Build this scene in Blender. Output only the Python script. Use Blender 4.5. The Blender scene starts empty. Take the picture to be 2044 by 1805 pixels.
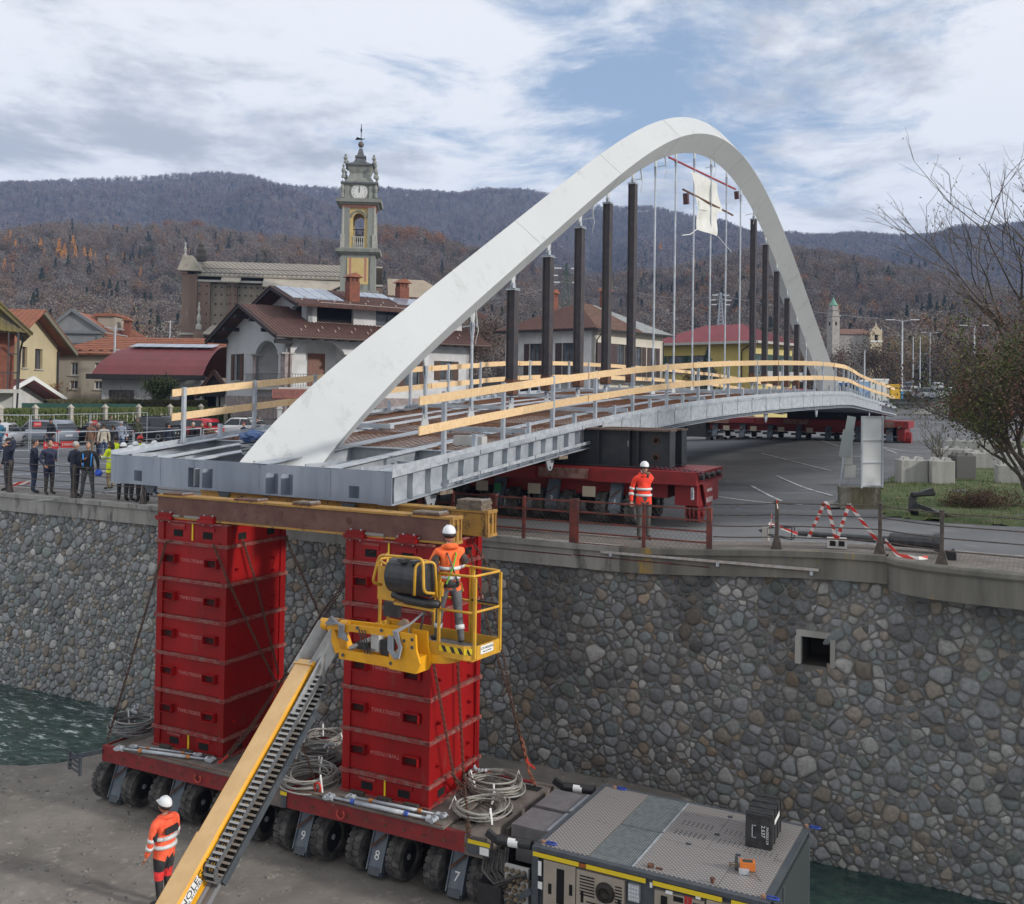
import bpy,bmesh,math,random
import numpy as np
from math import sin,cos,pi,radians,sqrt,atan2
from mathutils import Vector,Matrix,Euler
random.seed(7)
SC=bpy.context.scene
COL=SC.collection
F,CX,CY,CZ=2037.,1022.,750.,3.5
def basis(p,r):
 fwd=Vector((0,cos(p),sin(p)));right=Vector((1,0,0));up=right.cross(fwd)
 return cos(r)*right+sin(r)*up,-sin(r)*right+cos(r)*up,fwd
RR,UU,FW=basis(radians(1.03),radians(.86))
CAM=Vector((0,0,CZ))
cd=bpy.data.cameras.new('camera');co=bpy.data.objects.new('camera',cd);COL.objects.link(co)
co.matrix_world=Matrix(((RR.x,UU.x,-FW.x,0),(RR.y,UU.y,-FW.y,0),(RR.z,UU.z,-FW.z,CZ),(0,0,0,1)))
cd.sensor_width=36;cd.lens=36*F/2044;cd.shift_y=-(902.5-CY)/2044;cd.clip_start=.1;cd.clip_end=20000
SC.camera=co
SUN=Vector((.93,-.40,.40)).normalized()
w=bpy.data.worlds.new("World");SC.world=w;w.use_nodes=True
def world_sky():
 nt=w.node_tree;nt.nodes.clear();N=nt.nodes.new;L=nt.links.new
 out=N('ShaderNodeOutputWorld');bg=N('ShaderNodeBackground');bg.inputs[1].default_value=.1
 sky=N('ShaderNodeTexSky');sky.sky_type='NISHITA';sky.sun_disc=False
 sky.sun_elevation=math.asin(SUN.z);sky.sun_rotation=atan2(SUN.x,SUN.y)
 sky.air_density=1.0;sky.dust_density=1.0;sky.ozone_density=1.5
 tc=N('ShaderNodeTexCoord');sep=N('ShaderNodeSeparateXYZ');L(tc.outputs['Generated'],sep.inputs[0])
 def M(op,a,b=None,c=None,clamp=False):
  n=N('ShaderNodeMath');n.operation=op;n.use_clamp=clamp
  for i,v in enumerate((a,b,c)):
   if v is None:continue
   if isinstance(v,(int,float)):n.inputs[i].default_value=v
   else:L(v,n.inputs[i])
  return n.outputs[0]
 den=M('ADD',M('MAXIMUM',sep.outputs[2],0.0),.10)
 cmb=N('ShaderNodeCombineXYZ');L(M('DIVIDE',sep.outputs[0],den),cmb.inputs[0]);L(M('DIVIDE',sep.outputs[1],den),cmb.inputs[1])
 def noise(sc,det,rough,off,dist=0.):
  mp=N('ShaderNodeMapping');L(cmb.outputs[0],mp.inputs[0]);mp.inputs['Location'].default_value=off
  n=N('ShaderNodeTexNoise');L(mp.outputs[0],n.inputs['Vector']);n.inputs['Scale'].default_value=sc
  n.inputs['Detail'].default_value=det;n.inputs['Roughness'].default_value=rough;n.inputs['Distortion'].default_value=dist
  return n.outputs[0]
 cover=noise(.8,10,.62,(3.1,1.7,0),.3)
 wisps=noise(2.6,9,.66,(7.3,4.1,0),.5)
 under=noise(1.3,9,.62,(1.3,9.2,0),.2)
 def near(px,py,r):
  d=(FW+(px-CX)/F*RR-(py-CY)/F*UU).normalized()
  n=N('ShaderNodeVectorMath');n.operation='DISTANCE';L(tc.outputs['Generated'],n.inputs[0]);n.inputs[1].default_value=d
  return M('SUBTRACT',1.0,M('DIVIDE',n.outputs[1],r),clamp=True)
 clear=M('ADD',M('ADD',M('MULTIPLY',near(1380,130,.30),.15),M('MULTIPLY',near(1650,60,.34),.05)),M('MULTIPLY',near(500,60,.3),.02))
 m=M('SUBTRACT',M('ADD',M('MULTIPLY',cover,.66),M('MULTIPLY',wisps,.50)),clear)
 r1=N('ShaderNodeMapRange');r1.interpolation_type='SMOOTHSTEP';L(m,r1.inputs[0]);r1.inputs[1].default_value=.34;r1.inputs[2].default_value=.50
 r2_=N('ShaderNodeMapRange');r2_.interpolation_type='SMOOTHSTEP'
 low=M('SUBTRACT',1.0,M('MULTIPLY',sep.outputs[2],2.6),clamp=True)
 L(M('ADD',under,M('MULTIPLY',low,.10)),r2_.inputs[0]);r2_.inputs[1].default_value=.50;r2_.inputs[2].default_value=.68
 cc=N('ShaderNodeMix');cc.data_type='RGBA';L(r2_.outputs[0],cc.inputs[0])
 cc.inputs[6].default_value=(8.2,8.4,8.7,1);cc.inputs[7].default_value=(4.4,4.7,5.2,1)
 bl=N('ShaderNodeMix');bl.data_type='RGBA';bl.inputs[0].default_value=.45;L(sky.outputs[0],bl.inputs[6]);bl.inputs[7].default_value=(4.3,5.7,7.8,1)
 mx=N('ShaderNodeMix');mx.data_type='RGBA';L(r1.outputs[0],mx.inputs[0]);L(bl.outputs[2],mx.inputs[6]);L(cc.outputs[2],mx.inputs[7])
 L(mx.outputs[2],bg.inputs[0]);L(bg.outputs[0],out.inputs[0])
world_sky()
sd=bpy.data.lights.new('sun','SUN');sd.energy=2.3;sd.angle=radians(4);sd.color=(1,.95,.88)
so=bpy.data.objects.new('sun',sd);COL.objects.link(so);so.rotation_euler=(-SUN).to_track_quat('-Z','Y').to_euler();so.location=(30,-20,40)
SC.view_settings.view_transform='Standard';SC.view_settings.look='None';SC.view_settings.gamma=1
SC.view_settings.use_curve_mapping=False;SC.view_settings.exposure=0.22
TA=-.48
O=Vector((-5.887,21.33,0));TX=Vector((cos(TA),sin(TA),0));TY=Vector((-sin(TA),cos(TA),0))
BA=.035;BR=TA-BA
def T(x,y,z=0.):return O+TX*x+TY*y+Vector((0,0,z))
MT=Matrix.Translation(O)@Matrix.Rotation(TA,4,'Z')
BO=T(-.78,1.23);MB_=Matrix.Translation(BO)@Matrix.Rotation(BR,4,'Z')
def ray(px,py):return FW+RR*((px-CX)/F)-UU*((py-CY)/F)
def at(px,py,dep):return CAM+ray(px,py)*dep
def onz(px,py,z):
 d=ray(px,py);return CAM+d*((z-CZ)/d.z)
def tw(P):
 d=Vector(P)-O;return Vector((d.dot(TX),d.dot(TY),P[2]))
def onplane(px,py,a,n):
 d=ray(px,py);return CAM+d*((a-CAM).dot(n)/d.dot(n))
MATS={}
def lin(c):
 return tuple(c)+(1,)if len(c)==3 else c
def mat(name,c,c2=None,sc=4.,rough=.6,metal=0.,bump=0.,bsc=None,lo=.4,hi=.6,c3=None,sc3=None,t3=.62,streak=False,attr=None,emit=None,spec=None,coat=0.,trans=0.,rv=0.):
 if name in MATS:return MATS[name]
 m=bpy.data.materials.new(name);m.use_nodes=True;nt=m.node_tree;N=nt.nodes.new;L=nt.links.new
 b=nt.nodes['Principled BSDF'];b.inputs['Roughness'].default_value=rough;b.inputs['Metallic'].default_value=metal
 if spec is not None:b.inputs['Specular IOR Level'].default_value=spec
 if coat:b.inputs['Coat Weight'].default_value=coat
 if trans:b.inputs['Transmission Weight'].default_value=trans;b.inputs['IOR'].default_value=1.2
 b.inputs['Base Color'].default_value=lin(c)
 tc=N('ShaderNodeTexCoord');src=tc.outputs['Object']
 def nz(scale,det=6,rg=.6,vec=None):
  n=N('ShaderNodeTexNoise');n.inputs['Scale'].default_value=scale;n.inputs['Detail'].default_value=det;n.inputs['Roughness'].default_value=rg
  L(vec if vec else src,n.inputs['Vector']);return n.outputs[0]
 col=None
 if attr:
  a=N('ShaderNodeAttribute');a.attribute_name=attr;col=a.outputs['Color']
  n=nz(sc);r=N('ShaderNodeMapRange');L(n,r.inputs[0]);r.inputs[1].default_value=.3;r.inputs[2].default_value=.7;r.inputs[3].default_value=.72;r.inputs[4].default_value=1.25
  mm=N('ShaderNodeVectorMath');mm.operation='SCALE';L(col,mm.inputs[0]);L(r.outputs[0],mm.inputs['Scale']);col=mm.outputs[0]
 elif c2:
  if streak:
   mp=N('ShaderNodeMapping');L(src,mp.inputs[0]);mp.inputs['Scale'].default_value=(1,1,.12);v=mp.outputs[0]
  else:v=src
  n=nz(sc,vec=v);r=N('ShaderNodeMapRange');L(n,r.inputs[0]);r.inputs[1].default_value=lo;r.inputs[2].default_value=hi
  mx=N('ShaderNodeMix');mx.data_type='RGBA';L(r.outputs[0],mx.inputs[0]);mx.inputs[6].default_value=lin(c);mx.inputs[7].default_value=lin(c2);col=mx.outputs[2]
 if c3:
  v=src
  if streak:
   mp=N('ShaderNodeMapping');L(src,mp.inputs[0]);mp.inputs['Scale'].default_value=(1,1,.25);v=mp.outputs[0]
  n=nz(sc3 or sc*2.3,8,.7,v);r=N('ShaderNodeMapRange');L(n,r.inputs[0]);r.inputs[1].default_value=t3-.06;r.inputs[2].default_value=t3+.06
  mx=N('ShaderNodeMix');mx.data_type='RGBA';L(r.outputs[0],mx.inputs[0])
  if col:L(col,mx.inputs[6])
  else:mx.inputs[6].default_value=lin(c)
  mx.inputs[7].default_value=lin(c3);col=mx.outputs[2]
 if rv:
  oi=N('ShaderNodeObjectInfo');r=N('ShaderNodeMapRange');L(oi.outputs['Random'],r.inputs[0]);r.inputs[3].default_value=1-rv;r.inputs[4].default_value=1+rv
  mm=N('ShaderNodeVectorMath');mm.operation='SCALE';L(r.outputs[0],mm.inputs['Scale'])
  if col:L(col,mm.inputs[0])
  else:mm.inputs[0].default_value=c[:3]
  col=mm.outputs[0]
 if col:L(col,b.inputs['Base Color'])
 if bump:
  n=nz(bsc or sc*4,5,.6);bp=N('ShaderNodeBump');bp.inputs['Strength'].default_value=1;bp.inputs['Distance'].default_value=bump;L(n,bp.inputs['Height']);L(bp.outputs[0],b.inputs['Normal'])
 if emit:b.inputs['Emission Color'].default_value=lin(emit);b.inputs['Emission Strength'].default_value=1
 MATS[name]=m;return m
class MB:
 def __init__(s):s.v=[];s.f=[];s.mi=[];s.sm=False
 def add(s,vs,fs,mi=0):
  o=len(s.v);s.v+=[tuple(v)for v in vs];s.f+=[tuple(i+o for i in f)for f in fs];s.mi+=[mi]*len(fs);return s
 def box(s,c,d,rz=0.,mi=0,M=None,taper=1.):
  x,y,z=d[0]/2,d[1]/2,d[2]/2;vs=[]
  for k in(-1,1):
   t=taper if k>0 else 1.
   for a,b in((-1,-1),(1,-1),(1,1),(-1,1)):
    v=Vector((a*x*t,b*y*t,k*z))
    if M is not None:v=M@v
    elif rz:v=Vector((v.x*cos(rz)-v.y*sin(rz),v.x*sin(rz)+v.y*cos(rz),v.z))
    vs.append(v+Vector(c))
  return s.add(vs,[(3,2,1,0),(4,5,6,7),(0,1,5,4),(1,2,6,5),(2,3,7,6),(3,0,4,7)],mi)
 def bx(s,x0,x1,y0,y1,z0,z1,mi=0):return s.box(((x0+x1)/2,(y0+y1)/2,(z0+z1)/2),(x1-x0,y1-y0,z1-z0),mi=mi)
 def bar(s,p0,p1,w,h=None,mi=0,up=(0,0,1)):
  p0,p1=Vector(p0),Vector(p1);h=h or w;d=p1-p0;L=d.length
  if L<1e-6:return s
  d.normalize();u=Vector(up)
  if abs(d.dot(u))>.98:u=Vector((0,1,0))
  x=d.cross(u).normalized();u=x.cross(d)
  M=Matrix((x,d,u)).transposed()
  return s.box((p0+p1)/2,(w,L,h),M=M,mi=mi)
 def tube(s,pts,r,n=8,mi=0,caps=True,closed=False):
  pts=[Vector(p)for p in pts];rs=r if isinstance(r,(list,tuple))else[r]*len(pts)
  N=len(pts);vs=[];prev=None
  for i,p in enumerate(pts):
   if closed:d=pts[(i+1)%N]-pts[i-1]
   else:d=(pts[min(i+1,N-1)]-pts[max(i-1,0)])
   if d.length<1e-9:d=Vector((0,0,1))
   d.normalize()
   if prev is None:
    u=Vector((0,0,1))if abs(d.z)<.9 else Vector((1,0,0));prev=(u-d*u.dot(d)).normalized()
   else:
    q=prev-d*prev.dot(d);prev=q.normalized()if q.length>1e-6 else prev
   w_=d.cross(prev)
   for k in range(n):
    a=2*pi*k/n;vs.append(p+(prev*cos(a)+w_*sin(a))*rs[i])
  fs=[]
  for i in range(N if closed else N-1):
   j=(i+1)%N
   for k in range(n):fs.append((i*n+k,i*n+(k+1)%n,j*n+(k+1)%n,j*n+k))
  if caps and not closed:fs+=[tuple(range(n))[::-1],tuple(range((N-1)*n,N*n))]
  return s.add(vs,fs,mi)
 def cyl(s,p0,p1,r,r2=None,n=12,mi=0):return s.tube([p0,p1],[r,r if r2 is None else r2],n,mi)
 def lathe(s,prof,c=(0,0,0),n=16,mi=0,axis='z',sx=1.,a0=0.):
  vs=[]
  for(r,z)in prof:
   for k in range(n):
    a=2*pi*k/n+a0
    v=(r*cos(a),r*sin(a),z)
    if axis=='x':v=(z,r*cos(a),r*sin(a))
    elif axis=='y':v=(r*cos(a),z,r*sin(a))
    vs.append((v[0]+c[0],v[1]+c[1],v[2]+c[2]))
  fs=[]
  for i in range(len(prof)-1):
   for k in range(n):fs.append((i*n+k,i*n+(k+1)%n,(i+1)*n+(k+1)%n,(i+1)*n+k))
  fs+=[tuple(range(n))[::-1],tuple(range((len(prof)-1)*n,len(prof)*n))]
  return s.add(vs,fs,mi)
 def prism(s,poly,a,b,axis='y',mi=0):
  """poly in the two remaining coordinates, extruded from a to b along axis"""
  n=len(poly);vs=[]
  for t in(a,b):
   for(p,q)in poly:vs.append({'x':(t,p,q),'y':(p,t,q),'z':(p,q,t)}[axis])
  fs=[tuple(range(n)),tuple(range(n,2*n))[::-1]]+[(i,i+n,(i+1)%n+n,(i+1)%n)for i in range(n)]
  return s.add(vs,fs,mi)
 def xf(s,M):
  s.v=[tuple(M@Vector(v))for v in s.v];return s
 def mesh(s,name,mats,smooth=False,fix=True):
  me=bpy.data.meshes.new(name);me.from_pydata(s.v,[],s.f)
  for m in(mats if isinstance(mats,(list,tuple))else[mats]):me.materials.append(m)
  if any(s.mi):me.polygons.foreach_set('material_index',s.mi)
  if fix:
   b=bmesh.new();b.from_mesh(me);bmesh.ops.recalc_face_normals(b,faces=b.faces);b.to_mesh(me);b.free()
  if smooth is True:me.polygons.foreach_set('use_smooth',[True]*len(me.polygons))
  elif smooth:me.shade_smooth()if False else None
  me.update();return me
 def obj(s,name,mats,parent=None,smooth=False,M=None,fix=True,label=None):
  o=bpy.data.objects.new(name,s.mesh(name,mats,smooth,fix));COL.objects.link(o)
  if parent:o.parent=parent
  if M is not None:o.matrix_local=M
  if label:o['label']=label
  return o
def tag(o,label=None,cat=None,group=None,kind=None):
 if label:o['label']=label
 if cat:o['category']=cat
 if group:o['group']=group
 if kind:o['kind']=kind
 return o
def empty(name,M,label=None,cat=None,group=None):
 o=bpy.data.objects.new(name,None);COL.objects.link(o);o.empty_display_size=.3
 o.matrix_world=M if isinstance(M,Matrix)else Matrix.Translation(M)
 return tag(o,label,cat,group)
def place(P,rz=0.):return Matrix.Translation(Vector(P))@Matrix.Rotation(rz,4,'Z')
KIDS={}
def dup(o,M=None,label=None,parent=None):
 c=o.copy();COL.objects.link(c)
 if parent:c.parent=parent
 for ch in[q for q in ALLCH(o)]:dup(ch,None,None,c)
 if M is not None:c.matrix_world=M
 if label:c['label']=label
 return c
def ALLCH(o):return list(o.children)
def text_mesh(txt,size,extr=.002,align='CENTER'):
 cu=bpy.data.curves.new('txt','FONT');cu.body=txt;cu.size=size;cu.extrude=extr;cu.align_x=align;cu.align_y='CENTER';cu.resolution_u=2
 o=bpy.data.objects.new('txt',cu);COL.objects.link(o)
 dg=bpy.context.evaluated_depsgraph_get();me=bpy.data.meshes.new_from_object(o.evaluated_get(dg))
 bpy.data.objects.remove(o);return me
def text(name,txt,size,M,m,parent,sx=1.):
 me=text_mesh(txt,size);me.name=name
 me.materials.clear();me.materials.append(m)
 o=bpy.data.objects.new(name,me);COL.objects.link(o);o.parent=parent;o.matrix_local=M@Matrix.Diagonal((sx,1,1,1));return o
def rotm(x,y):
 x=Vector(x).normalized();y=Vector(y).normalized();z=x.cross(y)
 return Matrix((x,y,z)).transposed().to_4x4()
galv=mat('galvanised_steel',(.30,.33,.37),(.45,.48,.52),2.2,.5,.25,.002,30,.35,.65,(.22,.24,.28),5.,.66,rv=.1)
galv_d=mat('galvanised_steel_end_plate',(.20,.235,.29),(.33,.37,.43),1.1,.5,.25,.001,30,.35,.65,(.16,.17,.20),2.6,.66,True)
galv_l=mat('galvanised_strip',(.50,.53,.56),(.38,.41,.45),6,.45,.3)
arch_w=mat('white_arch_paint',(.52,.535,.535),(.48,.495,.50),.35,.45,0,0,None,.3,.7,(.40,.41,.405),1.6,.62,True)
arch_g=mat('pale_grey_paint',(.46,.475,.48),(.42,.435,.44),.6,.5)
strut_m=mat('dark_primer_strut',(.035,.032,.038),(.055,.045,.045),3,.7,0,0,None,.4,.6,(.10,.045,.03),8,.68)
rust_m=mat('rusty_steel',(.16,.07,.04),(.07,.035,.025),14,.85,0,.002,60)
rustb=mat('worn_brown_beam',(.105,.045,.035),(.15,.075,.055),2.5,.7,0,.002,20,.35,.65,(.05,.03,.025),6,.63)
yelb=mat('worn_yellow_beam',(.42,.23,.045),(.30,.16,.04),3,.65,0,.002,20,.35,.65,(.06,.04,.03),5,.60)
red_t=mat('red_tower_paint',(.30,.006,.006),(.20,.004,.005),1.1,.45,0,.0006,30,.35,.65,(.17,.045,.035),2.6,.66,True,spec=.3,rv=.22)
red_e=mat('scuffed_red_flange',(.25,.025,.022),(.24,.12,.10),9,.7,0,.001,40,.4,.62)
red_p=mat('dirty_red_platform',(.26,.018,.018),(.16,.02,.02),3,.6,0,.001,30,.35,.65,(.20,.13,.11),5,.66)
deck_m=mat('dusty_steel_deck',(.17,.145,.125),(.10,.085,.075),2.6,.85,0,.002,30,.35,.65,(.24,.21,.18),6,.64)
tyre_m=mat('dusty_tyre_rubber',(.035,.034,.034),(.13,.12,.11),5,.9,0,.002,60,.42,.7)
black_m=mat('black_plastic',(.018,.018,.02),(.03,.03,.032),5,.45)
dark_m=mat('dark_grey_paint',(.045,.055,.07),(.07,.08,.09),4,.5,0,0,None,.4,.6,(.15,.14,.13),9,.7)
leg_m=mat('blue_grey_leg_paint',(.085,.11,.145),(.13,.15,.175),4,.5,0,0,None,.4,.62,(.20,.19,.18),9,.68)
white_m=mat('white_paint',(.75,.75,.74),rough=.5)
yel_m=mat('yellow_machine_paint',(.75,.36,.01),(.62,.29,.012),2,.38,0,0,None,.4,.6,(.30,.16,.05),14,.74)
boomtop=mat('pale_yellow_boom_top',(.58,.37,.17),(.64,.42,.20),3,.55,0,.0004,80)  # paler, less saturated yellow given to the top face of the boom only
yel_s=mat('yellow_stripe',(.75,.55,.02),rough=.5)
wood_m=mat('pale_pine_board',(.62,.42,.22),(.72,.52,.30),9,.7,0,.001,40,.35,.65,(.42,.25,.11),16,.72,rv=.12)
oldwood=mat('old_grey_wood',(.20,.16,.12),(.11,.085,.065),12,.9,0,.003,60)
chain_m=mat('rusty_chain',(.13,.075,.05),(.075,.045,.035),30,.8,.3)
rope_m=mat('steel_wire_rope',(.26,.25,.23),(.36,.35,.32),30,.6,.3,.003,200)
conc_m=mat('weathered_concrete',(.34,.33,.305),(.22,.215,.195),1.8,.95,0,.006,30,.35,.65,(.10,.10,.09),3.2,.60,True)
conc_y=mat('lichened_concrete',(.20,.19,.165),(.11,.105,.09),1.8,.95,0,.006,30,.35,.65,(.42,.26,.03),1.3,.66,True)
conc_p=mat('pale_concrete',(.46,.45,.43),(.34,.335,.32),2.5,.95,0,.004,25,.35,.65,(.22,.21,.19),4,.66,True)
rebar_m=mat('rusty_rebar',(.22,.095,.045),(.12,.055,.03),5,.85)
SC.cycles.volume_bounces=1
def ss(a,b,x):
 t=min(1.,max(0.,(x-a)/(b-a)));return t*t*(3-2*t)
def zg(X,Y):
 return .3*ss(6,12,X)*(1-ss(30,60,Y))+ss(-15,0,X)*(.6*ss(20,62,Y)+1.1*ss(62,106,Y)+1.9*ss(104,136,Y))
def ong(px,py,off=0.):
 P=onz(px,py,0)
 for _ in range(12):
  t=tw(P);P=onz(px,py,min(zg(t.x,t.y)+off,CZ-.05))
 return P
def G(X,Y,off=0.):return T(X,Y,zg(X,Y)+off)
def sheet(name,xs,ys,zf,m,kind='structure',smooth=True):
 vs=[(x,y,zf(x,y))for y in ys for x in xs];nx=len(xs)
 fs=[(j*nx+i,j*nx+i+1,(j+1)*nx+i+1,(j+1)*nx+i)for j in range(len(ys)-1)for i in range(len(xs)-1)]
 me=bpy.data.meshes.new(name);me.from_pydata(vs,[],fs);me.materials.append(m)
 if smooth:me.polygons.foreach_set('use_smooth',[True]*len(fs))
 o=bpy.data.objects.new(name,me);COL.objects.link(o);o.matrix_world=MT;o['kind']=kind;return o
def fr(a,b,n):return[a+(b-a)*i/(n-1)for i in range(n)]
earth=mat('winter_meadow',(.10,.115,.05),(.13,.115,.07),.12,.95,0,.05,2,.35,.65,(.08,.07,.05),.5,.6)
asph=mat('asphalt',(.16,.163,.17),(.115,.118,.125),.35,.9,0,.002,60,.35,.65,(.21,.21,.21),1.1,.64)
asph2=mat('parking_asphalt',(.13,.133,.14),(.08,.082,.088),.22,.85,0,.002,60,.38,.62,(.18,.18,.182),.8,.64)
def pavers():
 m=mat('paving_setts',(.2,.18,.16),rough=.9);nt=m.node_tree;N=nt.nodes.new;L=nt.links.new
 b=nt.nodes['Principled BSDF'];tc=N('ShaderNodeTexCoord');br=N('ShaderNodeTexBrick');L(tc.outputs['Object'],br.inputs['Vector'])
 br.inputs['Scale'].default_value=5.;br.inputs['Color1'].default_value=(.21,.18,.155,1);br.inputs['Color2'].default_value=(.15,.135,.125,1);br.inputs['Mortar'].default_value=(.06,.055,.05,1)
 br.inputs['Mortar Size'].default_value=.03;br.inputs['Brick Width'].default_value=.9;br.inputs['Row Height'].default_value=.55
 n=N('ShaderNodeTexNoise');n.inputs['Scale'].default_value=1.2;n.inputs['Detail'].default_value=6;L(tc.outputs['Object'],n.inputs['Vector'])
 mx=N('ShaderNodeMix');mx.data_type='RGBA';mx.blend_type='MULTIPLY';mx.inputs[0].default_value=.8;L(br.outputs[0],mx.inputs[6])
 r=N('ShaderNodeMapRange');L(n.outputs[0],r.inputs[0]);r.inputs[1].default_value=.3;r.inputs[2].default_value=.7;r.inputs[3].default_value=.6;r.inputs[4].default_value=1.3
 cb=N('ShaderNodeCombineColor');[L(r.outputs[0],cb.inputs[i])for i in range(3)];L(cb.outputs[0],mx.inputs[7]);L(mx.outputs[2],b.inputs['Base Color'])
 bp=N('ShaderNodeBump');bp.inputs['Distance'].default_value=.01;L(br.outputs[1],bp.inputs['Height']);bp.invert=True;L(bp.outputs[0],b.inputs['Normal'])
 return m
WY=5.9
def geo(a,b,n):return[a+(b-a)*(i/(n-1))**2.6 for i in range(n)]
far_x=[-3200,-1500,-700,-350,-160,-90,-60,-40]+fr(-30,24,28)+[32,45,70,110,180,350,700,1500,3200]
far_y=fr(WY+.02,30,18)+fr(34,120,24)+[135,155,180,230,330,500,900,1600,3400]
sheet('ground',far_x,far_y,lambda x,y:zg(x,y)-.03,earth)
sheet('parking_lot',[x for x in far_x if -46<x<24]+[34,50],[y for y in far_y if y<156],lambda x,y:zg(x,y)-.012,asph2)
sheet('road',fr(-30,24,28),fr(WY+1.35,WY+6.8,5),lambda x,y:zg(x,y)-.004,asph)
sheet('pavement',fr(-30,24,55),[WY+.02,WY+.7,WY+1.35],lambda x,y:zg(x,y)+.03,pavers())
sheet('kerb',fr(-30,24,55),[WY+1.35,WY+1.351,WY+1.45,WY+1.451],lambda x,y:zg(x,y)+(.035 if WY+1.3505<y<WY+1.4505 else -.03),conc_m,smooth=False)
line_m=mat('worn_road_paint',(.52,.53,.54),(.25,.255,.26),3,.8,lo=.45,hi=.6)
def strip(name,a,b,w=.12,off=.006):
 a=tw(a);b=tw(b);n=12;d=Vector((b.x-a.x,b.y-a.y)).normalized();p=Vector((-d.y,d.x))*w/2;vs=[];fs=[]
 for i in range(n+1):
  t=i/n;x=a.x+(b.x-a.x)*t;y=a.y+(b.y-a.y)*t
  for s in(-1,1):vs.append((x+p.x*s,y+p.y*s,zg(x+p.x*s,y+p.y*s)+off))
  if i:fs.append((2*i-2,2*i-1,2*i+1,2*i))
 me=bpy.data.meshes.new(name);me.from_pydata(vs,[],fs);me.materials.append(line_m);o=bpy.data.objects.new(name,me);COL.objects.link(o);o.matrix_world=MT;o['kind']='structure'
for(a,b)in[((1520,905),(1660,940)),((1550,950),(1662,990)),((1600,870),(1700,900)),((1700,870),(1790,905)),((1420,990),(1600,1008)),((1730,850),(1860,862)),((1740,888),(1830,905)),((1600,830),(1520,840)),((30,975),(330,955)),((0,935),(200,922)),((60,1002),(330,968)),((330,915),(520,905)),((1500,970),(1560,1000)),((1850,900),(1960,915))]:
 strip('parking_line',ong(*a),ong(*b),.11)
bedm=mat('sandy_river_bed',(.22,.20,.175),(.14,.127,.112),.8,.95,0,.02,7,.35,.65,(.29,.265,.23),4,.62)
from mathutils import noise as MN
def zb(x,y):
 e=0.
 e+=.95*ss(-5.4,-7.6,x+.25*(y-1))*ss(-1.0,1.1,y-.55-.49*(x+7.7))
 e+=1.0*ss(9.2,11.2,x+.28*(y-5))*ss(.5,3.2,y+.35*(x-11))
 e+=1.0*ss(12.5,14,x)
 n=MN.noise(Vector((x*.5,y*.5,0)))*.07+MN.noise(Vector((x*1.7,y*1.7,3)))*.035+MN.noise(Vector((x*5,y*5,9)))*.02+.02*max(0,sin((y-.35*x)*5.2))*max(0,MN.noise(Vector((x*.4,y*.4,7)))*2)
 bank=.35*ss(4.2,5.9,y)*ss(1,3,x)*(1-ss(7.5,10,x))
 return -5.6-e*.95+n+bank
sheet('river_bed',fr(-34,26,420),fr(-32,WY+.3,300),zb,bedm)
def water():
 m=mat('river_water',(.015,.045,.045),rough=.06,spec=.5);nt=m.node_tree;N=nt.nodes.new;L=nt.links.new;b=nt.nodes['Principled BSDF']
 tc=N('ShaderNodeTexCoord');n=N('ShaderNodeTexNoise');n.inputs['Scale'].default_value=1.6;n.inputs['Detail'].default_value=5;n.inputs['Distortion'].default_value=.6
 mp=N('ShaderNodeMapping');mp.inputs['Scale'].default_value=(1,2.6,1);L(tc.outputs['Object'],mp.inputs[0]);L(mp.outputs[0],n.inputs['Vector'])
 bp=N('ShaderNodeBump');bp.inputs['Distance'].default_value=.10;L(n.outputs[0],bp.inputs['Height']);L(bp.outputs[0],b.inputs['Normal'])
 n2=N('ShaderNodeTexNoise');n2.inputs['Scale'].default_value=2.2;n2.inputs['Detail'].default_value=9;n2.inputs['Roughness'].default_value=.75;L(mp.outputs[0],n2.inputs['Vector'])
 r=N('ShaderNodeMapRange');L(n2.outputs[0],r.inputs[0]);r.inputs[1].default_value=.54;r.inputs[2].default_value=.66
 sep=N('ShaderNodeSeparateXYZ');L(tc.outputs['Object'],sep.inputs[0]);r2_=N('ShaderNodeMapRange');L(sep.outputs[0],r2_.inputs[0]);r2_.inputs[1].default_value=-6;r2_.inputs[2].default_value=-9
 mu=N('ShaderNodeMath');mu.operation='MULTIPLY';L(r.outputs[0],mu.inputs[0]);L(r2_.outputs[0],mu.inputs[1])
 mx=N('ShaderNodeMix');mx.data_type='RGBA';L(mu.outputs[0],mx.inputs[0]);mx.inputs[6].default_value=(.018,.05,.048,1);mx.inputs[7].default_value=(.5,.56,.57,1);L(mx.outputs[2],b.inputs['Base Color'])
 n3=N('ShaderNodeTexNoise');n3.inputs['Scale'].default_value=4;n3.inputs['Detail'].default_value=6;L(tc.outputs['Object'],n3.inputs['Vector'])
 r3=N('ShaderNodeMapRange');L(n3.outputs[0],r3.inputs[0]);r3.inputs[1].default_value=.35;r3.inputs[2].default_value=.7
 m2=N('ShaderNodeMix');m2.data_type='RGBA';L(r3.outputs[0],m2.inputs[0]);m2.inputs[6].default_value=(.014,.036,.034,1);m2.inputs[7].default_value=(.04,.075,.06,1);L(m2.outputs[2],mx.inputs[6])
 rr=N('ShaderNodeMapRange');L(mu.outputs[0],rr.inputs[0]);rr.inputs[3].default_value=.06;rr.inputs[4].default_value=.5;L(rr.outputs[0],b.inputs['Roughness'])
 return m
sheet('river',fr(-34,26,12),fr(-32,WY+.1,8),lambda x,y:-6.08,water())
peb=MB()
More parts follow.
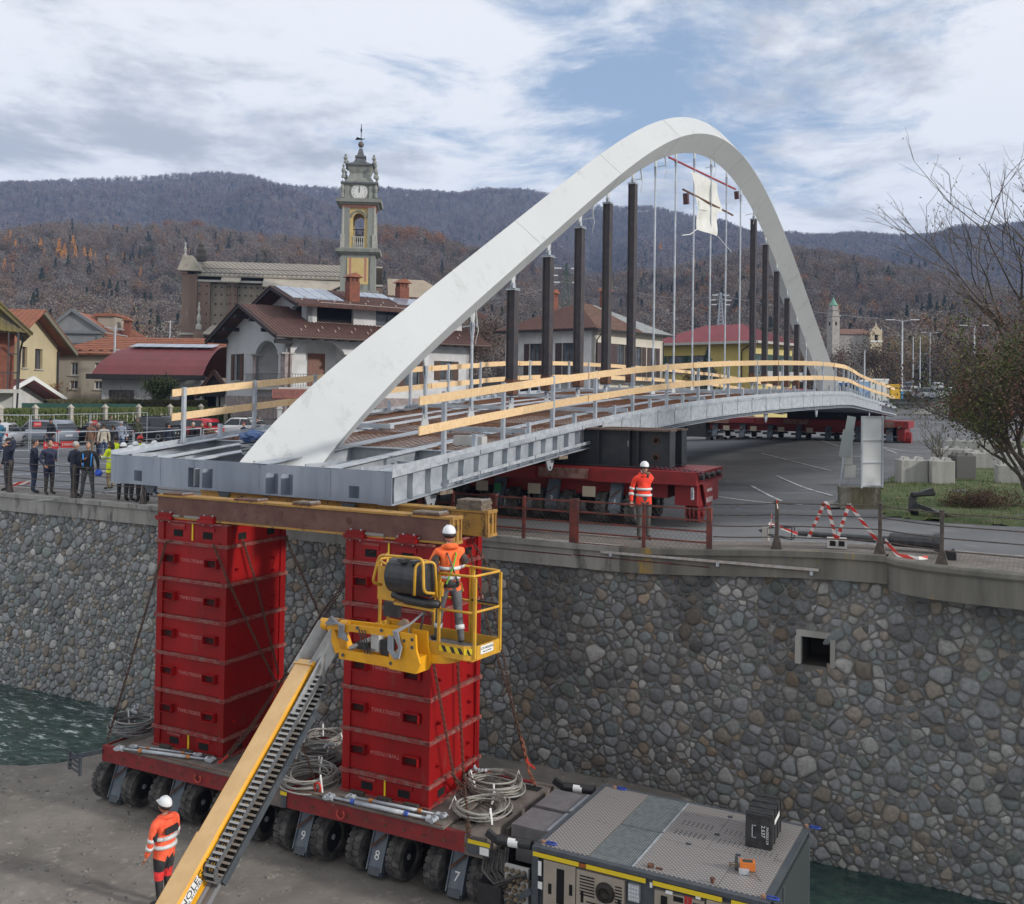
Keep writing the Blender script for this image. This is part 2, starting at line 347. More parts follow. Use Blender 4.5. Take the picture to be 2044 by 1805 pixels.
for _ in range(900):
 x=random.uniform(-9,3);y=random.uniform(-7,0);r=random.uniform(.012,.05)*(1.6 if random.random()<.06 else 1)
 if random.random()<.25:x=random.uniform(6,11);y=random.uniform(3.4,5.7)
 c=Vector((x,y,zb(x,y)+r*.25));n=6;a0=random.random()*6
 vs=[c+Vector((r*cos(a0+k*pi/3)*random.uniform(.8,1.2),r*sin(a0+k*pi/3)*random.uniform(.8,1.2),-.4*r))for k in range(6)]+[c+Vector((r*.6*cos(a0+k*pi/3),r*.6*sin(a0+k*pi/3),.45*r))for k in range(6)]
 peb.add(vs,[(k,(k+1)%6,6+(k+1)%6,6+k)for k in range(6)]+[(6,7,8,9,10,11)])
tag(peb.obj('gravel',mat('pebbles',(.22,.21,.195),(.11,.105,.1),20,.9),M=MT),'loose pebbles scattered over the sandy river bed',kind='stuff')
def rubble():
 W0,W1,Z0,Z1=-19.,19.5,-6.35,-.35
 hole=(10.58,11.18,-2.08,-1.50)
 rnd=random.Random(3);pts=[];cell={};gs=.2
 def rad(x,z):
  n=MN.noise(Vector((x*.35,z*.5,5)))
  base=.178+.012*ss(-6,4,x)+.06*n
  if z<-5.0 and x>3:base*=.86
  return base
 k=0
 while k<42000:
  k+=1
  x=rnd.uniform(W0,W1);z=rnd.uniform(Z0,Z1);r=rad(x,z)*rnd.choice((.42,.6,.8,.95,1.05,1.35,1.6))
  if hole[0]-.12<x<hole[1]+.12 and hole[2]-.12<z<hole[3]+.12:continue
  gx,gz=int(x/gs),int(z/gs);ok=True
  for i in range(-3,4):
   for j in range(-3,4):
    for(a,b,q)in cell.get((gx+i,gz+j),()):
     if(a-x)**2+((b-z)*1.25)**2<((q+r)*.5)**2*1.0:ok=False;break
    if not ok:break
   if not ok:break
  if ok:cell.setdefault((gx,gz),[]).append((x,z,r));pts.append((x,z,r))
 def nb(x,z):
  gx,gz=int(x/gs),int(z/gs);o=[]
  for i in range(-3,4):
   for j in range(-3,4):o+=cell.get((gx+i,gz+j),())
  return o
 pal=[((.27,.275,.28),6),((.21,.215,.22),4),((.31,.305,.29),4),((.22,.245,.245),2.5),((.27,.235,.195),2.6),((.42,.41,.39),1.6),((.165,.165,.165),2),((.33,.26,.19),.5),((.20,.225,.205),1)]
 cols=[p[0]for p in pal];wts=[p[1]for p in pal]
 stones=[]
 for(x,z,r)in pts:
  poly=[(x-r*1.15,z-r),(x+r*1.15,z-r),(x+r*1.15,z+r),(x-r*1.15,z+r)]
  for(a,b,q)in nb(x,z):
   if a==x and b==z:continue
   dx,dz=a-x,b-z;d=sqrt(dx*dx+dz*dz)
   if d>.95:continue
   t=.5*(1+(r*r-q*q)/(d*d)*.6);t=min(max(t,.25),.75);mx_,mz_=x+dx*t,z+dz*t
   out=[];n=len(poly)
   for i in range(n):
    p,s=poly[i],poly[(i+1)%n];e0=(p[0]-mx_)*dx+(p[1]-mz_)*dz;e1=(s[0]-mx_)*dx+(s[1]-mz_)*dz
    if e0<=0:out.append(p)
    if(e0<0<e1)or(e1<0<e0):
     tt=e0/(e0-e1);out.append((p[0]+(s[0]-p[0])*tt,p[1]+(s[1]-p[1])*tt))
   poly=out
   if len(poly)<3:break
  if len(poly)<3:continue
  cx=sum(p[0]for p in poly)/len(poly);cz=sum(p[1]for p in poly)/len(poly)
  gap=rnd.uniform(.010,.024);pl=[]
  for p in poly:
   d=sqrt((p[0]-cx)**2+(p[1]-cz)**2)+1e-6;f=max(.5,1-gap/d);pl.append((cx+(p[0]-cx)*f,cz+(p[1]-cz)*f))
  ch=[]
  for i in range(len(pl)):
   p,s=pl[i],pl[(i+1)%len(pl)];ch+=[(p[0]*.78+s[0]*.22,p[1]*.78+s[1]*.22),(p[0]*.22+s[0]*.78,p[1]*.22+s[1]*.78)]
  ch=[p for p in ch]
  ar=.5*abs(sum(ch[i][0]*ch[(i+1)%len(ch)][1]-ch[(i+1)%len(ch)][0]*ch[i][1]for i in range(len(ch))))
  if ar<.003:continue
  stones.append((ch,cx,cz,ar))
 def yw(z):return WY-.02-.035*(-z)
 def geom(st,mb,cl):
  ch,cx,cz,ar=st;n=len(ch);bul=min(.085,.24*sqrt(ar))*rnd.uniform(.6,1.15);tx,tz=rnd.uniform(-.12,.12),rnd.uniform(-.12,.12)
  vs=[]
  for(f,h)in((1.04,-.03),(.985,.35),(.86,.78),(.55,1.0)):
   for(px,pz)in ch:
    q=rnd.uniform(.97,1.03)if h>0 else 1;X=cx+(px-cx)*f*q;Z=cz+(pz-cz)*f*q
    hh=h*bul+(0 if h<0 else(X-cx)*tx+(Z-cz)*tz+rnd.uniform(-.004,.004))
    vs.append((X,yw(Z)-hh+(.05 if h<0 else 0),Z))
  vs.append((cx,yw(cz)-bul*1.02,cz));fs=[]
  for r_ in range(3):
   for i in range(n):fs.append((r_*n+i,r_*n+(i+1)%n,(r_+1)*n+(i+1)%n,(r_+1)*n+i))
  for i in range(n):fs.append((3*n+i,3*n+(i+1)%n,4*n))
  mb.add(vs,fs);c=rnd.choices(cols,wts)[0];s=rnd.uniform(.72,1.2)
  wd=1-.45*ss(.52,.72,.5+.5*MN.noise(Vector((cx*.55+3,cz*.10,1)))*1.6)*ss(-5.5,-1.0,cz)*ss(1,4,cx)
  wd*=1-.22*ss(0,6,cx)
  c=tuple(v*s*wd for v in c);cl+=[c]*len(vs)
 sm=mat('river_stone',(.2,.2,.2),sc=14,rough=.85,bump=.006,bsc=30,attr='tint')
 def mk(name,mb,cl,parent):
  me=mb.mesh(name,sm,True);a=me.color_attributes.new('tint','FLOAT_COLOR','POINT')
  a.data.foreach_set('color',[q for c in cl for q in(c[0],c[1],c[2],1.)])
  o=bpy.data.objects.new(name,me);COL.objects.link(o);o.parent=parent;return o
 root=empty('river_wall',MT,'high river retaining wall of rounded rubble stones set in mortar under a stained concrete coping','wall')
 vis=lambda st:(-14.8<st[1]<15.2)
 key=lambda st:-st[3]/((T(st[1],WY).y)**2)*(1 if vis(st)else 0)
 stones.sort(key=key)
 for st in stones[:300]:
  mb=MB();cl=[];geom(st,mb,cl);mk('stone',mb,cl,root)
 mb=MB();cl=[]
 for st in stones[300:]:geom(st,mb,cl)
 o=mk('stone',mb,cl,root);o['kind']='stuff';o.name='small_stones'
 mort=mat('wall_mortar',(.19,.18,.165),(.12,.115,.105),2.2,.95,0,.02,12,.35,.65,(.25,.24,.22),5,.64,True)
 b=MB();h=hole
 def panel(x0,x1,z0,z1):
  b.add([(x0,yw(z0),z0),(x1,yw(z0),z0),(x1,yw(z1),z1),(x0,yw(z1),z1)],[(0,1,2,3)])
 panel(-34,h[0],-7,0);panel(h[1],26,-7,0);panel(h[0],h[1],-7,h[2]);panel(h[0],h[1],h[3],0)
 b.obj('mortar',mort,root,fix=False)
 b=MB();y0,y1=yw(-2)+.02,WY+.9
 b.add([(h[0],y0-.05,h[2]),(h[1],y0-.05,h[2]),(h[1],y0-.05,h[3]),(h[0],y0-.05,h[3]),(h[0],y1,h[2]),(h[1],y1,h[2]),(h[1],y1,h[3]),(h[0],y1,h[3])],[(0,1,5,4),(1,2,6,5),(2,3,7,6),(3,0,4,7),(4,5,6,7)])
 b.obj('drain_opening',mat('dark_recess_lining',(.03,.025,.02),rough=.95),root,fix=False)  # one near-black brown on all inner faces of the opening
 b=MB()
 for(x0,x1,z0,z1)in((h[0]-.1,h[1]+.1,h[3],h[3]+.13),(h[0]-.12,h[0],h[2],h[3]),(h[1],h[1]+.1,h[2],h[3])):b.bx(x0,x1,yw(z0)-.06,yw(z0)+.1,z0,z1)
 b.obj('drain_surround',conc_m,root)
 def band(name,x0,x1,dz0,dz1,ya,yb,m,n=40,kids=root):
  vs=[];fs=[]
  for i in range(n+1):
   x=x0+(x1-x0)*i/n;g=zg(x,WY)
   for(y,z)in((ya,dz0),(ya,dz1),(yb,dz1),(yb,dz0)):vs.append((x,y,g+z))
   if i:
    a=4*(i-1);c=4*i
    for k in range(4):fs.append((a+k,a+(k+1)%4,c+(k+1)%4,c+k))
  fs+=[(0,1,2,3),(4*n,4*n+3,4*n+2,4*n+1)]
  mb=MB();mb.add(vs,fs);return mb.obj(name,m,kids)
 bb=empty('x',MT)if False else root
 band('concrete_band',-34,6.5,-.54,-.09,WY-.17,WY+.02,conc_m)
 band('coping',-34,6.5,-.088,.035,WY-.24,WY+.16,conc_m)
 band('concrete_band',6.502,12.3,-.54,-.09,WY-.17,WY+.02,conc_y)
 band('coping',6.502,12.3,-.088,.035,WY-.24,WY+.16,conc_y)
 mb=MB();mb.tube([(-10.6+.0,WY-.13,-.32),(-10.6,WY+.05,-.32)],.085,14);mb.tube([(8.15,WY-.16,-.42+zg(8.15,WY)),(8.15,WY+.05,-.42+zg(8.15,WY))],.09,14)
 mb.obj('drain_pipe',mat('dark_pipe',(.05,.02,.018),rough=.8),root)
 arc=[(12.3,5.95),(12.32,5.72),(12.6,5.38),(13.1,5.12),(13.8,4.98),(14.8,4.92),(16.5,4.9),(24,4.9)]
 P=[]
 for i in range(len(arc)-1):
  for k in range(3):t=k/3;P.append((arc[i][0]*(1-t)+arc[i+1][0]*t,arc[i][1]*(1-t)+arc[i+1][1]*t))
 P.append(arc[-1])
 def prof(mb,pr,inner):
  vs=[];n=len(pr)
  for i,(x,y)in enumerate(P):
   a=P[max(i-1,0)];c=P[min(i+1,len(P)-1)];d=Vector((c[0]-a[0],c[1]-a[1])).normalized();nn=Vector((d.y,-d.x))
   for(o_,z)in pr:vs.append((x+nn.x*o_,y+nn.y*o_,.3+z))
  fs=[(i*n+k,i*n+k+1,(i+1)*n+k+1,(i+1)*n+k)for i in range(len(P)-1)for k in range(n-1)]
  mb.add(vs,fs)
 mb=MB();prof(mb,[(-.6,-.66),(.0,-.64),(.02,-.10),(-.6,-.10)],0);mb.obj('bastion_band',conc_y,root,fix=False)
 mb=MB();prof(mb,[(-.8,-.12),(.06,-.12),(.09,-.08),(.09,.0),(.06,.035),(-.28,.035)],0);mb.obj('bastion_coping',conc_y,root,fix=False)
 mb=MB();mb.add([(x,y,.332)for(x,y)in P]+[(24,6.0,.332),(12.3,6.0,.332)],[tuple(range(len(P)+2))]);mb.obj('bastion_floor',MATS['paving_setts'],root,fix=False)
 mb=MB();mb.add([(x,y,-.35)for(x,y)in P]+[(24,6.0,-.35),(12.3,6.0,-.35)],[tuple(range(len(P)+2))]);mb.obj('bastion_soffit',conc_m,root,fix=False)
 return root
river_wall=rubble()
TG='self-propelled transport platform modules'
def tread_tyre():
 mb=MB();R=.42;w_=.15
 mb.lathe([(.27,-w_),(.36,-w_),(.398,-w_*.86),(.402,0),(.398,w_*.86),(.36,w_),(.27,w_),(.25,0)],n=24,axis='x')
 n=20
 for k in range(n):
  for s in(-1,1):
   a=2*pi*(k+(.5 if s>0 else 0))/n;da=2*pi/n*.36
   vs=[]
   for(r,xx,aa)in((.40,.0,-1),(.40,.0,1),(.395,1,1.25),(.395,1,-.75)):
    for rr in(r-.02,r+.022):
     an=a+aa*da;x=s*(xx*w_*.98+.006);vs.append((x,rr*cos(an),rr*sin(an)))
   mb.add(vs,[(0,2,4,6),(1,7,5,3),(0,1,3,2),(2,3,5,4),(4,5,7,6),(6,7,1,0)])
 return mb.mesh('tyre',tyre_m)
def rim_mesh():
 mb=MB();mb.lathe([(.30,.10),(.28,.02),(.24,-.02),(.12,-.0),(.11,.06),(.05,.08),(.045,.10),(0.001,.10)],n=20,axis='x')
 mb.lathe([(.27,-.12),(.24,-.10),(.1,-.1)],n=12,axis='x')
 for k in range(8):
  a=k*pi/4;mb.cyl((.0,.17*cos(a),.17*sin(a)),(.02,.17*cos(a),.17*sin(a)),.018,n=6)
 return mb.mesh('rim',black_m)
TY_ME,RIM_ME=tread_tyre(),rim_mesh()
hub_me=MB().lathe([(.055,.08),(.055,.115),(.03,.125),(.001,.125)],n=12,axis='x').mesh('hub',galv)
def link(name,me,parent,M=None,label=None):
 o=bpy.data.objects.new(name,me);COL.objects.link(o);o.parent=parent
 if M is not None:o.matrix_local=M
 if label:o['label']=label
 return o
def wheel(parent,x,y,z,side=1,spin=0.):
 t=link('wheel',TY_ME,parent,Matrix.Translation((x,y,z))@Matrix.Rotation(spin,4,'X')@Matrix.Diagonal((side,1,1,1)))
 link('rim',RIM_ME,t);link('hub',hub_me,t);return t
def leg_mesh():
 mb=MB();a=Vector((0,.02,-.02));b=Vector((0,-.30,-.86))
 d=(b-a).normalized();n=Vector((1,0,0));u=d.cross(n)
 mb.bar(a,b,.30,.13,up=(0,1,.3));mb.bar(b-d*.02,b+d*.12,.26,.16,mi=1,up=(0,1,.3))
 for s in(-1,1):
  mb.bar(a+n*s*.16,b+n*s*.16+d*.05,.025,.20,mi=0,up=(0,1,.3));mb.cyl(b+n*(s*.12)+d*.10+Vector((0,.04,0)),b+n*(s*.15)+d*.10+Vector((0,.04,0)),.07,n=10,mi=1)
 mb.bar(a+d*.25+Vector((.13,-.12,0)),a+d*.50+Vector((-.13,-.14,0)),.035,.035,mi=2)
 return mb.mesh('leg',[leg_m,dark_m,rust_m])
LEG_ME=leg_mesh()
swing_me=MB()
swing_me.bx(-.16,.16,.18,.52,-.32,.05);swing_me.bar((0,.34,-.2),(0,-.02,-.62),.2,.14);swing_me.cyl((-.5,-.05,-.625),(.5,-.05,-.625),.07,n=10)
SWING_ME=swing_me.mesh('axle_arm',dark_m)
def num_text(parent,s,x,zt,turn=0):
 a=Vector((0,.02,-.02));b=Vector((0,-.30,-.86));d=(b-a).normalized();c=a+(b-a)*.76+Vector((x,0,zt))
 nrm=Vector((0,-1,0));nrm=(nrm-d*nrm.dot(d)).normalized()
 Y=-d;X=Y.cross(nrm);M=Matrix.Translation(c+nrm*.073)@rotm(X,Y)
 if turn:M=M@Matrix.Rotation(pi,4,'Z')
 text('number',s,.24,M,white_m,parent)
def platform(x0,x1,legs,nums,label,W_=2.82,z=-4.25,M=MT,name='transport_platform',red=red_p,deck=deck_m,y0=-.47):
 r=empty(name,M@Matrix.Translation((x0,y0,z)),label,'transporter',TG);L=x1-x0
 b=MB();b.bx(.05,L-.06,.06,W_-.06,-.36,-.03);b.bx(.3,L-.3,W_*.36,W_*.64,-.62,-.37);b.obj('frame',deck,r)
 b=MB();b.bx(0,L-.42,-.0,.09,-.34,-.004);b.bx(0,L-.42,W_-.09,W_,-.34,-.004);b.bx(-.03,0,.0,W_,-.34,-.01);b.obj('side_beam',red,r)
 b=MB();b.bx(L-.42,L,.0,W_,-.36,-.006)
 for k in range(5):b.bx(L-.001,L+.05,.2+k*.55,.38+k*.55,-.30,-.10)
 b.obj('end_beam',deck,r)
 b=MB()
 for k in range(int(L/.42)):
  for yy in(.02,):b.cyl((.2+k*.42,yy-.035,-.2),(.2+k*.42,yy,-.2),.03,n=8)
 b.obj('bolts',rust_m,r)
 for i,lx in enumerate(legs):
  x=lx-x0
  for(yy,fl)in((.55,1),(W_-.55,-1)):
   Ml=Matrix.Translation((x,yy,-.30))@(Matrix.Identity(4)if fl>0 else Matrix.Rotation(pi,4,'Z'))
   lg=link('leg',LEG_ME,r,Ml)
   link('axle_arm',SWING_ME,lg)
   if fl>0 and nums and nums[i]:num_text(lg,nums[i],0,0)
   for s in(-1,1):wheel(r,x+s*.45,yy-.05*fl,-.925,s if s>0 else -1,random.random()*3)
 return r
pl_r=platform(2.10,6.50,[2.30,4.05,5.78],['9','8','7'],'dirty red multi-wheel transporter with legs numbered 9 8 7 under the right red tower')
pl_l=platform(-2.98,2.02,[-2.82,-1.10,.62],['','',''],'dirty red multi-wheel transporter under the left red tower at the water edge')
def plate(name,c,d,rz,m,label,cat,g=None,lip=True):
 r=empty(name,MT@place(c,rz),label,cat,g);b=MB();b.bx(-d[0]/2,d[0]/2,-d[1]/2,d[1]/2,0,d[2])
 b.obj('sheet',m,r);b=MB();b.bx(-d[0]/2+.05,d[0]/2-.05,-d[1]/2+.03,-d[1]/2+.06,-.001,d[2]+.012);b.obj('edge_strip',rust_m,r);return r
plate('load_plate',(4.0,.46,-4.248),(3.35,1.98,.045),.0,deck_m,'thick dusty load spreading plate beneath the right red tower','steel plate','load plates')
plate('load_plate',(-.82,.46,-4.248),(3.2,1.98,.045),.0,deck_m,'thick dusty load spreading plate beneath the left red tower','steel plate','load plates')
b=MB();b.tube([(sin(a)*.085,-.03,-.05-cos(a)*.085+.06)for a in np.linspace(-2.4,2.4,12)],.018,6)
SHK=b.mesh('shackle',mat('orange_shackle',(.42,.06,.04),rough=.5),True)
for(p,x)in((pl_r,3.42),(pl_l,-.18)):link('shackle',SHK,p,Matrix.Translation((x-(2.10 if p is pl_r else -2.98),-.02,-.19)),'red lifting shackle on the side beam')
b=MB();b.bar((.0,-.02,-.12),(-.42,-.3,-.22),.05,.09);b.bar((-.42,-.3,-.22),(-.75,-.22,-.30),.05,.09)
for k in range(4):b.bar((-.75,-.22-.02*k,-.22-k*.09),(-.28,-.36-.01*k,-.25-k*.09),.03,.035)
b.bar((-.75,-.24,-.18),(-.75,-.24,-.58),.05);b.bar((-.28,-.36,-.2),(-.28,-.36,-.6),.05);b.obj('step_ladder',dark_m,pl_l)
b=MB();b.bx(4.06,4.5,-.025,-.002,-.30,-.05);b.obj('end_bracket',dark_m,pl_r);b=MB();b.bx(4.06,4.5,-.03,-.026,-.13,-.06);b.obj('warning_strip',yel_s,pl_r)
b=MB();b.bx(4.30,4.48,-.03,-.026,-.28,-.15);b.obj('sticker',white_m,pl_r)
b=MB();b.bx(-.12,.0,-.03,.08,-.33,-.05);b.obj('end_bracket',dark_m,pl_r);b=MB();b.bx(-.14,.02,-.035,-.031,-.10,-.03);b.obj('warning_strip',yel_s,pl_r)
hole_m=mat('black_recess',(.006,.006,.006),rough=1)
b=MB()
for(x,y)in((3.55,.5),(3.95,1.0),(3.72,1.75),(3.9,2.35)):b.bx(x,x+.36,y,y+.22,-.02,.003)
b.obj('pocket',hole_m,pl_r)
TWG='red stacking towers under the bridge end'
FL=[.21,-.59,-1.39,-2.19,-2.99,-3.79]
def tower(x1,y0,codes,label):
 r=empty('stacking_tower',MT@Matrix.Translation((x1-1.0,y0+.95,-4.2)),label,'steel tower',TWG)
 def module(z0,z1,code,kind,flip=False):
  h=z1-z0;b=MB()
  for s in(-1,1):
   b.bx(-.93,.93,s*.885-.02,s*.885+.02,z0+.04,z1-.04);b.bx(s*.935-.02,s*.935+.02,-.86,.86,z0+.04,z1-.04)
   for q in(-1,1):
    b.bx(s*.99-.085*(1 if s>0 else -1)-.085,s*.99-.085*(1 if s>0 else -1)+.085,q*.94-.085*(1 if q>0 else -1)-.085,q*.94-.085*(1 if q>0 else -1)+.085,z0+.03,z1-.03)
  if kind=='low' or kind=='high':b.bx(-.83,.83,-.94,-.90,z0,z0+.06)
  o=b.obj('tower_module',red_t,r)
  f=MB()
  for zz in((z0,z0+.028),(z1-.03,z1-.002)):
   for s in(-1,1):f.bx(-1.0,1.0,s*.93-.045,s*.93+.045,*zz);f.bx(s*.98-.045,s*.98+.045,-.885,.885,*zz)
   for s in(-1,1):
    for q in(-1,1):f.bx(s*.95-.075,s*.95+.075,q*.90-.075,q*.90+.075,zz[0]-.004,zz[1]+.004)
  f.obj('flange',red_e,o)
  if kind=='mid':
   zc=z0+.42
   for(xc,dz)in((-.60,.02),(.60,.0)):
    p=MB();W_,H=.17,.09
    for(a0,a1,c0,c1)in((-W_,W_,H-.012,H),(-W_,W_,-H,-H+.012),(-W_,-W_+.012,-H,H),(W_-.012,W_,-H,H)):p.bx(xc+a0,xc+a1,-1.02,-.906,zc+dz+c0,zc+dz+c1)
    p.bx(xc-W_+.013,xc+W_-.013,-.912,-.907,zc+dz-H+.013,zc+dz+H-.013,mi=1)
    p.obj('fork_pocket',[red_t,mat('pocket_shadow',(.05,.012,.012),rough=.9)],o)
   p=MB()
   for(yy,zz)in((-.62,.30),(.52,.40),(.50,.12)):p.cyl((.95,yy,z0+zz),(1.02,yy,z0+zz),.035,n=10);p.cyl((1.02,yy,z0+zz),(1.045,yy,z0+zz),.02,n=8)
   p.obj('bolt_boss',red_t,o)
  else:
   p=MB();zc=z0+(.17 if kind=='low' else .19)
   for xc in(-.42,.42):p.bx(xc-.13,xc+.13,-.915,-.908,zc-.07,zc+.07)
   for yc in(-.45,.45):p.bx(.956,.963,yc-.12,yc+.12,zc-.08,zc+.06)
   p.obj('opening',hole_m,o)
   p=MB();p.bx(-.015,.018,-.93,-.91,z0+.03,z1-.04);p.obj('yellow_mark',yel_s,o)
   for xc in(-.42,.42):
    p=MB();p.bx(xc-.2,xc+.2,-.925,-.907,zc+.08,zc+.17);p.obj('name_plate',red_t,o)
  bo=MB()
  for s in(-1,1):
   for xx in(-.8,.8):bo.cyl((xx,-.95,z0-.03),(xx,-.95,z0+.06),.014,n=6)
   bo.cyl((.985,.75*s,z0-.03),(.985,.75*s,z0+.06),.014,n=6)
  bo.obj('flange_bolts',rust_m,o)
  if code:
   sz=.105 if kind=='mid' else .07;xx=-.02 if kind=='mid' else -.42;zt=z0+.42 if kind=='mid' else z1-.10
   M=Matrix.Translation((xx,-.908 if kind=='mid' else -.928,zt))@rotm((1,0,0),(0,0,1))
   if flip:M=M@Matrix.Rotation(pi,4,'Z')
   text('stencilled_code',code,sz,M,mat('faded_stencil',(.42,.16,.15),rough=.8),o,1.1)
  return o
 zz=[.68]+FL+[-4.2];base=-4.2
 for i in range(len(zz)-1):
  k='high' if i==0 else('low' if i==len(zz)-2 else 'mid')
  module(zz[i+1]-base+.003,zz[i]-base-.003,codes[i][0],k,codes[i][1])
 for(xa,xb,yy)in((-.99,-.55,-1.0),(.22,.66,-1.0),(.62,1.02,.55)):
  c=MB();z=.68-base
  c.bx(xa,xb,yy-.04,yy+.26,z+.002,z+.075);c.bx(xa+.03,xb-.03,yy+.02,yy+.26,z+.077,z+.14);c.obj('clamp',red_t,r)
  c=MB()
  for q in(.1,.34):c.cyl((xa+q,yy+.08,z+.14),(xa+q,yy+.08,z+.165),.022,n=6);c.cyl((xa+q,yy+.05,z-.06),(xa+q,yy+.05,z+.0),.016,n=6)
  c.obj('bolts',galv,r)
 c=MB()
 for q in(-.72,-.1,.5):c.bx(q,q+.3,-1.04,-.96,.0,.07)
 c.obj('foot_chock',mat('dark_wood_chock',(.06,.05,.045),rough=.9),r)
 return r
tower(0,0,[('TWR700009',0),('TWR1702040',0),('TWR1702003',0),('TWR1702023',0),('TWR1702034',0),('TWR1702055',0),('TWR700005',0)],'tall red steel stacking tower on the left, nearest the water, with code TWR1702040')
tower(5.06,-.04,[('TWR700060',0),('TWR1702017',0),('TWR1702021',0),('TWR1702026',0),('TWR1702029',0),('TWR1702014',1),('TWR-00004',0)],'tall red steel stacking tower on the right, behind the yellow work basket')
def bearing(y0,x0,x1,label,front):
 r=empty('bearing_beam',MT@Matrix.Translation(((x0+x1)/2,y0,.70)),label,'steel beam','beams laid across the towers');L=(x1-x0)/2;H=.50;Wd=.36
 b=MB();b.bx(-L,L,.03,Wd-.03,.04,H-.04);b.obj('web',front,r)
 b=MB();b.bx(-L,L,0,Wd,H-.04,H);b.bx(-L,L,0,Wd,0,.04);b.obj('flange',yelb,r)
 b=MB();b.bx(L-.001,L+.03,-.01,Wd+.01,-.01,H+.01)
 for yy in(.02,.17,.32):b.bx(L+.031,L+.06,yy-.015,yy+.025,.05,H-.05)
 b.bx(L+.031,L+.07,-.01,Wd+.01,H-.05,H+.01);b.bx(L+.031,L+.07,-.01,Wd+.01,-.01,.05);b.obj('end_plate',yelb,r)
 return r
bf=bearing(.02,-2.05,5.38,'brown steel beam with yellow flanges across the front of both red towers',rustb)
bearing(1.30,-2.05,5.42,'yellowish steel beam across the back of the towers, directly under the bridge end',yelb)
b=MB()
for(x,z)in((-3.55,.02),(-2.9,.02),(1.75,.02),(2.55,.02)):b.bx(x,x+.5,-.012,.028,z+.02,z+.07)
b.obj('slotted_bar',mat('grey_slotted_bar',(.25,.24,.22),rough=.8),bf)
b=MB()
for(x,z,r_)in((.0,.3,.05),(1.7,.28,.06)):b.cyl((x-.3,.028,z),(x-.3,.012,z),r_,n=12)
b.obj('plugged_hole',rust_m,bf)
def pad_stack(x,y,z,w_,d,n,label,wood=False,rz=0.):
 r=empty('packing_stack',MT@place((x,y,z),rz),label,'packing','packing between beams and bridge')
 zz=0
 for k in range(n):
  h=.035 if not wood else .05
  b=MB();b.bx(-w_/2+random.uniform(0,.03),w_/2-random.uniform(0,.03),-d/2+random.uniform(0,.02),d/2,zz,zz+h-.004);b.obj('plate',oldwood if wood or k%2 else rust_m,r);zz+=h
 b=MB()
 for k in range(6):b.cyl((w_/2-.04-.0*k,-d/2+.04+k*(d-.08)/5,zz-.01),(w_/2-.04,-d/2+.04+k*(d-.08)/5,zz+.02),.012,n=6)
 b.obj('bolts',galv,r)
pad_stack(4.85,.20,1.202,.62,.34,2,'thin rusty packing plates on the right end of the front beam')
pad_stack(5.05,1.50,1.202,.60,.42,4,'stack of bolted wooden packing boards on the right end of the rear beam',True)
pad_stack(-1.6,.20,1.202,.6,.34,1,'single dark packing plate on the left end of the front beam')
pad_stack(.45,.20,1.202,.7,.34,1,'dark packing plate on the front beam above the gap between the towers')
pad_stack(1.9,.20,1.202,.5,.34,2,'low dark packing plate on the front beam near its middle')
PZ=-4.10
ppu=empty('power_pack',MT@Matrix.Translation((7.48,-.60,PZ)),'grey hydraulic power pack trailer with beige doors, yellow stripe and dimpled metal roof','power pack')
def chequer():
 m=mat('dimpled_aluminium',(.42,.40,.39),rough=.38,metal=.35);nt=m.node_tree;N=nt.nodes.new;L=nt.links.new;b=nt.nodes['Principled BSDF'];tc=N('ShaderNodeTexCoord')
 mp=N('ShaderNodeMapping');mp.inputs['Rotation'].default_value=(0,0,.785);mp.inputs['Scale'].default_value=(17,17,17);L(tc.outputs['Object'],mp.inputs[0])
 v=N('ShaderNodeTexVoronoi');v.inputs['Randomness'].default_value=0.;v.inputs['Scale'].default_value=1;v.feature='F1';L(mp.outputs[0],v.inputs['Vector'])
 r=N('ShaderNodeMapRange');r.interpolation_type='SMOOTHSTEP';L(v.outputs['Distance'],r.inputs[0]);r.inputs[1].default_value=.42;r.inputs[2].default_value=.18
 n=N('ShaderNodeTexNoise');n.inputs['Scale'].default_value=2.2;n.inputs['Detail'].default_value=8;n.inputs['Roughness'].default_value=.7;L(tc.outputs['Object'],n.inputs['Vector'])
 mx=N('ShaderNodeMix');mx.data_type='RGBA';L(r.outputs[0],mx.inputs[0]);mx.inputs[6].default_value=(.25,.235,.23,1);mx.inputs[7].default_value=(.62,.58,.555,1)
 q=N('ShaderNodeMapRange');L(n.outputs[0],q.inputs[0]);q.inputs[1].default_value=.60;q.inputs[2].default_value=.75
 m2=N('ShaderNodeMix');m2.data_type='RGBA';L(q.outputs[0],m2.inputs[0]);L(mx.outputs[2],m2.inputs[6]);m2.inputs[7].default_value=(.10,.085,.075,1);L(m2.outputs[2],b.inputs['Base Color'])
 bp=N('ShaderNodeBump');bp.inputs['Distance'].default_value=.004;L(r.outputs[0],bp.inputs['Height']);L(bp.outputs[0],b.inputs['Normal']);return m
chq=chequer();beige=mat('beige_door_paint',(.34,.295,.245),(.30,.26,.215),3,.5,0,0,None,.4,.6,(.16,.14,.12),8,.72);frm=mat('slate_frame_paint',(.055,.065,.078),(.075,.085,.095),4,.5)
LX,LY,H=3.96,3.08,1.36
b=MB();b.bx(.04,LX-.04,.05,LY-.05,-H,-.03);b.obj('housing',frm,ppu)
b=MB()
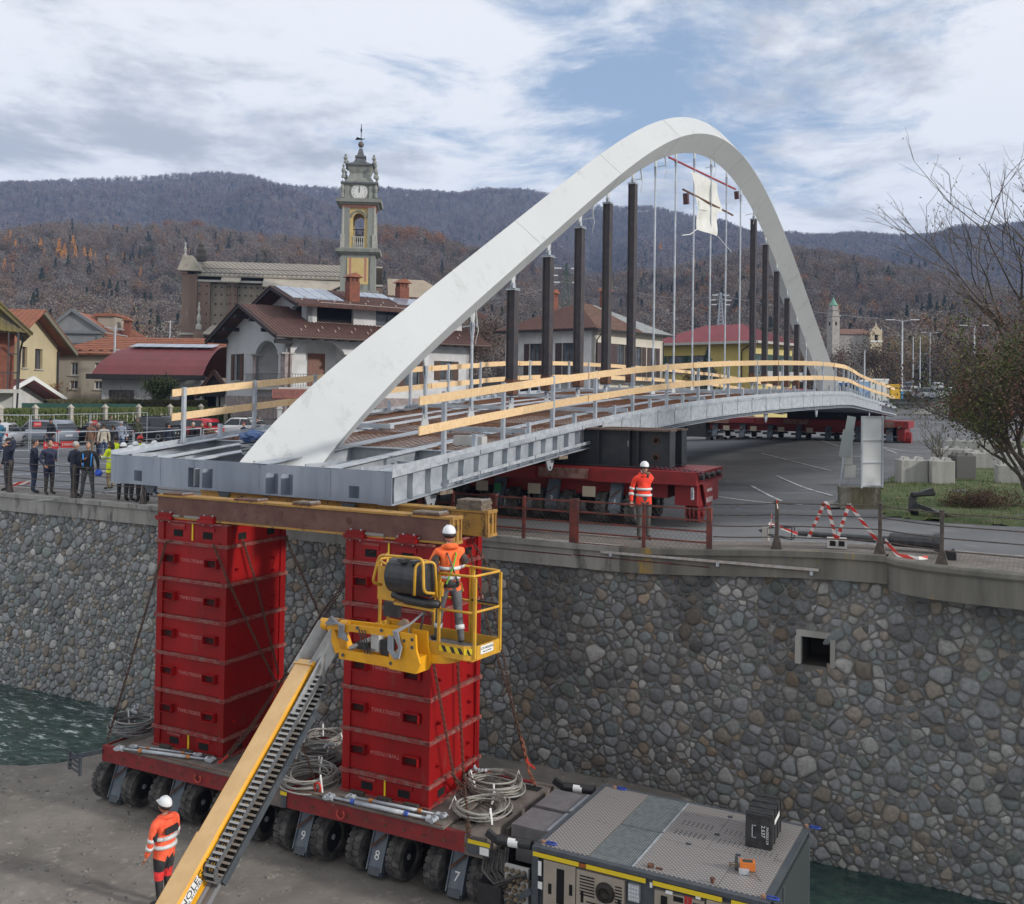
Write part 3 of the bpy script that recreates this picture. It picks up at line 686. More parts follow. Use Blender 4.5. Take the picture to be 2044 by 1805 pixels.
for(a,c,d,e,f,g)in((-.0,LX,-.03,.08,-.07,.0),(0,LX,LY-.08,LY+.03,-.07,0),(0,.10,.081,LY-.081,-.07,0),(LX-.10,LX,.081,LY-.081,-.07,0),(0,.12,-.03,.08,-H,-.071),(LX-.14,LX,-.03,.08,-H,-.071),(LX-.14,LX,LY-.08,LY+.03,-H,-.071),(0,.12,LY-.08,LY+.03,-H,-.071)):b.bx(a,c,d,e,f,g)
b.bx(-.05,.0,-.0,LY,-1.25,-1.1);b.bar((.0,.0,-.75),(-.75,.1,-1.3),.10,.10);b.obj('frame',frm,ppu)
def roofp(x0,x1,y0,y1,nm='roof_panel'):
 b=MB();b.bx(x0+.004,x1-.004,y0+.004,y1-.004,-.028,.012);b.obj(nm,chq,ppu)
roofp(.10,.98,.08,LY-.08);roofp(1.78,2.62,1.30,LY-.08);roofp(2.62,LX-.1,1.30,LY-.08);roofp(1.78,3.15,.08,1.30);roofp(3.15,LX-.10,.08,1.30)
for(y0,y1)in((.08,1.50),(1.56,LY-.08)):
 b=MB()
 for k in range(19):x=1.0+k*.04;b.bx(x,x+.008,y0,y1,-.03,.006)
 k=y0
 while k<y1:b.bx(.99,1.74,k,k+.010,-.03,.004);k+=.055
 b.obj('roof_grating',mat('grating_steel',(.22,.25,.26),(.30,.33,.34),9,.5,.3),ppu)
 b=MB();b.bx(1.742,1.775,y0,y1,-.03,.014);b.obj('grating_edge',galv_l,ppu)
b=MB();b.bx(.98,1.78,.06,LY-.06,-.20,-.12);b.obj('dark_well',hole_m,ppu)
b=MB()
for(x,y)in((2.62,1.9),(2.62,2.75),(3.15,1.30),(2.3,1.30)):b.bx(x-.04,x+.04,y-.02,y+.02,.01,.035)
b.obj('latch',dark_m,ppu)
b=MB()
for gx,gy in((1.95,1.62),(1.95,2.05),(2.72,1.62),(2.72,2.05),(3.2,1.5)):
 for i in range(7):
  for j in range(3):b.cyl((gx+i*.085,gy+j*.075,.0125),(gx+i*.085,gy+j*.075,.0155),.013,n=6)
b.cyl((3.15,2.62,.0125),(3.15,2.62,.016),.13,n=18);o=b.obj('vent_holes',hole_m,ppu);o['kind']='stuff'
b=MB();b.cyl((2.02,.20,.012),(2.02,.20,.055),.055,n=12);b.cyl((3.05,.16,.012),(3.05,.16,.07),.03,n=10);b.cyl((3.05,.16,.07),(3.05,.16,.09),.045,n=10);b.bx(2.12,2.22,.17,.2,.012,.04);b.obj('filler_cap',rust_m,ppu)
for(x,y)in((.12,.16),(LX-.10,.10),(LX-.05,LY-.05),(.28,LY-.08)):
 b=MB();b.cyl((x,y,0),(x,y,.05),.035,n=10);b.obj('lifting_eye',mat('copper_eye',(.30,.17,.11),rough=.6),ppu)
 b=MB();b.tube([(x+.14+.10*cos(a),y+.045*sin(a),.03)for a in np.linspace(-2.6,2.6,12)],.014,6);b.obj('blue_shackle',mat('blue_shackle',(.02,.06,.35),rough=.4),ppu,True)
for(x0,x1)in((.02,.86),(.99,2.02),(2.14,3.26),(3.40,LX-.03)):
 b=MB();b.bx(x0,x1,-.038,-.032,-.155,-.082);b.obj('yellow_stripe',yel_s,ppu)
b=MB();b.bx(.87,.98,-.04,-.03,-.15,-.09);b.obj('marker_light',mat('amber_marker',(.35,.09,.02),rough=.3),ppu)
def door(x0,x1,z0,z1,y=.0,nm='door'):
 b=MB();b.bx(x0,x1,y-.03,.05,z0,z1);return b.obj(nm,beige,ppu)
def plate_(nm,m,pts):
 b=MB()
 for(x0,x1,z0,z1,d)in pts:b.bx(x0,x1,-.03-d,-.028,z0,z1)
 return b.obj(nm,m,ppu)
door(.22,.80,-1.25,-.18);door(.82,1.66,-1.25,-.20);door(2.17,2.98,-1.25,-.22);door(3.02,3.44,-1.25,-.17,-.03);door(3.48,3.80,-1.25,-.28)
plate_('door_slot',hole_m,[(.46,.60,-.85,-.27,.002),(.31,.37,-.72,-.55,.004),(.69,.75,-.66,-.48,.004),(.90,.95,-.72,-.55,.004),(1.55,1.60,-.70,-.54,.004),(2.28,2.38,-.52,-.28,.02),(2.48,2.64,-.32,-.24,.004),(3.66,3.74,-.52,-.42,.004)])
b=MB()
for k in range(7):b.bx(.88,1.14,-.033,-.029,-.30-k*.05,-.278-k*.05);b.bx(1.50,1.62,-.033,-.029,-.34-k*.05,-.318-k*.05)
for k in range(9):b.bx(1.0,1.5,-.033,-.029,-.70-k*.05,-.678-k*.05)
b.obj('louvre',hole_m,ppu)
b=MB();b.lathe([(.001,-.0),(.09,-.02),(.10,-.06),(.15,-.05),(.17,.0)],c=(1.33,-.03,-.47),n=20,axis='y');b.obj('exhaust_port',mat('scorched_metal',(.04,.035,.03),rough=.5,metal=.5),ppu)
b=MB();b.bx(1.24,1.42,-.034,-.03,-.66,-.58);b.obj('heat_shield',galv_l,ppu)
for(x0,z0)in((1.72,-.50),(1.94,-.84)):
 b=MB();b.bx(x0,x0+.19,-.02,.06,z0,z0+.27);o=b.obj('tread_plate',galv_l,ppu);b=MB()
 for i in range(4):
  for j in range(4):b.cyl((x0+.03+i*.043,-.02,z0+.04+j*.062),(x0+.03+i*.043,-.028,z0+.04+j*.062),.012,n=6)
 b.obj('studs',white_m,ppu)
plate_('warning_sticker',mat('red_sticker',(.42,.02,.025),rough=.5),[(2.66,2.71,-.32,-.20,.004),(2.72,2.78,-.32,-.20,.004)])
plate_('sticker',white_m,[(.12,.18,-.46,-.22,.006),(.12,.2,-.68,-.56,.006),(2.36,2.47,-.22,-.18,.03),(3.18,3.30,-.48,-.36,.034),(3.31,3.36,-.50,-.42,.034),(3.53,3.72,-.62,-.50,.004),(3.83,3.92,-.36,-.22,.004),(3.84,3.90,-.46,-.38,.004),(2.84,2.92,-.20,-.16,.004),(2.09,2.13,-.20,-.12,.004),(2.22,2.28,-.56,-.50,.004)])
b=MB();b.cyl((3.26,-.065,-.66),(3.26,-.07,-.66),.06,n=16);b.obj('blue_dial',mat('blue_dial',(.02,.16,.42),rough=.3),ppu)
b=MB();b.bx(3.19,3.34,-.066,-.06,-.76,-.57);b.obj('dial_bezel',black_m,ppu)
b=MB();b.bx(2.80,2.98,-.045,-.03,-.42,-.27);b.obj('switch_panel',black_m,ppu)
b=MB();b.cyl((2.83,-.046,-.37),(2.83,-.056,-.37),.018,n=8);b.cyl((2.90,-.046,-.34),(2.90,-.052,-.34),.012,n=8);b.obj('indicator_lamp',mat('orange_lamp',(.7,.18,.02),rough=.3),ppu)
b=MB();b.bx(2.30,2.86,-.036,-.03,-1.2,-.50);b.obj('hatch',beige,ppu)
b=MB();b.bx(LX-.02,LX+.03,.25,LY-.2,-H+.1,-.10);b.obj('side_grille',mat('dark_mesh_grille',(.035,.045,.048),(.07,.085,.085),60,.5,.2,.004,90),ppu)
b=MB();b.bx(LX+.001,LX+.012,.10,.58,-.52,-.20);b.obj('maker_label',white_m,ppu)
text('maker_lettering','cometto',.13,Matrix.Translation((LX+.014,.33,-.40))@rotm((0,1,.0),(0,0,1)),black_m,ppu)
b=MB();b.bx(LX+.013,LX+.015,.46,.56,-.34,-.22);b.obj('red_logo',mat('red_sticker',(.4,.02,.02)),ppu)
b=MB();b.bx(LX+.031,LX+.05,.8,.86,-H+.1,-.1);b.bx(LX+.031,LX+.04,.62,.78,-.5,-.3);b.obj('side_post',frm,ppu)
b=MB();b.bx(-.78,-.02,.72,1.55,-.36,-.06);b.bx(-.78,-.02,1.68,2.55,-.36,-.06);b.bx(-.70,-.02,.75,1.5,-.7,-.36);b.obj('tool_box',mat('dull_tin_box',(.17,.16,.17),(.21,.20,.205),5,.4,.2,0,None,.4,.6,(.36,.33,.32),4,.72),ppu)
b=MB();b.bx(-.09,-.02,.72,1.55,-.06,-.03);b.bx(-.09,-.02,1.68,2.55,-.06,-.03);b.obj('box_edge',galv,ppu)
for y in(.12,2.86):
 b=MB();b.cyl((-.72,y,-.10),(-.10,y+.05,-.08),.085,n=14);b.bar((-.95,y,-.02),(-.70,y,-.14),.08,.12);b.obj('pressure_cylinder',black_m,ppu)
 b=MB();b.cyl((-.52,y+.01,-.097),(-.34,y+.03,-.092),.087,n=14);b.obj('white_label',white_m,ppu)
b=MB()
for k in range(11):
 y=-.05+k*.03;x0=-1.05+.03*k;z0=-.42-.02*(k%3)
 b.tube([(x0,y+.3,z0),(x0+.12,y-.02,z0-.18-.03*(k%4)),(x0+.38,y-.06,z0-.34-.03*(k%5)),(-.30,y,-.58-.03*(k%6)),(-.12,y+.05,-.52-.05*(k%6))],.026,6)
b.obj('hydraulic_hoses',mat('hose_rubber',(.028,.026,.026),(.07,.065,.06),8,.6),ppu,True)
b=MB();b.bx(-.55,-.10,.04,.10,-1.2,-.45);b.obj('coupling_plate',mat('pale_coupling_plate',(.40,.39,.38),rough=.5),ppu)
b=MB()
for i in range(4):
 for j in range(6):b.cyl((-.50+i*.11+(j%2)*.05,.04,-.52-j*.11),(-.50+i*.11+(j%2)*.05,-.02-.03*((i*j)%3),-.52-j*.11),.038,n=8)
b.obj('hydraulic_couplings',mat('brass_coupling',(.20,.15,.09),(.05,.045,.04),12,.5),ppu)
b=MB();b.bx(-1.0,-.55,-.1,.2,-1.3,-.8);b.obj('valve_block',black_m,ppu)
cs=empty('black_case',MT@place((10.83,1.62,PZ+.012),.05),'worn black plastic case with white markings standing on the power pack roof','case')
b=MB();b.bx(-.21,.21,-.50,.50,0,.56)
for k in range(4):b.bx(-.225,.225,-.44+k*.26,-.40+k*.26,0,.575)
b.obj('shell',mat('scuffed_black_case',(.016,.016,.018),(.04,.04,.042),9,.55,0,0,None,.4,.6,(.12,.12,.12),25,.72),cs)
b=MB();b.tube([(-.04,-.505,.38),(-.10,-.505,.38),(-.10,-.505,.18),(-.04,-.505,.18)],.008,4);b.obj('handle',galv_l,cs)
text('chalk_mark','2.637',.09,Matrix.Translation((.08,-.503,.30))@rotm((0,0,-1),(1,0,0)),white_m,cs);text('chalk_mark','FAGIOLI S.9',.055,Matrix.Translation((.15,-.503,.24))@rotm((0,0,-1),(1,0,0)),white_m,cs)
b=MB();b.bx(.2255,.229,-.25,.2,.34,.42);b.obj('white_tape',white_m,cs)
P=tw(onz(1492,1738,PZ+.02));hs=empty('radio_handset',MT@place((P.x,P.y,PZ+.02),.3),'orange industrial radio handset lying on the power pack roof near its front right corner','remote control')
b=MB();b.bx(-.12,.12,-.08,.08,.03,.15);b.obj('case',mat('orange_handset',(.62,.17,.03),rough=.45),hs)
b=MB();b.bx(-.08,.08,-.05,.05,.151,.156);b.bx(-.20,-.15,-.02,.03,0,.2);b.obj('screen',mat('dark_screen',(.06,.07,.06),rough=.2),hs)
b=MB();b.bx(-.14,.02,-.16,-.09,0,.07);b.obj('grey_block',galv_l,hs)
b=MB();b.tube([(-.15+.08*cos(a)-.06,.02+.05*sin(a),.03+.006*a)for a in np.linspace(0,12,40)],.008,4);b.tube([(.0,-.15,.04),(.12,-.20,.03),(.20,-.32,.0),(.20,-.36,-.3),(.16,-.37,-.7)],.009,4);b.obj('cable',mat('brown_cable',(.20,.15,.10),rough=.6),hs)
def coil(px,py,R_,label,n=9,z=-4.22,turns=None,tilt=0.,m=rope_m,tail=None):
 P=tw(onz(px,py,z));rnd=random.Random(int(px));r=empty('cable_coil',MT@place((P.x,P.y,z),rnd.random()*3),label,'cable coil','coils of wire rope on the transport platforms');b=MB()
 for k in range(n):
  rr=R_*rnd.uniform(.72,1.0);ex=rnd.uniform(.82,.98);ph=rnd.random()*6;ox,oy=rnd.uniform(-.05,.05)*R_*3,rnd.uniform(-.05,.05)*R_*3;h=.03+.022*k
  pts=[]
  for i in range(36):
   a=2*pi*i/36;pts.append((ox+rr*cos(a),oy+rr*ex*sin(a),h+.03*sin(a*2+ph)))
  b.tube(pts,.017,6,closed=True)
 b.obj('rope',m,r,True)
 b=MB()
 for a in(.4,2.3,4.4):b.tube([(R_*.70*cos(a),R_*.7*sin(a),.01),(R_*.86*cos(a),R_*.86*sin(a),.05+.026*n),(R_*1.03*cos(a),R_*1.03*sin(a),.01)],.018,5)
 b.obj('tie',white_m,r)
 if tail:
  b=MB();b.tube([(R_*cos(a)*(.95-.35*a/5),R_*sin(a)*(.9-.3*a/5),.08+.02*n+.03*sin(a))for a in np.linspace(0,5,16)],.02,6);b.obj('rope_end',rope_m,r,True)
  b=MB()
  for k in range(7):b.lathe([(.03,-.012),(.038,0),(.03,.012)],c=(R_*.6+.05*k-.1,.1*sin(k*.5),.12+.02*n),n=8,axis='x')
  b.tube([(R_*.5+.45+.07*cos(a),.06+.05*sin(a),.12+.02*n)for a in np.linspace(-2.8,2.8,12)],.018,6);b.obj('rope_clips',galv_l,r)
 return r
dk_rope=mat('dark_wire_rope',(.12,.12,.12),(.20,.20,.20),30,.6,.2,.003,200)
coil(268,1458,.60,'grey wire rope coil at the far left end of the left platform',10,m=dk_rope,tail=1)
coil(648,1482,.50,'pale wire rope coil against the wall between the towers',8,m=rope_m)
coil(632,1520,.45,'dark chain-like rope coil between the towers',7,m=dk_rope,tail=1)
coil(618,1562,.62,'large grey wire rope coil on the left corner of the right platform',10)
coil(988,1578,.60,'grey wire rope coil with clips to the right of the right tower',10,tail=1)
coil(960,1622,.58,'pale wire rope coil at the front right corner of the right platform',8)
def turnb(px0,py0,px1,py1,label,ring,w_=1.):
 a=tw(onz(px0,py0,-4.16));c=tw(onz(px1,py1,-4.16));a.z=c.z=-4.15;L=(c-a).length;r=empty('turnbuckle',MT@place((a+c)/2,atan2((c-a).y,(c-a).x)),label,'turnbuckle','steel turnbuckles laid on the platforms');h=L/2
 b=MB();b.cyl((-h+.12,0,0),(h-.12,0,0),.022*w_,n=10);b.cyl((-h*.45,0,0),(h*.45,0,0),.038*w_,n=12);b.obj('barrel',galv_l,r,True)
 for s in(-1,1):
  b=MB()
  for q in(-1,1):b.prism([(s*(h-.14),-.02),(s*(h-.02),-.05*w_),(s*(h+.05),0),(s*(h-.02),.05*w_),(s*(h-.14),.02)],q*.05*w_-.012,q*.05*w_+.012,'y')
  b.cyl((s*h,-.085*w_,0),(s*h,.085*w_,0),.028*w_,n=10);b.cyl((s*(h-.16),0,0),(s*(h-.11),0,0),.06*w_,n=10);b.obj('fork_end',galv_l,r)
  b=MB();b.cyl((s*h*.47,0,0),(s*h*.47+s*.07,0,0),.043*w_,n=12);b.obj('colour_ring',mat(ring+'_ring',(.45,.16,.04)if ring=='orange' else(.03,.08,.35),rough=.5),r)
turnb(233,1494,425,1518,'turnbuckle with orange rings at the front edge of the left platform, the longer one','orange')
turnb(262,1490,400,1508,'thin turnbuckle with orange rings just behind the longer one on the left platform','orange',.6)
turnb(652,1590,868,1638,'thick turnbuckle with blue rings at the front edge of the right platform','blue',1.15)
turnb(694,1590,888,1630,'turnbuckle with orange rings behind the blue ringed one on the right platform','orange',.85)
LINK=None
def chain(pts,label,m=chain_m,s=.078,wire=.0105,group='lashing chains around the towers',sag=0.):
 """pts in the wall frame"""
 P=[Vector(p)for p in pts];r=MB();c0=P[0];seg=[]
 for a,c in zip(P[:-1],P[1:]):
  L=(c-a).length;n=max(1,int(L/(s*.74)))
  for i in range(n):t=(i+.5)/n;q=a+(c-a)*t;q=q-Vector((0,0,sag*4*t*(1-t)));seg.append((q,(c-a).normalized()))
 for i,(q,d)in enumerate(seg):
  u=Vector((0,0,1))if abs(d.z)<.9 else Vector((1,0,0));x=d.cross(u).normalized();y=x.cross(d)
  if i%2:x,y=y,x
  lp=[q+d*(cos(a)*s*.5)+x*(sin(a)*s*.32)for a in np.linspace(0,2*pi,9)[:-1]];r.tube(lp,wire,4,closed=True)
 o=r.obj('lashing_chain',m,None,True,MT);tag(o,label,'chain',group);o['kind']='stuff' if False else None
 if 'kind' in o:del o['kind']
 return o
def pz(px,py,z):v=tw(onz(px,py,z));return(v.x,v.y,v.z)
def py_(px,py,Y):v=tw(onplane(px,py,T(0,Y),TY));return(v.x,v.y,v.z)
def px_(px,py,X):v=tw(onplane(px,py,T(X,0),TX));return(v.x,v.y,v.z)
chain([py_(345,1078,-.05),py_(332,1082,-.12),pz(215,1478,-4.2)],'long chain from the left tower top down to the far left platform end')
chain([py_(426,1088,-.05),px_(455,1160,.10),px_(545,1352,.30),px_(557,1368,.32)],'chain hanging across the front right edge of the left tower',s=.085)
chain([px_(484,1076,.04),px_(510,1160,.12),px_(556,1345,.30)],'chain on the right face of the left tower')
chain([px_(570,1072,.1),px_(600,1140,.8),px_(638,1228,1.6)],'short chain from the back corner of the left tower to the crossing point')
chain([py_(742,1102,-.03),px_(700,1145,2.0),px_(640,1228,1.6),px_(556,1368,.34),px_(500,1450,.25),pz(440,1522,-4.2)],'long chain from the right tower crossing down to the foot of the left tower')
chain([px_(700,1150,1.9),px_(556,1372,.40),px_(498,1460,.32),pz(448,1520,-4.18)],'second chain running beside the long crossing chain')
chain([px_(590,1420,1.0),pz(608,1500,-3.7),pz(632,1568,-4.2)],'chain hanging behind the boom onto the right platform with a red hook')
chain([px_(858,1150,5.10),px_(866,1330,5.14),px_(905,1545,5.25),px_(925,1600,5.3),pz(935,1672,-4.2)],'chain down the right face of the right tower, left of the pair',s=.085)
chain([px_(905,1100,5.10),px_(914,1330,5.12),px_(926,1560,5.22),pz(938,1670,-4.18)],'chain down the right face of the right tower, right of the pair',s=.085)
chain([px_(902,1545,5.26),px_(926,1572,5.24)],'short chain tying the pair on the right tower together')
chain([px_(945,1085,5.12),px_(968,1120,5.25),px_(1030,1440,5.9),px_(1045,1500,6.05)],'rusty chain slanting from the top of the right tower towards the wall',s=.085)
chain([px_(938,1100,5.12),px_(972,1240,5.35),px_(1035,1450,5.95),px_(1048,1510,6.1)],'second rusty chain slanting beside the first one on the right')
chain([px_(1040,1470,6.0),px_(1056,1540,6.2),pz(1068,1568,-4.22)],'orange rusted chain end reaching the far corner of the right platform',m=mat('orange_rusty_chain',(.33,.10,.045),(.20,.07,.04),20,.8),s=.095,wire=.013)
chain([py_(322,1540,-.49),py_(318,1590,-.55)],'short chain dangling at the side beam of the left platform',s=.06)if False else None
for(p,q,lb)in((pz(438,1524,-4.15),pz(455,1508,-4.0),'small red load binder at the foot of the left tower'),(px_(1052,1520,6.15),px_(1068,1535,6.3),'small red load binder on the right hand chain')):
 b=MB();b.bar(p,q,.03);b.cyl(p,Vector(p)+Vector((0,0,.05)),.03,n=8);tag(b.obj('load_binder',mat('red_binder',(.5,.03,.02),rough=.4),None,M=MT),lb,'load binder','red load binders')
b=MB();q=Vector(pz(634,1572,-4.12));b.tube([q+Vector((.07*sin(a),0,.09*cos(a)))for a in np.linspace(-2.6,2.6,14)],.022,6);tag(b.obj('red_hook',mat('red_binder',(.5,.03,.02)),None,True,MT),'red hook shackle at the end of the chain on the right platform','hook')
_zv=np.array([[0,1.90],[2.06,2.06],[4.7,2.32],[7.3,2.55],[9.9,2.77],[12.5,2.95],[15.1,3.11],[17.7,3.27],[20.3,3.43],[22.9,3.54],[25.5,3.63],[28.1,3.7],[30.7,3.75],[33.3,3.77],[35.9,3.77],[38.5,3.75],[41.1,3.71],[43.7,3.67],[46.3,3.60],[48.9,3.52],[51.5,3.42],[54.1,3.30],[56.7,3.18],[59.3,3.06],[62,2.93]])
_pz=np.polyfit(_zv[:,0],_zv[:,1],5)
def zd(v):return float(np.polyval(_pz,v))
def bul(v):return 1.85*math.exp(-((v-32.2)/12.)**2)
def uR(v):return 4.14+bul(v)
def uL(v):return -4.27-bul(v)
VE=62.
bridge=empty('arch_bridge',MB_@Matrix.Translation((0,0,0)),'new white arched steel bridge with timber guard rails being moved over the river','bridge')
NV=[VE*i/48 for i in range(49)]
def ribbon(pr_fn,vs_=NV,mb=None,mi=0,cap=True):
 """pr_fn(v) -> closed loop of (u,z)"""
 mb=mb or MB();vs=[];n=None
 for v in vs_:
  p=pr_fn(v);n=len(p);vs+=[(u,v,z)for(u,z)in p]
 fs=[(i*n+k,i*n+(k+1)%n,(i+1)*n+(k+1)%n,(i+1)*n+k)for i in range(len(vs_)-1)for k in range(n)]
 if cap:fs+=[tuple(range(n))[::-1],tuple(range((len(vs_)-1)*n,len(vs_)*n))]
 mb.add(vs,fs,mi);return mb
def rect(u0,u1,z0,z1):return[(u0,z0),(u1,z0),(u1,z1),(u0,z1)]
b=MB();ZB,ZT=1.205,1.885
us=[-4.27,-3.45,-3.18,-1.64,-1.27,-1.19,-.86,.74,1.10,1.18,1.52,3.04,3.32,4.14]
op={(-3.45,-3.18):(1.29,1.54),(-1.64,-1.27):(1.25,1.69),(-1.19,-.86):(1.25,1.69),(.74,1.10):(1.23,1.69),(1.18,1.52):(1.23,1.69),(3.04,3.32):(1.29,1.54)}
for a,c in zip(us[:-1],us[1:]):
 if(a,c)in op:z0,z1=op[(a,c)];b.bx(a,c,0,.02,ZB,z0);b.bx(a,c,0,.02,z1,ZT)
 else:b.bx(a,c,0,.02,ZB,ZT)
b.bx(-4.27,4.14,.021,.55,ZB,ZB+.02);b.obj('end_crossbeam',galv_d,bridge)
b=MB()
for(u0,u1),(z0,z1)in op.items():b.bx(u0-.05,u1+.05,.30,.32,z0-.04,z1+.04);b.bx(u0-.03,u0-.01,.021,.30,z0-.04,z1+.04);b.bx(u1+.01,u1+.03,.021,.30,z0-.04,z1+.04)
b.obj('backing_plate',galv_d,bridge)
b=MB()
for(u,z,r_)in((-1.33,1.45,.07),(-.95,1.33,.045),(1.30,1.33,.04),(1.34,1.55,.03),(1.47,1.46,.07),(3.26,1.43,.06)):b.cyl((u,.298,z),(u,.29,z),r_,n=14)
b.obj('web_hole',hole_m,bridge)
b=MB()
for(u,z)in((-2.95,1.14),(-.55,1.13),(3.0,1.10)):
 b.prism([(u-.2,z+.07),(u+.2,z+.07),(u+.09,z-.12),(u-.09,z-.12)],.04,.07,'y')
b.obj('lifting_lug',dark_m,bridge)
for s,uf in((1,uR),(-1,uL)):
 g=ribbon(lambda v:rect(uf(v)-s*.16,uf(v)-s*.145,zd(v)-.68,zd(v)-.02)).obj('edge_girder',galv,bridge)
 ribbon(lambda v:rect(uf(v)-s*.34,uf(v)+s*.03,zd(v)-.70,zd(v)-.682)).obj('bottom_flange',galv,g)
 ribbon(lambda v:rect(uf(v)-s*.36,uf(v)-.0,zd(v)-.025,zd(v)-.003)).obj('top_flange',galv,g)
 ribbon(lambda v:rect(uf(v)+s*.001,uf(v)+s*.014,zd(v)-.13,zd(v)+.10)).obj('upstand',galv_l,g)
 st=MB();v=.1
 while v<VE:
  z=zd(v);u=uf(v)
  if v<9.0 or v>55:st.prism([(u-s*.143,z-.68),(u+s*.0,z-.68),(u-s*.02,z-.40),(u-s*.0,z-.14),(u-s*.143,z-.03)],v,v+.014,'y')
  v+=.66
 st.obj('stiffener',galv,g)
 vv=.7
 while vv<VE-.3:
  L_=min(1.30,VE-vv-.1);n=[vv+L_*i/4 for i in range(5)]
  if vv>9.0 and vv<55:
   ribbon(lambda v:rect(uf(v)+s*.015,uf(v)+s*.028,zd(v)-.52,zd(v)-.09),n).obj('fascia_panel',galv_l,g)
  if vv>1.5:
   ribbon(lambda v:rect(uf(v)+s*.03,uf(v)+s*.055,zd(v)-.10,zd(v)-.01),n).obj('edge_channel',galv,g)
   ribbon(lambda v:rect(uf(v)+s*.03,uf(v)+s*.055,zd(v)-.57,zd(v)-.49),n).obj('edge_channel',galv_l,g)
  vv+=1.34
 bo=MB();v=1.7
 while v<34:
  for dz in(-.055,-.53):bo.cyl((uf(v)+s*.054,v,zd(v)+dz),(uf(v)+s*.068,v,zd(v)+dz),.016,n=6)
  v+=.45
 bo.obj('bolts',galv_l,g)
b=MB()
for v in(1.7,7.3,12.9,24,30,52,57.5):
 u=uR(v)-.2;z=zd(v)-.70;b.prism([(v-.28,z),(v+.28,z),(v+.13,z-.30),(v+.07,z-.36),(v-.07,z-.36),(v-.13,z-.30)],u-.02,u+.02,'x')
b.obj('lifting_lug',galv,bridge)
b=MB()
for v in(1.7,7.3,12.9,24,30,52,57.5):b.cyl((uR(v)-.224,v,zd(v)-.99),(uR(v)-.176,v,zd(v)-.99),.04,n=10)
b.obj('lug_hole',hole_m,bridge)
b=MB()
for v in(1.95,7.6,13.3):b.bx(uR(v)-.30,uR(v)+.06,v-.25,v+.25,zd(v)-.79,zd(v)-.705)
b.obj('packing_shoe',oldwood,bridge)
for u0,w_ in((-2.55,.30),(-1.45,.34),(.55,.42),(2.55,.34)):
 g=ribbon(lambda v:rect(u0-w_/2,u0+w_/2,zd(v)-.03,zd(v)-.005)).obj('longitudinal_girder',galv_l if u0!=.55 else galv,bridge)
 ribbon(lambda v:rect(u0-.01,u0+.01,zd(v)-.62,zd(v)-.031)).obj('web',galv,g)
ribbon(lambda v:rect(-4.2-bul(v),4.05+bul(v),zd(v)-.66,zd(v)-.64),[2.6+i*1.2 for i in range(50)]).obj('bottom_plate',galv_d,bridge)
v=3.2;k=0
while v<VE-1:
 b=MB();z=zd(v);b.bx(uL(v)+.2,uR(v)-.2,v-.007,v+.007,z-.60,z-.06);b.bx(uL(v)+.2,uR(v)-.2,v-.1,v+.1,z-.055,z-.035);b.obj('cross_girder',galv,bridge);v+=3.0;k+=1
b=MB();
for u in(-3.9,-3.0,-2.1,.1,1.6,2.1,3.1,3.7):b.bx(u-.012,u+.012,.3,3.1,zd(1.5)-.62,zd(1.5)-.12)
for u in(-3.5,-2.0,1.9,3.4):b.bx(u-.25,u+.25,1.5,1.62,zd(1.5)-.30,zd(1.5)-.28)
for(u0,u1,v)in((-4.1,-2.7,1.0),(-2.4,-1.6,1.3),(2.7,3.9,1.0),(.9,2.3,1.25),(-4.1,-2.7,2.2),(2.7,3.9,2.2)):b.bx(u0,u1,v-.05,v+.05,zd(v)-.2,zd(v)-.16);b.bx(u0,u1,v-.008,v+.008,zd(v)-.5,zd(v)-.2)
b.obj('end_bay_stiffening',galv,bridge)
pan=mat('deck_pan',(.42,.43,.44),(.30,.31,.32),1.3,.7)
for(a,c)in((-1,-2.7),(-2.4,-1.62),(-1.28,.34),(.76,2.38),(2.72,1)):
 def pf(v):
  x0=uL(v)+.36 if a==-1 and c==-2.7 else a;x1=uR(v)-.36 if c==1 and a==2.72 else c
  return rect(x0,x1,zd(v)-.14,zd(v)-.12)
 ribbon(pf,[3.3+i*(VE-4)/40 for i in range(41)]).obj('deck_pan',pan,bridge)
def thin(mb,p0,p1,r):
 p0,p1=Vector(p0),Vector(p1);d=(p1-p0).normalized();a=Vector((0,0,1));x=d.cross(a).normalized()
 o=[a*r,x*r*.87-a*r*.5,-x*r*.87-a*r*.5];mb.add([p0+q for q in o]+[p1+q for q in o],[(0,1,4,3),(1,2,5,4),(2,0,3,5)])
b=MB();v=3.35
while v<VE-1.5:
 z=zd(v)
 for(x0,x1)in((uL(v)+.38,-2.72),(-2.38,-1.64),(-1.26,.32),(.78,2.36),(2.74,uR(v)-.38)):thin(b,(x0,v,z-.025),(x1,v,z-.025),.008 if v<30 else .011)
 v+=.19 if v<25 else .30
lim=[3.35+i*2. for i in range(29)]
for u in np.arange(-5.8,5.8,.20):
 for q in range(len(lim)-1):
  v0,v1=lim[q],lim[q+1];vm=(v0+v1)/2
  if uL(vm)+.36<u<uR(vm)-.36 and min(abs(u-x)for x in(-2.55,-1.45,.55,2.55))>.19:thin(b,(u,v0,zd(v0)-.035),(u,v1,zd(v1)-.035),.008)
o=b.obj('reinforcement_mesh',rebar_m,bridge,fix=False);o['kind']='stuff'
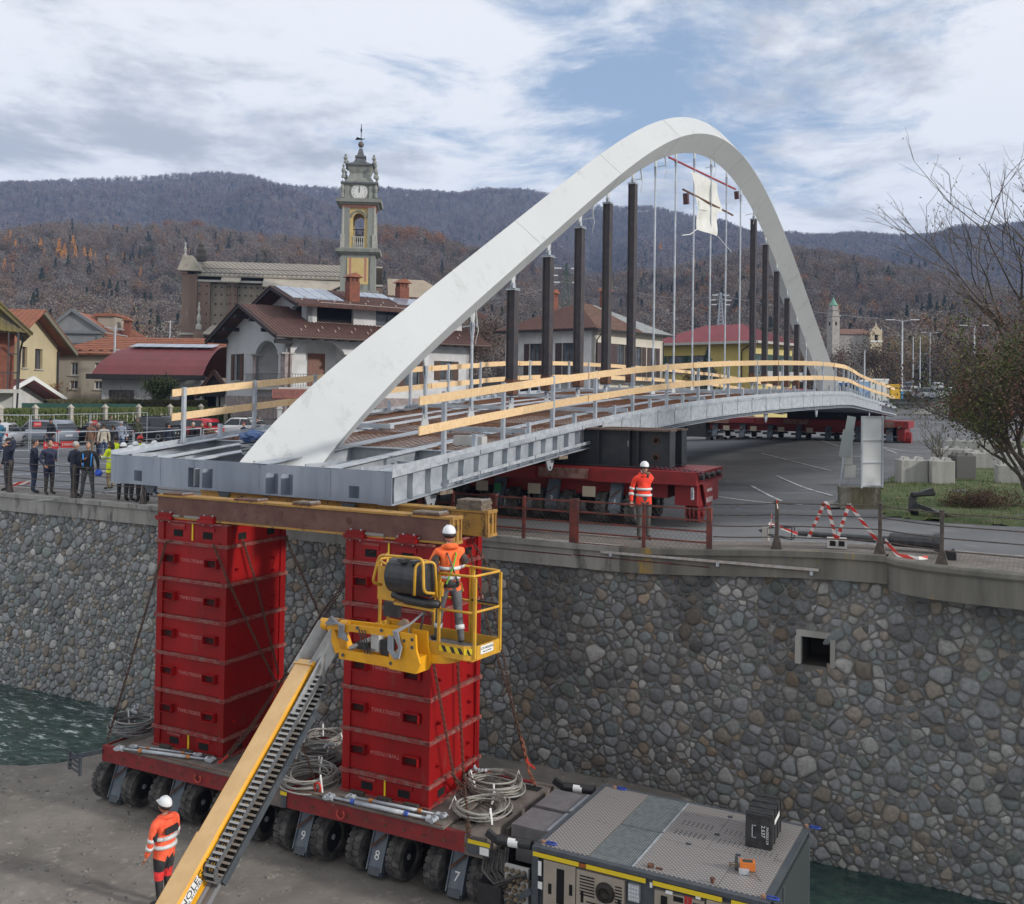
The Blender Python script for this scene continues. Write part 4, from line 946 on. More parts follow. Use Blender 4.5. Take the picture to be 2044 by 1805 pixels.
for k,v in enumerate([6.2,12.5,18.9,25.2,31.5,37.8,44.2,50.5]):
 for(a,c)in((-4.0-bul(v)*.8,-.4),(1.0,3.85+bul(v)*.8)):
  b=MB();z=zd(v);b.bx(a,c,v-.09,v+.09,z+.04,z+.16);b.bx(a,a+.10,v-.10,v+.10,z+.03,z+.17)
  for u in(a+.45,c-.5):b.bx(u-.09,u+.09,v-.07,v+.07,z-.0,z+.04)
  b.obj('transverse_beam',galv,bridge)
def board(s,uf,v0,v1,zc,off):
 n=[v0,v0+(v1-v0)/3,v0+(v1-v0)*2/3,v1]
 o=ribbon(lambda v:rect(uf(v)-s*.07+off,uf(v)-s*.07+off+s*.03,zd(v)+zc-.095,zd(v)+zc+.095),n).obj('rail_board',wood_m,bridge);return o
for s,uf,vst in((1,uR,2.06),(-1,uL,2.16)):
 v=vst;P=[]
 while v<VE-.8:P.append(v);v+=2.6
 for v in P:
  z=zd(v);b=MB();u=uf(v)-s*.11;b.bx(u-.045,u+.045,v-.045,v+.045,z-.02,z+1.46)
  b.obj('rail_post',galv,bridge)
  b=MB();u=uf(v)-s*.11;b.bx(u-.1,u+.1,v-.1,v+.1,z-.004,z+.01);b.prism([(v-.10,z+.011),(v-.05,z+.011),(v-.05,z+.16)],u-.006,u+.006,'x');b.obj('post_foot',galv,bridge)
  if v+1.3<VE:
   b=MB();z=zd(v+1.3);u=uf(v+1.3)-s*.11;b.bx(u-.045,u+.045,v+1.25,v+1.35,z-.02,z+.36);b.bx(u-.09,u+.09,v+1.2,v+1.4,z-.004,z+.03);b.obj('post_stub',galv,bridge)
 for zc in(1.34,.70):
  v=vst-1.05 if s>0 else vst-.35;k=0
  while v<VE-.3:
   v2=min(v+(3.9 if k else 4.4),VE-.2);board(s,uf,v-.0,v2+.12,zc+random.uniform(-.012,.012),-s*(.032*(k%2)));v=v2;k+=1
b=MB();b.bx(3.1,3.9,3.9,4.15,zd(4)+.0,zd(4)+.22);b.obj('kerb_block',conc_p,bridge)
b=MB()
for k in range(7):
 v0=7+k*.35;b.tube([(-3.9+.25*sin(i*.9+k),v0+i*.55+.1*cos(i+k),zd(v0+i*.5)+.05+.03*sin(i*2.1+k))for i in range(14)],.018,5)
b.obj('loose_cable',mat('grey_cable',(.12,.12,.13),rough=.5),bridge)
AC=[16.678,-22.649,15.376,-5.647,-1.563,0.9];AV,AH=32.453,29.002
def aprof(s):
 c=AC;z=c[0]+c[1]*s**2+c[2]*s**4+c[3]*s**6+c[4]*s+c[5]*s**3
 dz=(2*c[1]*s+4*c[2]*s**3+6*c[3]*s**5+c[4]+3*c[5]*s**2)/AH;n=sqrt(1+dz*dz)
 return AV+AH*s,z,-dz/n,1/n
def asec(s):
 v,z,nv,nz=aprof(s);sh=ss(.12,.5,s);fo=ss(0,1,(-.90-s)/.22)
 ua=.395-.02*s*s-.95*sh-.50*fo;na=.88*sh
 ub,nb=1.116+.02*s*s,.81+.09*s*s
 uk,nk=.30,1.607+.08*s*s
 return[(ua,v-nv*na,z-nz*na),(ub,v-nv*nb,z-nz*nb),(uk,v-nv*nk,z-nz*nk)]
S_=[-1.119+i*(1.045+1.119)/110 for i in range(111)]
vs=[];fs=[]
for i,s in enumerate(S_):
 vs+=asec(s)
 if i:fs+=[(3*i-3+k,3*i-3+(k+1)%3,3*i+(k+1)%3,3*i+k)for k in range(3)]
fs+=[(0,2,1),(3*110,3*110+1,3*110+2)]
me=bpy.data.meshes.new('arch');me.from_pydata(vs,[],fs);me.materials.append(arch_w);me.materials.append(arch_g)
bm_=bmesh.new();bm_.from_mesh(me);bmesh.ops.recalc_face_normals(bm_,faces=bm_.faces);bmesh.ops.bevel(bm_,geom=[e for e in bm_.edges if abs(e.verts[0].index-e.verts[1].index)==3],offset=.012,segments=1,affect='EDGES');bm_.to_mesh(me);bm_.free()
arch=bpy.data.objects.new('arch',me);COL.objects.link(arch);arch.parent=bridge
b=MB()
for s in(-.72,-.5,-.28,-.06,.05,.13,.22,.4,.62,.84):
 P3=[Vector(p)for p in asec(s)];v,z,nv,nz=aprof(s)
 for a,c in((1,2),(0,1)):
  d=Vector((0,nv,nz))*(.004 if(a,c)==(0,1)else -.004);b.bar(P3[a]+d,P3[c]+d,.012,.012)
b.obj('weld_seam',arch_g,arch)
def fork(mb,u,v,z,up=1,mi=0):
 mb.prism([(v-.07,z),(v+.07,z),(v+.05,z+.34*up),(v-.05,z+.34*up)],u-.045,u-.025,'x',mi);mb.prism([(v-.07,z),(v+.07,z),(v+.05,z+.34*up),(v-.05,z+.34*up)],u+.025,u+.045,'x',mi)
 mb.cyl((u,v,z+.30*up),(u,v,z+.62*up),.055,.035,n=10,mi=mi)
for k in range(20):
 v=6.77+2.44*k
 if v>AV+AH*1.02:break
 s=(v-AV)/AH
 for _ in range(6):
  q=asec(s)[2];s+=(v-q[1])/AH*.9
 zt=asec(s)[2][2];zb_=zd(v);u=.30
 b=MB();b.prism([(v-.16,zt+.22),(v+.16,zt+.22),(v+.07,zt-.24),(v-.07,zt-.24)],u-.02,u+.02,'x');b.obj('arch_lug',arch_w,bridge)
 b=MB();b.prism([(v-.22,zb_),(v+.22,zb_),(v+.07,zb_+.42),(v-.07,zb_+.42)],u-.02,u+.02,'x');b.bx(u-.2,u+.2,v-.26,v+.26,zb_-.003,zb_+.012);b.obj('deck_lug',arch_g,bridge)
 z0,z1=zb_+.34,zt-.28
 if z1-z0<.6:continue
 z1=zt-(.10 if(2<=k<=6 or 13<=k<=17)else .28);black=2<=k<=6 or 13<=k<=17
 if black:
  b=MB();w_=.125;b.bx(u-w_,u+w_,v-w_+.02,v+w_-.02,z0+.28,z1-.30)
  for q in(-1,1):b.bx(u+q*w_-.02,u+q*w_+.02,v-w_-.02,v+w_+.02,z0+.22,z1-.26)
  b.obj('temporary_strut',strut_m,bridge)
  b=MB()
  for(za,zc)in((z0-.02,z0+.5),(z1-.45,z1+.05)):b.bx(u-.16,u+.16,v-.17,v+.17,za+.2,za+.22);b.bx(u-.05,u-.03,v-.08,v+.08,za,za+.4);b.bx(u+.03,u+.05,v-.08,v+.08,za,za+.4)
  b.bx(u-.17,u+.17,v-.18,v+.18,z1-.30,z1-.27);b.bx(u-.16,u+.16,v-.165,v+.165,z0+.25,z0+.75,mi=1)
  b.obj('strut_bracket',[galv,rust_m],bridge)
 else:
  b=MB();b.cyl((u,v,z0+.2),(u,v,z1-.2),.042,n=10)
  zz=z0+3.
  b.cyl((u,v,z0+.6),(u,v,z0+.85),.058,n=10);fork(b,u,v,z0-.05,1);fork(b,u,v,z1+.05,-1);b.obj('hanger',galv,bridge)
for v in(9.2,17.3,21.9,24.6,31.2,38.0,45.8,50.2,54.6):
 s=(v-AV)/AH
 for _ in range(6):
  q=asec(s)[2];s+=(v-q[1])/AH*.9
 z=asec(s)[2][2];u=.42
 b=MB();b.bar((u,v,z+.12),(u+.06,v,z-.38),.05,.02);b.bar((u+.06,v,z-.30),(u-.45,v,z-.36),.03,.03);b.tube([(u+.05+.05*sin(i*.8),v+.03*cos(i),z-.34-.09*i)for i in range(7)],.012,4)
 b.obj('cable_bracket',arch_w,bridge)
v0,v1=6.77+2.44*7.6,6.77+2.44*12.1
CL={}
def cloth(rgb,rough=.85):
 k='cloth_%d_%d_%d'%tuple(int(c*1000)for c in rgb)
 return mat(k,rgb,tuple(min(1,c*1.5+.008)for c in rgb),7,rough,0,.006,9)
skin_m=mat('skin',(.42,.24,.17),(.36,.19,.13),8,.55)
hair_d=mat('dark_hair',(.018,.014,.012),(.04,.03,.025),30,.6)
hair_g=mat('grey_hair',(.30,.29,.28),(.42,.41,.40),30,.7)
shoe_m=mat('dark_shoes',(.03,.025,.022),rough=.6)
refl_m=mat('reflective_tape',(.62,.64,.64),rough=.35)
hel_w=mat('white_helmet',(.74,.75,.76),rough=.25)
EYE=mat('eye',(.02,.015,.012),rough=.2)
def head_mesh():
 b=bmesh.new();bmesh.ops.create_uvsphere(b,u_segments=16,v_segments=12,radius=1)
 for v in b.verts:
  x,y,z=v.co;w_=.077*(1-.18*max(0,-z));d=.098
  v.co=Vector((x*w_,y*d*(1 if y>0 else 1.02),z*.118))
  if z<-.1 and y>0:v.co.y+=.012*min(1,-z*2)
  if z<-.5:v.co.x*=.86
 vs=[tuple(v.co)for v in b.verts];fs=[tuple(q.index for q in f.verts)for f in b.faces];b.free()
 m=MB();m.add(vs,fs)
 m.add([(0,.094,.022),(-.013,.092,-.022),(.013,.092,-.022),(0,.122,-.018)],[(0,1,3),(0,3,2),(1,2,3)])
 for s in(-1,1):m.lathe([(.004,-.006),(.022,-.004),(.024,.006),(.008,.009)],c=(s*.078,-.004,-.004),n=8,axis='x')
 m.bar((-.024,.096,-.050),(.024,.096,-.050),.008,.008,mi=2)
 for s in(-1,1):m.lathe([(.001,0),(.010,.004),(.001,.009)],c=(s*.030,.088,.014),n=8,axis='y',mi=1)
 return m
HEAD=head_mesh()
def hand_mesh(grip=.5):
 """palm below the origin (wrist), thumb on the +x side, fingers along -z, palm facing +y"""
 m=MB();m.tube([(0,0,.01),(0,0,-.035),(0,.004,-.075)],[.026,.036,.034],8);m.v=[(x,y*.55,z)for(x,y,z)in m.v]
 for k,(x,L)in enumerate(((.027,.068),(.009,.078),(-.009,.072),(-.026,.056))):
  a=grip*1.1;p=Vector((x,.004,-.078));pts=[p];ang=grip*.5
  for q in(.42,.33,.25):
   p=p+Vector((0,sin(ang),-cos(ang)))*L*q;pts.append(p);ang+=a
  m.tube(pts,[.0095,.0092,.0085,.007],6)
 m.tube([(.024,.004,-.02),(.046,.016,-.045),(.050,.030,-.072),(.044,.042,-.090)],[.013,.012,.010,.008],6);return m
HANDS={g:hand_mesh(g).mesh('hand',skin_m,True)for g in(.35,1.1)}
def ik(a,c,l1,l2,hint):
 a,c=Vector(a),Vector(c);d=c-a;L=min(d.length,(l1+l2)*.995);d.normalize();c=a+d*L
 x=(l1*l1-l2*l2+L*L)/(2*L);h=sqrt(max(0,l1*l1-x*x));hv=Vector(hint);hv=(hv-d*hv.dot(d)).normalized();return a+d*x+hv*h,c
def person(P,rz,label,jacket,trousers,hat=None,hair=None,vest=None,hl=None,hr=None,tilt=0.,lean=0.,stance=.10,step=0.,H=1.75,bulk=1.,group=None,long_=False,bands=False,arm=None,shoes=None,hood=False,legband=False,grip=.35,cat='person',gloves=False):
 r=empty('person',place(P,rz),label,cat,group)
 k=H/1.75;ly=lean
 hip=Vector((0,0,.93));chest=Vector((0,ly*.5,1.28));neck=Vector((0,ly,1.47));hd=Vector((0,ly+.03+tilt*.05,1.64))
 J=[hip,Vector((0,ly*.2,1.08)),chest,Vector((0,ly*.9,1.40)),neck,Vector((0,ly+.015,1.55))]
 R=[.145*bulk,.150*bulk,.165*bulk,.135*bulk,.062,.055];reg=['p','j','j','j','j','s']
 E=[(0,1),(1,2),(2,3),(3,4),(4,5)]
 for s in(-1,1):
  st=stance*s;fy=step*s
  b0=len(J);knee=Vector((s*.10+(st-s*.10)*.5*1.,fy*.5+.02,.50));ank=Vector((st,fy-.02,.09));toe=Vector((st+s*.03,fy+.17,.04))
  J+=[Vector((s*.095,0,.88)),knee,ank,toe];R+=[.105*bulk,.072,.052,.042];reg+=['p','p','p','b']
  E+=[(0,b0),(b0,b0+1),(b0+1,b0+2),(b0+2,b0+3)]
  sh=Vector((s*.185*bulk,ly*.95,1.405));tgt=(hr if s>0 else hl)or(s*(.27*bulk),.05+ly*.5,.86)
  el,wr=ik(sh,tgt,.30,.27,(s*.5,-1,-.3));b0=len(J);J+=[sh,el,wr];R+=[.072,.056,.042];reg+=['a','a','a'];E+=[(3,b0),(b0,b0+1),(b0+1,b0+2)]
  hnd=bpy.data.objects.new('hand',HANDS[grip]);COL.objects.link(hnd);hnd.parent=r
  d=(wr-el).normalized();z=-d;y=Vector((0,1,0))if abs(d.y)<.85 else Vector((0,0,1));y=(y-z*y.dot(z)).normalized();x=y.cross(z)
  Mh=Matrix((x,y,z)).transposed().to_4x4();Mh.translation=wr*k
  hnd.matrix_local=Mh@Matrix.Diagonal((-s*k*1.05,k*1.05,k*1.05,1))
 me=bpy.data.meshes.new('body');me.from_pydata([tuple(j)for j in J],E,[]);o=bpy.data.objects.new('body',me);COL.objects.link(o)
 md=o.modifiers.new('s','SKIN');md.use_smooth_shade=True
 for i,sv in enumerate(me.skin_vertices[0].data):
  fl=.78 if reg[i]in 'jp' and i<5 else 1.
  sv.radius=(R[i],R[i]*fl);sv.use_root=(i==0)
 o.modifiers.new('u','SUBSURF').levels=1
 dg=bpy.context.evaluated_depsgraph_get();m2=bpy.data.meshes.new_from_object(o.evaluated_get(dg));bpy.data.objects.remove(o)
 mb=MB();mb.v=[tuple(v.co)for v in m2.vertices];mb.f=[tuple(p.vertices)for p in m2.polygons]
 mats=[cloth(jacket),cloth(trousers),skin_m,shoes or shoe_m,EYE,cloth(vest)if vest else cloth(jacket),cloth(arm)if arm else cloth(jacket)]
 mi=[]
 for f in mb.f:
  c=sum((Vector(mb.v[i])for i in f),Vector())/len(f);best=9;q=0
  for(a,b)in E:
   A_,B_=J[a],J[b];d=B_-A_;t=max(0,min(1,(c-A_).dot(d)/d.length_squared));ds=(c-(A_+d*t)).length
   if ds<best:best=ds;q=b if t>.5 else a;qq=(a,b)
  rg=reg[q]
  if c.z<.075:m_=3
  elif c.z>1.50 and abs(c.x)<.1:m_=2
  elif rg=='a':m_=6
  elif rg=='j' or(rg=='p' and c.z>(.62 if long_ else .84)and reg[qq[1]]=='p' and c.z>(.55 if long_ else .84)):m_=5 if vest else 0
  elif rg=='s':m_=2
  elif rg=='b':m_=3
  else:m_=1
  mi.append(m_)
 mb.mi=mi
 h=MB();h.v=list(HEAD.v);h.f=list(HEAD.f);h.mi=[{0:2,1:4,2:2}[q]for q in HEAD.mi]
 Mhd=Matrix.Translation(hd)@Matrix.Rotation(-tilt,4,'X');h.xf(Mhd);mb.add(h.v,h.f);mb.mi[-len(h.f):]=h.mi
 mb.v=[(x*k,y*k,z*k)for(x,y,z)in mb.v]
 body=mb.obj('body',mats,r,True)
 Mk=Matrix.Diagonal((k,k,k,1))@Mhd
 def capm(prof,m,name):
  c=MB();c.lathe(prof,n=16);return c
 if hair is not None:
  c=MB();c.lathe([(.079,-.03),(.083,.02),(.078,.07),(.055,.105),(.02,.122),(.001,.124)],n=14);c.v=[(x,y*1.2-.014,z)for(x,y,z)in c.v]
  if long_=='hair':c.tube([(0,-.07,.02),(0,-.10,-.1),(0,-.10,-.26)],[.08,.085,.05],10)
  c.v=[(x,y if y<.06 else .06+(y-.06)*.4,z)for(x,y,z)in c.v];c.obj('hair',hair,r,True,Mk)
 if hat:
  kind,hm=hat
  if kind=='helmet':
   c=MB();c.lathe([(.098,.035),(.104,.04),(.104,.05),(.098,.085),(.078,.128),(.045,.152),(.001,.158)],n=18);c.v=[(x,y*1.2,z)for(x,y,z)in c.v]
   c.prism([(-.07,.10),(.07,.10),(.045,.155),(-.045,.155)],.036,.046,'z');
   for q in(-.03,0,.03):c.tube([(q,-.10,.085),(q,-.05,.142),(q,.02,.160),(q,.08,.128)],.008,5)
   hh=c.obj('helmet',hm,r,True,Mk)
   c=MB();c.tube([(-.088,.0,.04),(-.078,.02,-.04),(-.03,.075,-.115),(.03,.075,-.115),(.078,.02,-.04),(.088,0,.04)],.005,4);c.obj('chin_strap',black_m,r,False,Mk)
   c=MB();c.lathe([(.094,-.01),(.10,.012),(.099,.034)],n=16);c.v=[(x,y*1.16-.012,z)for(x,y,z)in c.v if 1];c.obj('helmet_band',hair_d,r,True,Mk)
  elif kind=='cap':
   c=MB();c.lathe([(.084,.03),(.088,.055),(.078,.10),(.045,.128),(.001,.132)],n=14);c.v=[(x,y*1.18,z)for(x,y,z)in c.v];c.prism([(-.06,.07),(.06,.07),(.045,.165),(-.045,.165)],.034,.044,'z');c.obj('cap',hm,r,True,Mk)
  elif kind=='beanie':
   c=MB();c.lathe([(.087,.0),(.092,.02),(.088,.07),(.06,.115),(.001,.14)],n=14);c.v=[(x,y*1.18-.006,z)for(x,y,z)in c.v];c.obj('beanie',hm,r,True,Mk)
 if hood:
  c=MB();c.tube([(-.10,ly-.02,1.47),(-.07,ly-.10,1.49),(0,ly-.13,1.50),(.07,ly-.10,1.49),(.10,ly-.02,1.47),(.06,ly+.07,1.45),(-.06,ly+.07,1.45)],.045,8,closed=True);c.v=[(x*k,y*k,z*k)for(x,y,z)in c.v];c.obj('hood',cloth(vest or jacket),r,True)
 def ring(name,zc,rr,hh,m,cx=0,cy=0,fl=.80):
  c=MB();c.lathe([(rr,-hh/2),(rr+.004,0),(rr,hh/2)],n=20);c.v=[((x+cx)*k,(y*fl+cy)*k,(z+zc)*k)for(x,y,z)in c.v];return c.obj(name,m,r,True)
 if bands:
  for zc in(1.02,1.16):ring('reflective_band',zc,.168*bulk,.05,refl_m,0,ly*.35)
  for s in(-1,1):
   i=6+(0 if s<0 else 7)+4;a,e,wv=J[i],J[i+1],J[i+2]
   for(p,q,t)in((a,e,.82),(e,wv,.30)):
    p0=p+(q-p)*t;d=(q-p).normalized()*.028;c=MB();c.tube([(p0-d)*k,(p0+d)*k],.064*k,12);c.obj('reflective_band',refl_m,r,True)
 if legband:
  for s in(-1,1):
   i=6+(0 if s<0 else 7);kn,an=J[i+1],J[i+2];p0=kn+(an-kn)*.55;d=(an-kn).normalized()*.035;c=MB();c.tube([(p0-d)*k,(p0+d)*k],.070*k,12);c.obj('reflective_band',refl_m,r,True)
 return r,k
navy=(.012,.016,.035);blk=(.012,.012,.014);grey=(.06,.06,.065);jeans=(.03,.05,.10);hiv=(.62,.80,.02);ora=(.80,.10,.02);olive=(.05,.055,.03)
def face(px):
 return 0
def stand(px,py,*a,**k):
 P=ong(px,py,.0);t=tw(P)
 off=.03 if WY<t.y<WY+1.35 else 0
 P=ong(px,py,off)
 t=tw(P)
 if t.y<WY+.30:
  t=tw(onplane(px,py,T(0,WY+.30),TY));P=G(t.x,WY+.30,.03)
 return person(P,*a,**k)
GC='onlookers on the riverside pavement'
pp,k_=stand(16,990,pi-.5,'man in dark cap and navy puffer jacket holding a phone to his ear',navy,grey,hat=('cap',cloth(blk)),hl=(-.12,.16,1.56),group=GC,bulk=1.08)
stand(66,997,-1.0,'stout man in navy quilted jacket and blue trousers holding something orange',navy,(.02,.03,.06),hair=hair_d,hr=(.12,.30,1.15),hl=(-.10,.28,1.12),group=GC,bulk=1.2)
stand(97,992,-2.2,'man in long navy parka with his hand in his pocket',(.016,.02,.045),(.05,.045,.04),hair=hair_d,hr=(.22,.12,.95),hl=(-.12,.20,1.10),tilt=-.35,group=GC,long_=True,bulk=1.1)
stand(148,999,-.6,'grey haired man in a dark navy overcoat seen from behind',navy,(.02,.02,.03),hair=hair_g,group=GC,long_=True,bulk=1.08,hl=(-.2,.2,1.05))
p5,k_=stand(174,1002,pi+.2,'man in black jacket with bright blue lining looking at his phone',blk,(.07,.07,.075),hair=hair_d,hr=(.05,.36,1.22),tilt=-.5,stance=.17,group=GC,bulk=1.15)
b=MB()
for s in(-1,1):b.tube([(s*.13,.13,1.40),(s*.12,.155,1.2),(s*.11,.15,1.0)],.022,6)
b.obj('jacket_lining',cloth((.03,.22,.62)),p5)
b=MB();b.lathe([(.10,-.05),(.12,0),(.11,.06),(.06,.11),(.001,.125)],n=16);o=b.obj('helmet_in_hand',mat('blue_helmet',(.02,.09,.55),rough=.3),None,True);o.matrix_world=p5.matrix_world@Matrix.Translation((-.34,.12,.80))@Matrix.Rotation(2.2,4,'X');tag(o,'bright blue safety helmet hanging from the hand of the man with the phone','helmet')
stand(220,977,1.2,'long haired woman in yellow high visibility coat and beige trousers',hiv,(.20,.15,.09),vest=hiv,hair=hair_d,long_='hair',hl=(-.15,.3,1.2),group=GC,bands=True,H=1.66)
stand(229,962,.4,'dark haired person in yellow high visibility vest behind the long haired woman',hiv,blk,vest=hiv,arm=blk,hair=hair_d,group=GC,H=1.7)
stand(279,968,pi-.3,'man in red helmet and bright yellow jacket beside the bridge end',hiv,blk,hat=('helmet',mat('red_helmet',(.55,.03,.02),rough=.3)),vest=hiv,arm=hiv,group=GC)
stand(244,1003,.3,'person in white helmet and dark coat behind the bridge end, first of four',blk,blk,hat=('helmet',hel_w),group=GC)
stand(257,1006,-.3,'person in white helmet and dark skirt behind the bridge end, second of four',blk,(.02,.02,.025),hat=('helmet',hel_w),group=GC,H=1.68)
stand(268,996,.2,'person in white helmet and grey jacket behind the bridge end, third of four',(.05,.05,.05),blk,hat=('helmet',hel_w),group=GC)
stand(285,1008,.5,'person in white helmet with wide black trousers behind the bridge end, fourth of four',(.03,.03,.035),blk,hat=('helmet',hel_w),group=GC,stance=.14)
stand(305,989,pi+.9,'man in white helmet, dark jacket and jeans at the right end of the group',blk,jeans,hat=('helmet',hel_w),group=GC)
GB='onlookers behind the mesh barrier'
for(px,py,hd_,lb,jk,tr,kw)in[(101,900,2.8,'man in black cap and black jacket in front of the silver estate car',blk,(.03,.03,.05),dict(hat=('cap',cloth(blk)))),(181,910,2.9,'man in tan brown jacket and pale cap by the barrier post',(.20,.11,.07),(.16,.13,.09),dict(hat=('cap',cloth((.45,.45,.42))))),(196,915,2.3,'balding man in dark red and black jacket',(.05,.015,.015),navy,dict(hair=hair_g)),(206,917,.5,'person in cream fleece and blue jeans',(.45,.40,.32),jeans,dict(hair=hair_d)),(224,914,.2,'woman in black jacket with dark hair',blk,navy,dict(hair=hair_d,H=1.66)),(241,907,.1,'man in pale grey and blue jacket seen from behind',(.22,.25,.32),jeans,dict(hair=hair_g)),(219,885,-1.4,'dark haired man in olive green jacket and blue collar near the parked cars',(.05,.06,.045),navy,dict(hair=hair_d)),(274,893,pi,'man in flat cap and olive coat walking past the dark car',olive,blk,dict(hat=('cap',cloth((.10,.09,.07))))),(336,912,.1,'man in navy jacket and dark cap, leftmost in front of the red car',navy,blk,dict(hat=('beanie',cloth(blk)))),(362,912,.5,'man in black coat with grey hair, second in front of the red car',blk,blk,dict(hair=hair_g)),(385,910,pi-.4,'balding man in dark jacket facing the river, third in front of the red car',blk,navy,dict(hair=hair_g)),(403,911,pi,'man with dark hair and dark coat, fourth in front of the red car',(.03,.02,.02),blk,dict(hair=hair_d)),(418,912,pi+.4,'older man in brown coat holding a phone near the red car',(.10,.06,.03),blk,dict(hair=hair_g,hl=(-.1,.3,1.4))),(486,907,pi-.6,'man in dark red cap behind the edge of the bridge deck',navy,blk,dict(hat=('cap',cloth((.12,.03,.04))))),(512,892,-.2,'man in black cap leaning on the small barrier behind the white car',blk,blk,dict(hat=('cap',cloth(blk)),H=1.8)),(-2,905,1.2,'person in blue jacket cut off by the left edge',(.02,.10,.16),jeans,dict(hair=hair_d)),(612,872,-.4,'man in dark jacket by the gate of the stone house',blk,blk,dict(hair=hair_d))]:
 stand(px,py,hd_,lb,jk,tr,group=GB,**kw)
pr,k_=person(ong(1284,1077,.03),pi+.12,'worker in red reflective jacket holding a radio to his mouth by the railing',(.80,.045,.02),(.06,.06,.055),hat=('helmet',hel_w),vest=(.80,.045,.02),hl=(-.02,.20,1.53),bands=True,H=1.84,bulk=1.12,hood=True,hair=hair_d,grip=1.1,legband=False)
b=MB();b.bx(-.06,-.01,.20,.235,1.50,1.66);b.bar((-.035,.22,1.66),(-.035,.22,1.76),.01);b.obj('radio',black_m,pr)
pl,k_=person(ong(338,1812,0)if False else T(1.37,-2.88,-5.6),1.15,'worker in orange reflective workwear and white helmet standing on the river bed',(.85,.10,.04),(.02,.02,.022),hat=('helmet',hel_w),vest=(.85,.10,.04),bands=True,H=1.86,bulk=1.34,hood=True,hair=hair_d,tilt=-.25,hl=(-.27,.14,.86),hr=(.24,.20,.92))
b=MB();b.prism([(-.15,1.42),(.15,1.42),(.17,1.34),(.12,1.30),(-.12,1.30),(-.17,1.34)],-.168,-.15,'y');b.obj('shoulder_panel',cloth(blk),pl)
for s in(-1,1):
 b=MB();b.tube([(s*.245,.0,1.36),(s*.262,-.005,1.30),(s*.268,.0,1.22)],[.05,.062,.05],10);b.obj('shoulder_patch',cloth(blk),pl)
 b=MB();b.tube([(s*.11,.01,.66),(s*.105,.015,.58),(s*.10,.02,.50)],[.088,.086,.080],10);b.obj('red_knee_panel',cloth((.60,.03,.03)),pl)
text('back_print','FAGIOLI',.10,Matrix.Translation((0,-.165,1.245))@rotm((1,0,0),(0,-.12,1)),refl_m,pl)
ph,k_=person(T(-2.15,2.9,-5.75),2.0,'worker in red jacket and dark helmet half hidden behind the left tower',(.55,.02,.03),blk,hat=('helmet',mat('dark_helmet',(.03,.03,.04),rough=.3)),H=1.8,bulk=1.1,vest=(.55,.02,.03))
lift=empty('boom_lift',place(at(302,1860,13.6)),'yellow telescopic boom lift with cable carrier and work basket in front of the right tower','boom lift')
LI=lift.matrix_world.inverted()
P0=at(240,1965,13.1);P1=at(612,1312,16.8)
ax=(P1-P0).normalized();hx=ax.cross(Vector((0,0,1))).normalized();nx=hx.cross(ax);LB=(P1-P0).length
MBm=Matrix((hx,ax,nx)).transposed().to_4x4();MBm.translation=P0;ML=LI@MBm
def px2t(py):return None
def loft(mb,x0,x1,z0,z1,ya,yb,bev=.03,mi=0):
 p=[(x0+bev,z1),(x1-bev,z1),(x1,z1-bev),(x1,z0+bev),(x1-bev,z0),(x0+bev,z0),(x0,z0+bev),(x0,z1-bev)]
 n=8;vs=[(x,ya,z)for(x,z)in p]+[(x,yb,z)for(x,z)in p]
 fs=[(k,(k+1)%n,(k+1)%n+n,k+n)for k in range(n)]
 mb.add(vs,fs[:1],1 if mi==0 else mi);mb.add(vs,fs[1:]+[tuple(range(n))[::-1],tuple(range(n,2*n))],mi)
SP=LB*.40
b=MB();loft(b,-.19,.19,-.46,.0,0,SP);b.obj('outer_boom',[yel_m,boomtop],lift,M=ML)
b=MB();loft(b,-.175,.175,-.36,-.012,SP-.02,LB-.12);b.obj('inner_boom',[yel_m,boomtop],lift,M=ML)
b=MB();loft(b,-.20,.20,-.42,.012,LB-.14,LB-.05,mi=0);b.obj('boom_collar',[yel_m,boomtop],lift,M=ML)
b=MB()
for x in(-.12,.12):b.cyl((x,LB-.095,.01),(x,LB-.095,.03),.016,n=6)
b.obj('bolts',galv,lift,M=ML)
b=MB();b.bx(-.17,.17,SP-.05,SP+.012,-.47,-.40);b.bx(.191,.215,SP-1.9,SP-.2,-.40,-.33);b.obj('boom_guard',mat('grey_guard',(.20,.20,.21),rough=.5),lift,M=ML)
b=MB();b.bx(.15,.26,SP-1.3,SP-.05,-.56,-.47);b.bx(.15,.26,.2,SP-1.5,-.60,-.47);b.obj('cable_tray',mat('grey_guard',(.2,.2,.2)),lift,M=ML)
cc_g=mat('carrier_side_link',(.075,.08,.085),(.12,.12,.125),20,.6);cc_r=mat('carrier_rung',(.30,.30,.29),rough=.5)
ya,yb=SP-.35,LB-.25;zt,zl=-.10,-.37;xo,xw=.215,.17
def cpath(n=74):
 L1=yb-ya;rb=(zt-zl)/2;tot=2*L1+pi*rb;out=[]
 for i in range(n+1):
  d=tot*i/n
  if d<L1:out.append((yb-d,zt,0))
  elif d<L1+pi*rb:a=(d-L1)/rb;out.append((ya-sin(a)*rb,(zt+zl)/2+cos(a)*rb,a))
  else:out.append((ya+(d-L1-pi*rb),zl,pi))
 return out
CP=cpath()
b=MB()
for i in range(len(CP)-1):
 (y0,z0,_),(y1,z1,_)=CP[i],CP[i+1]
 for x in(xo,xo+xw):b.bar((x,y0,z0),(x,y1,z1),.016,.075,up=(1,0,0)if False else(0,.01,1))
b.obj('side_links',cc_g,lift,M=ML)
b=MB()
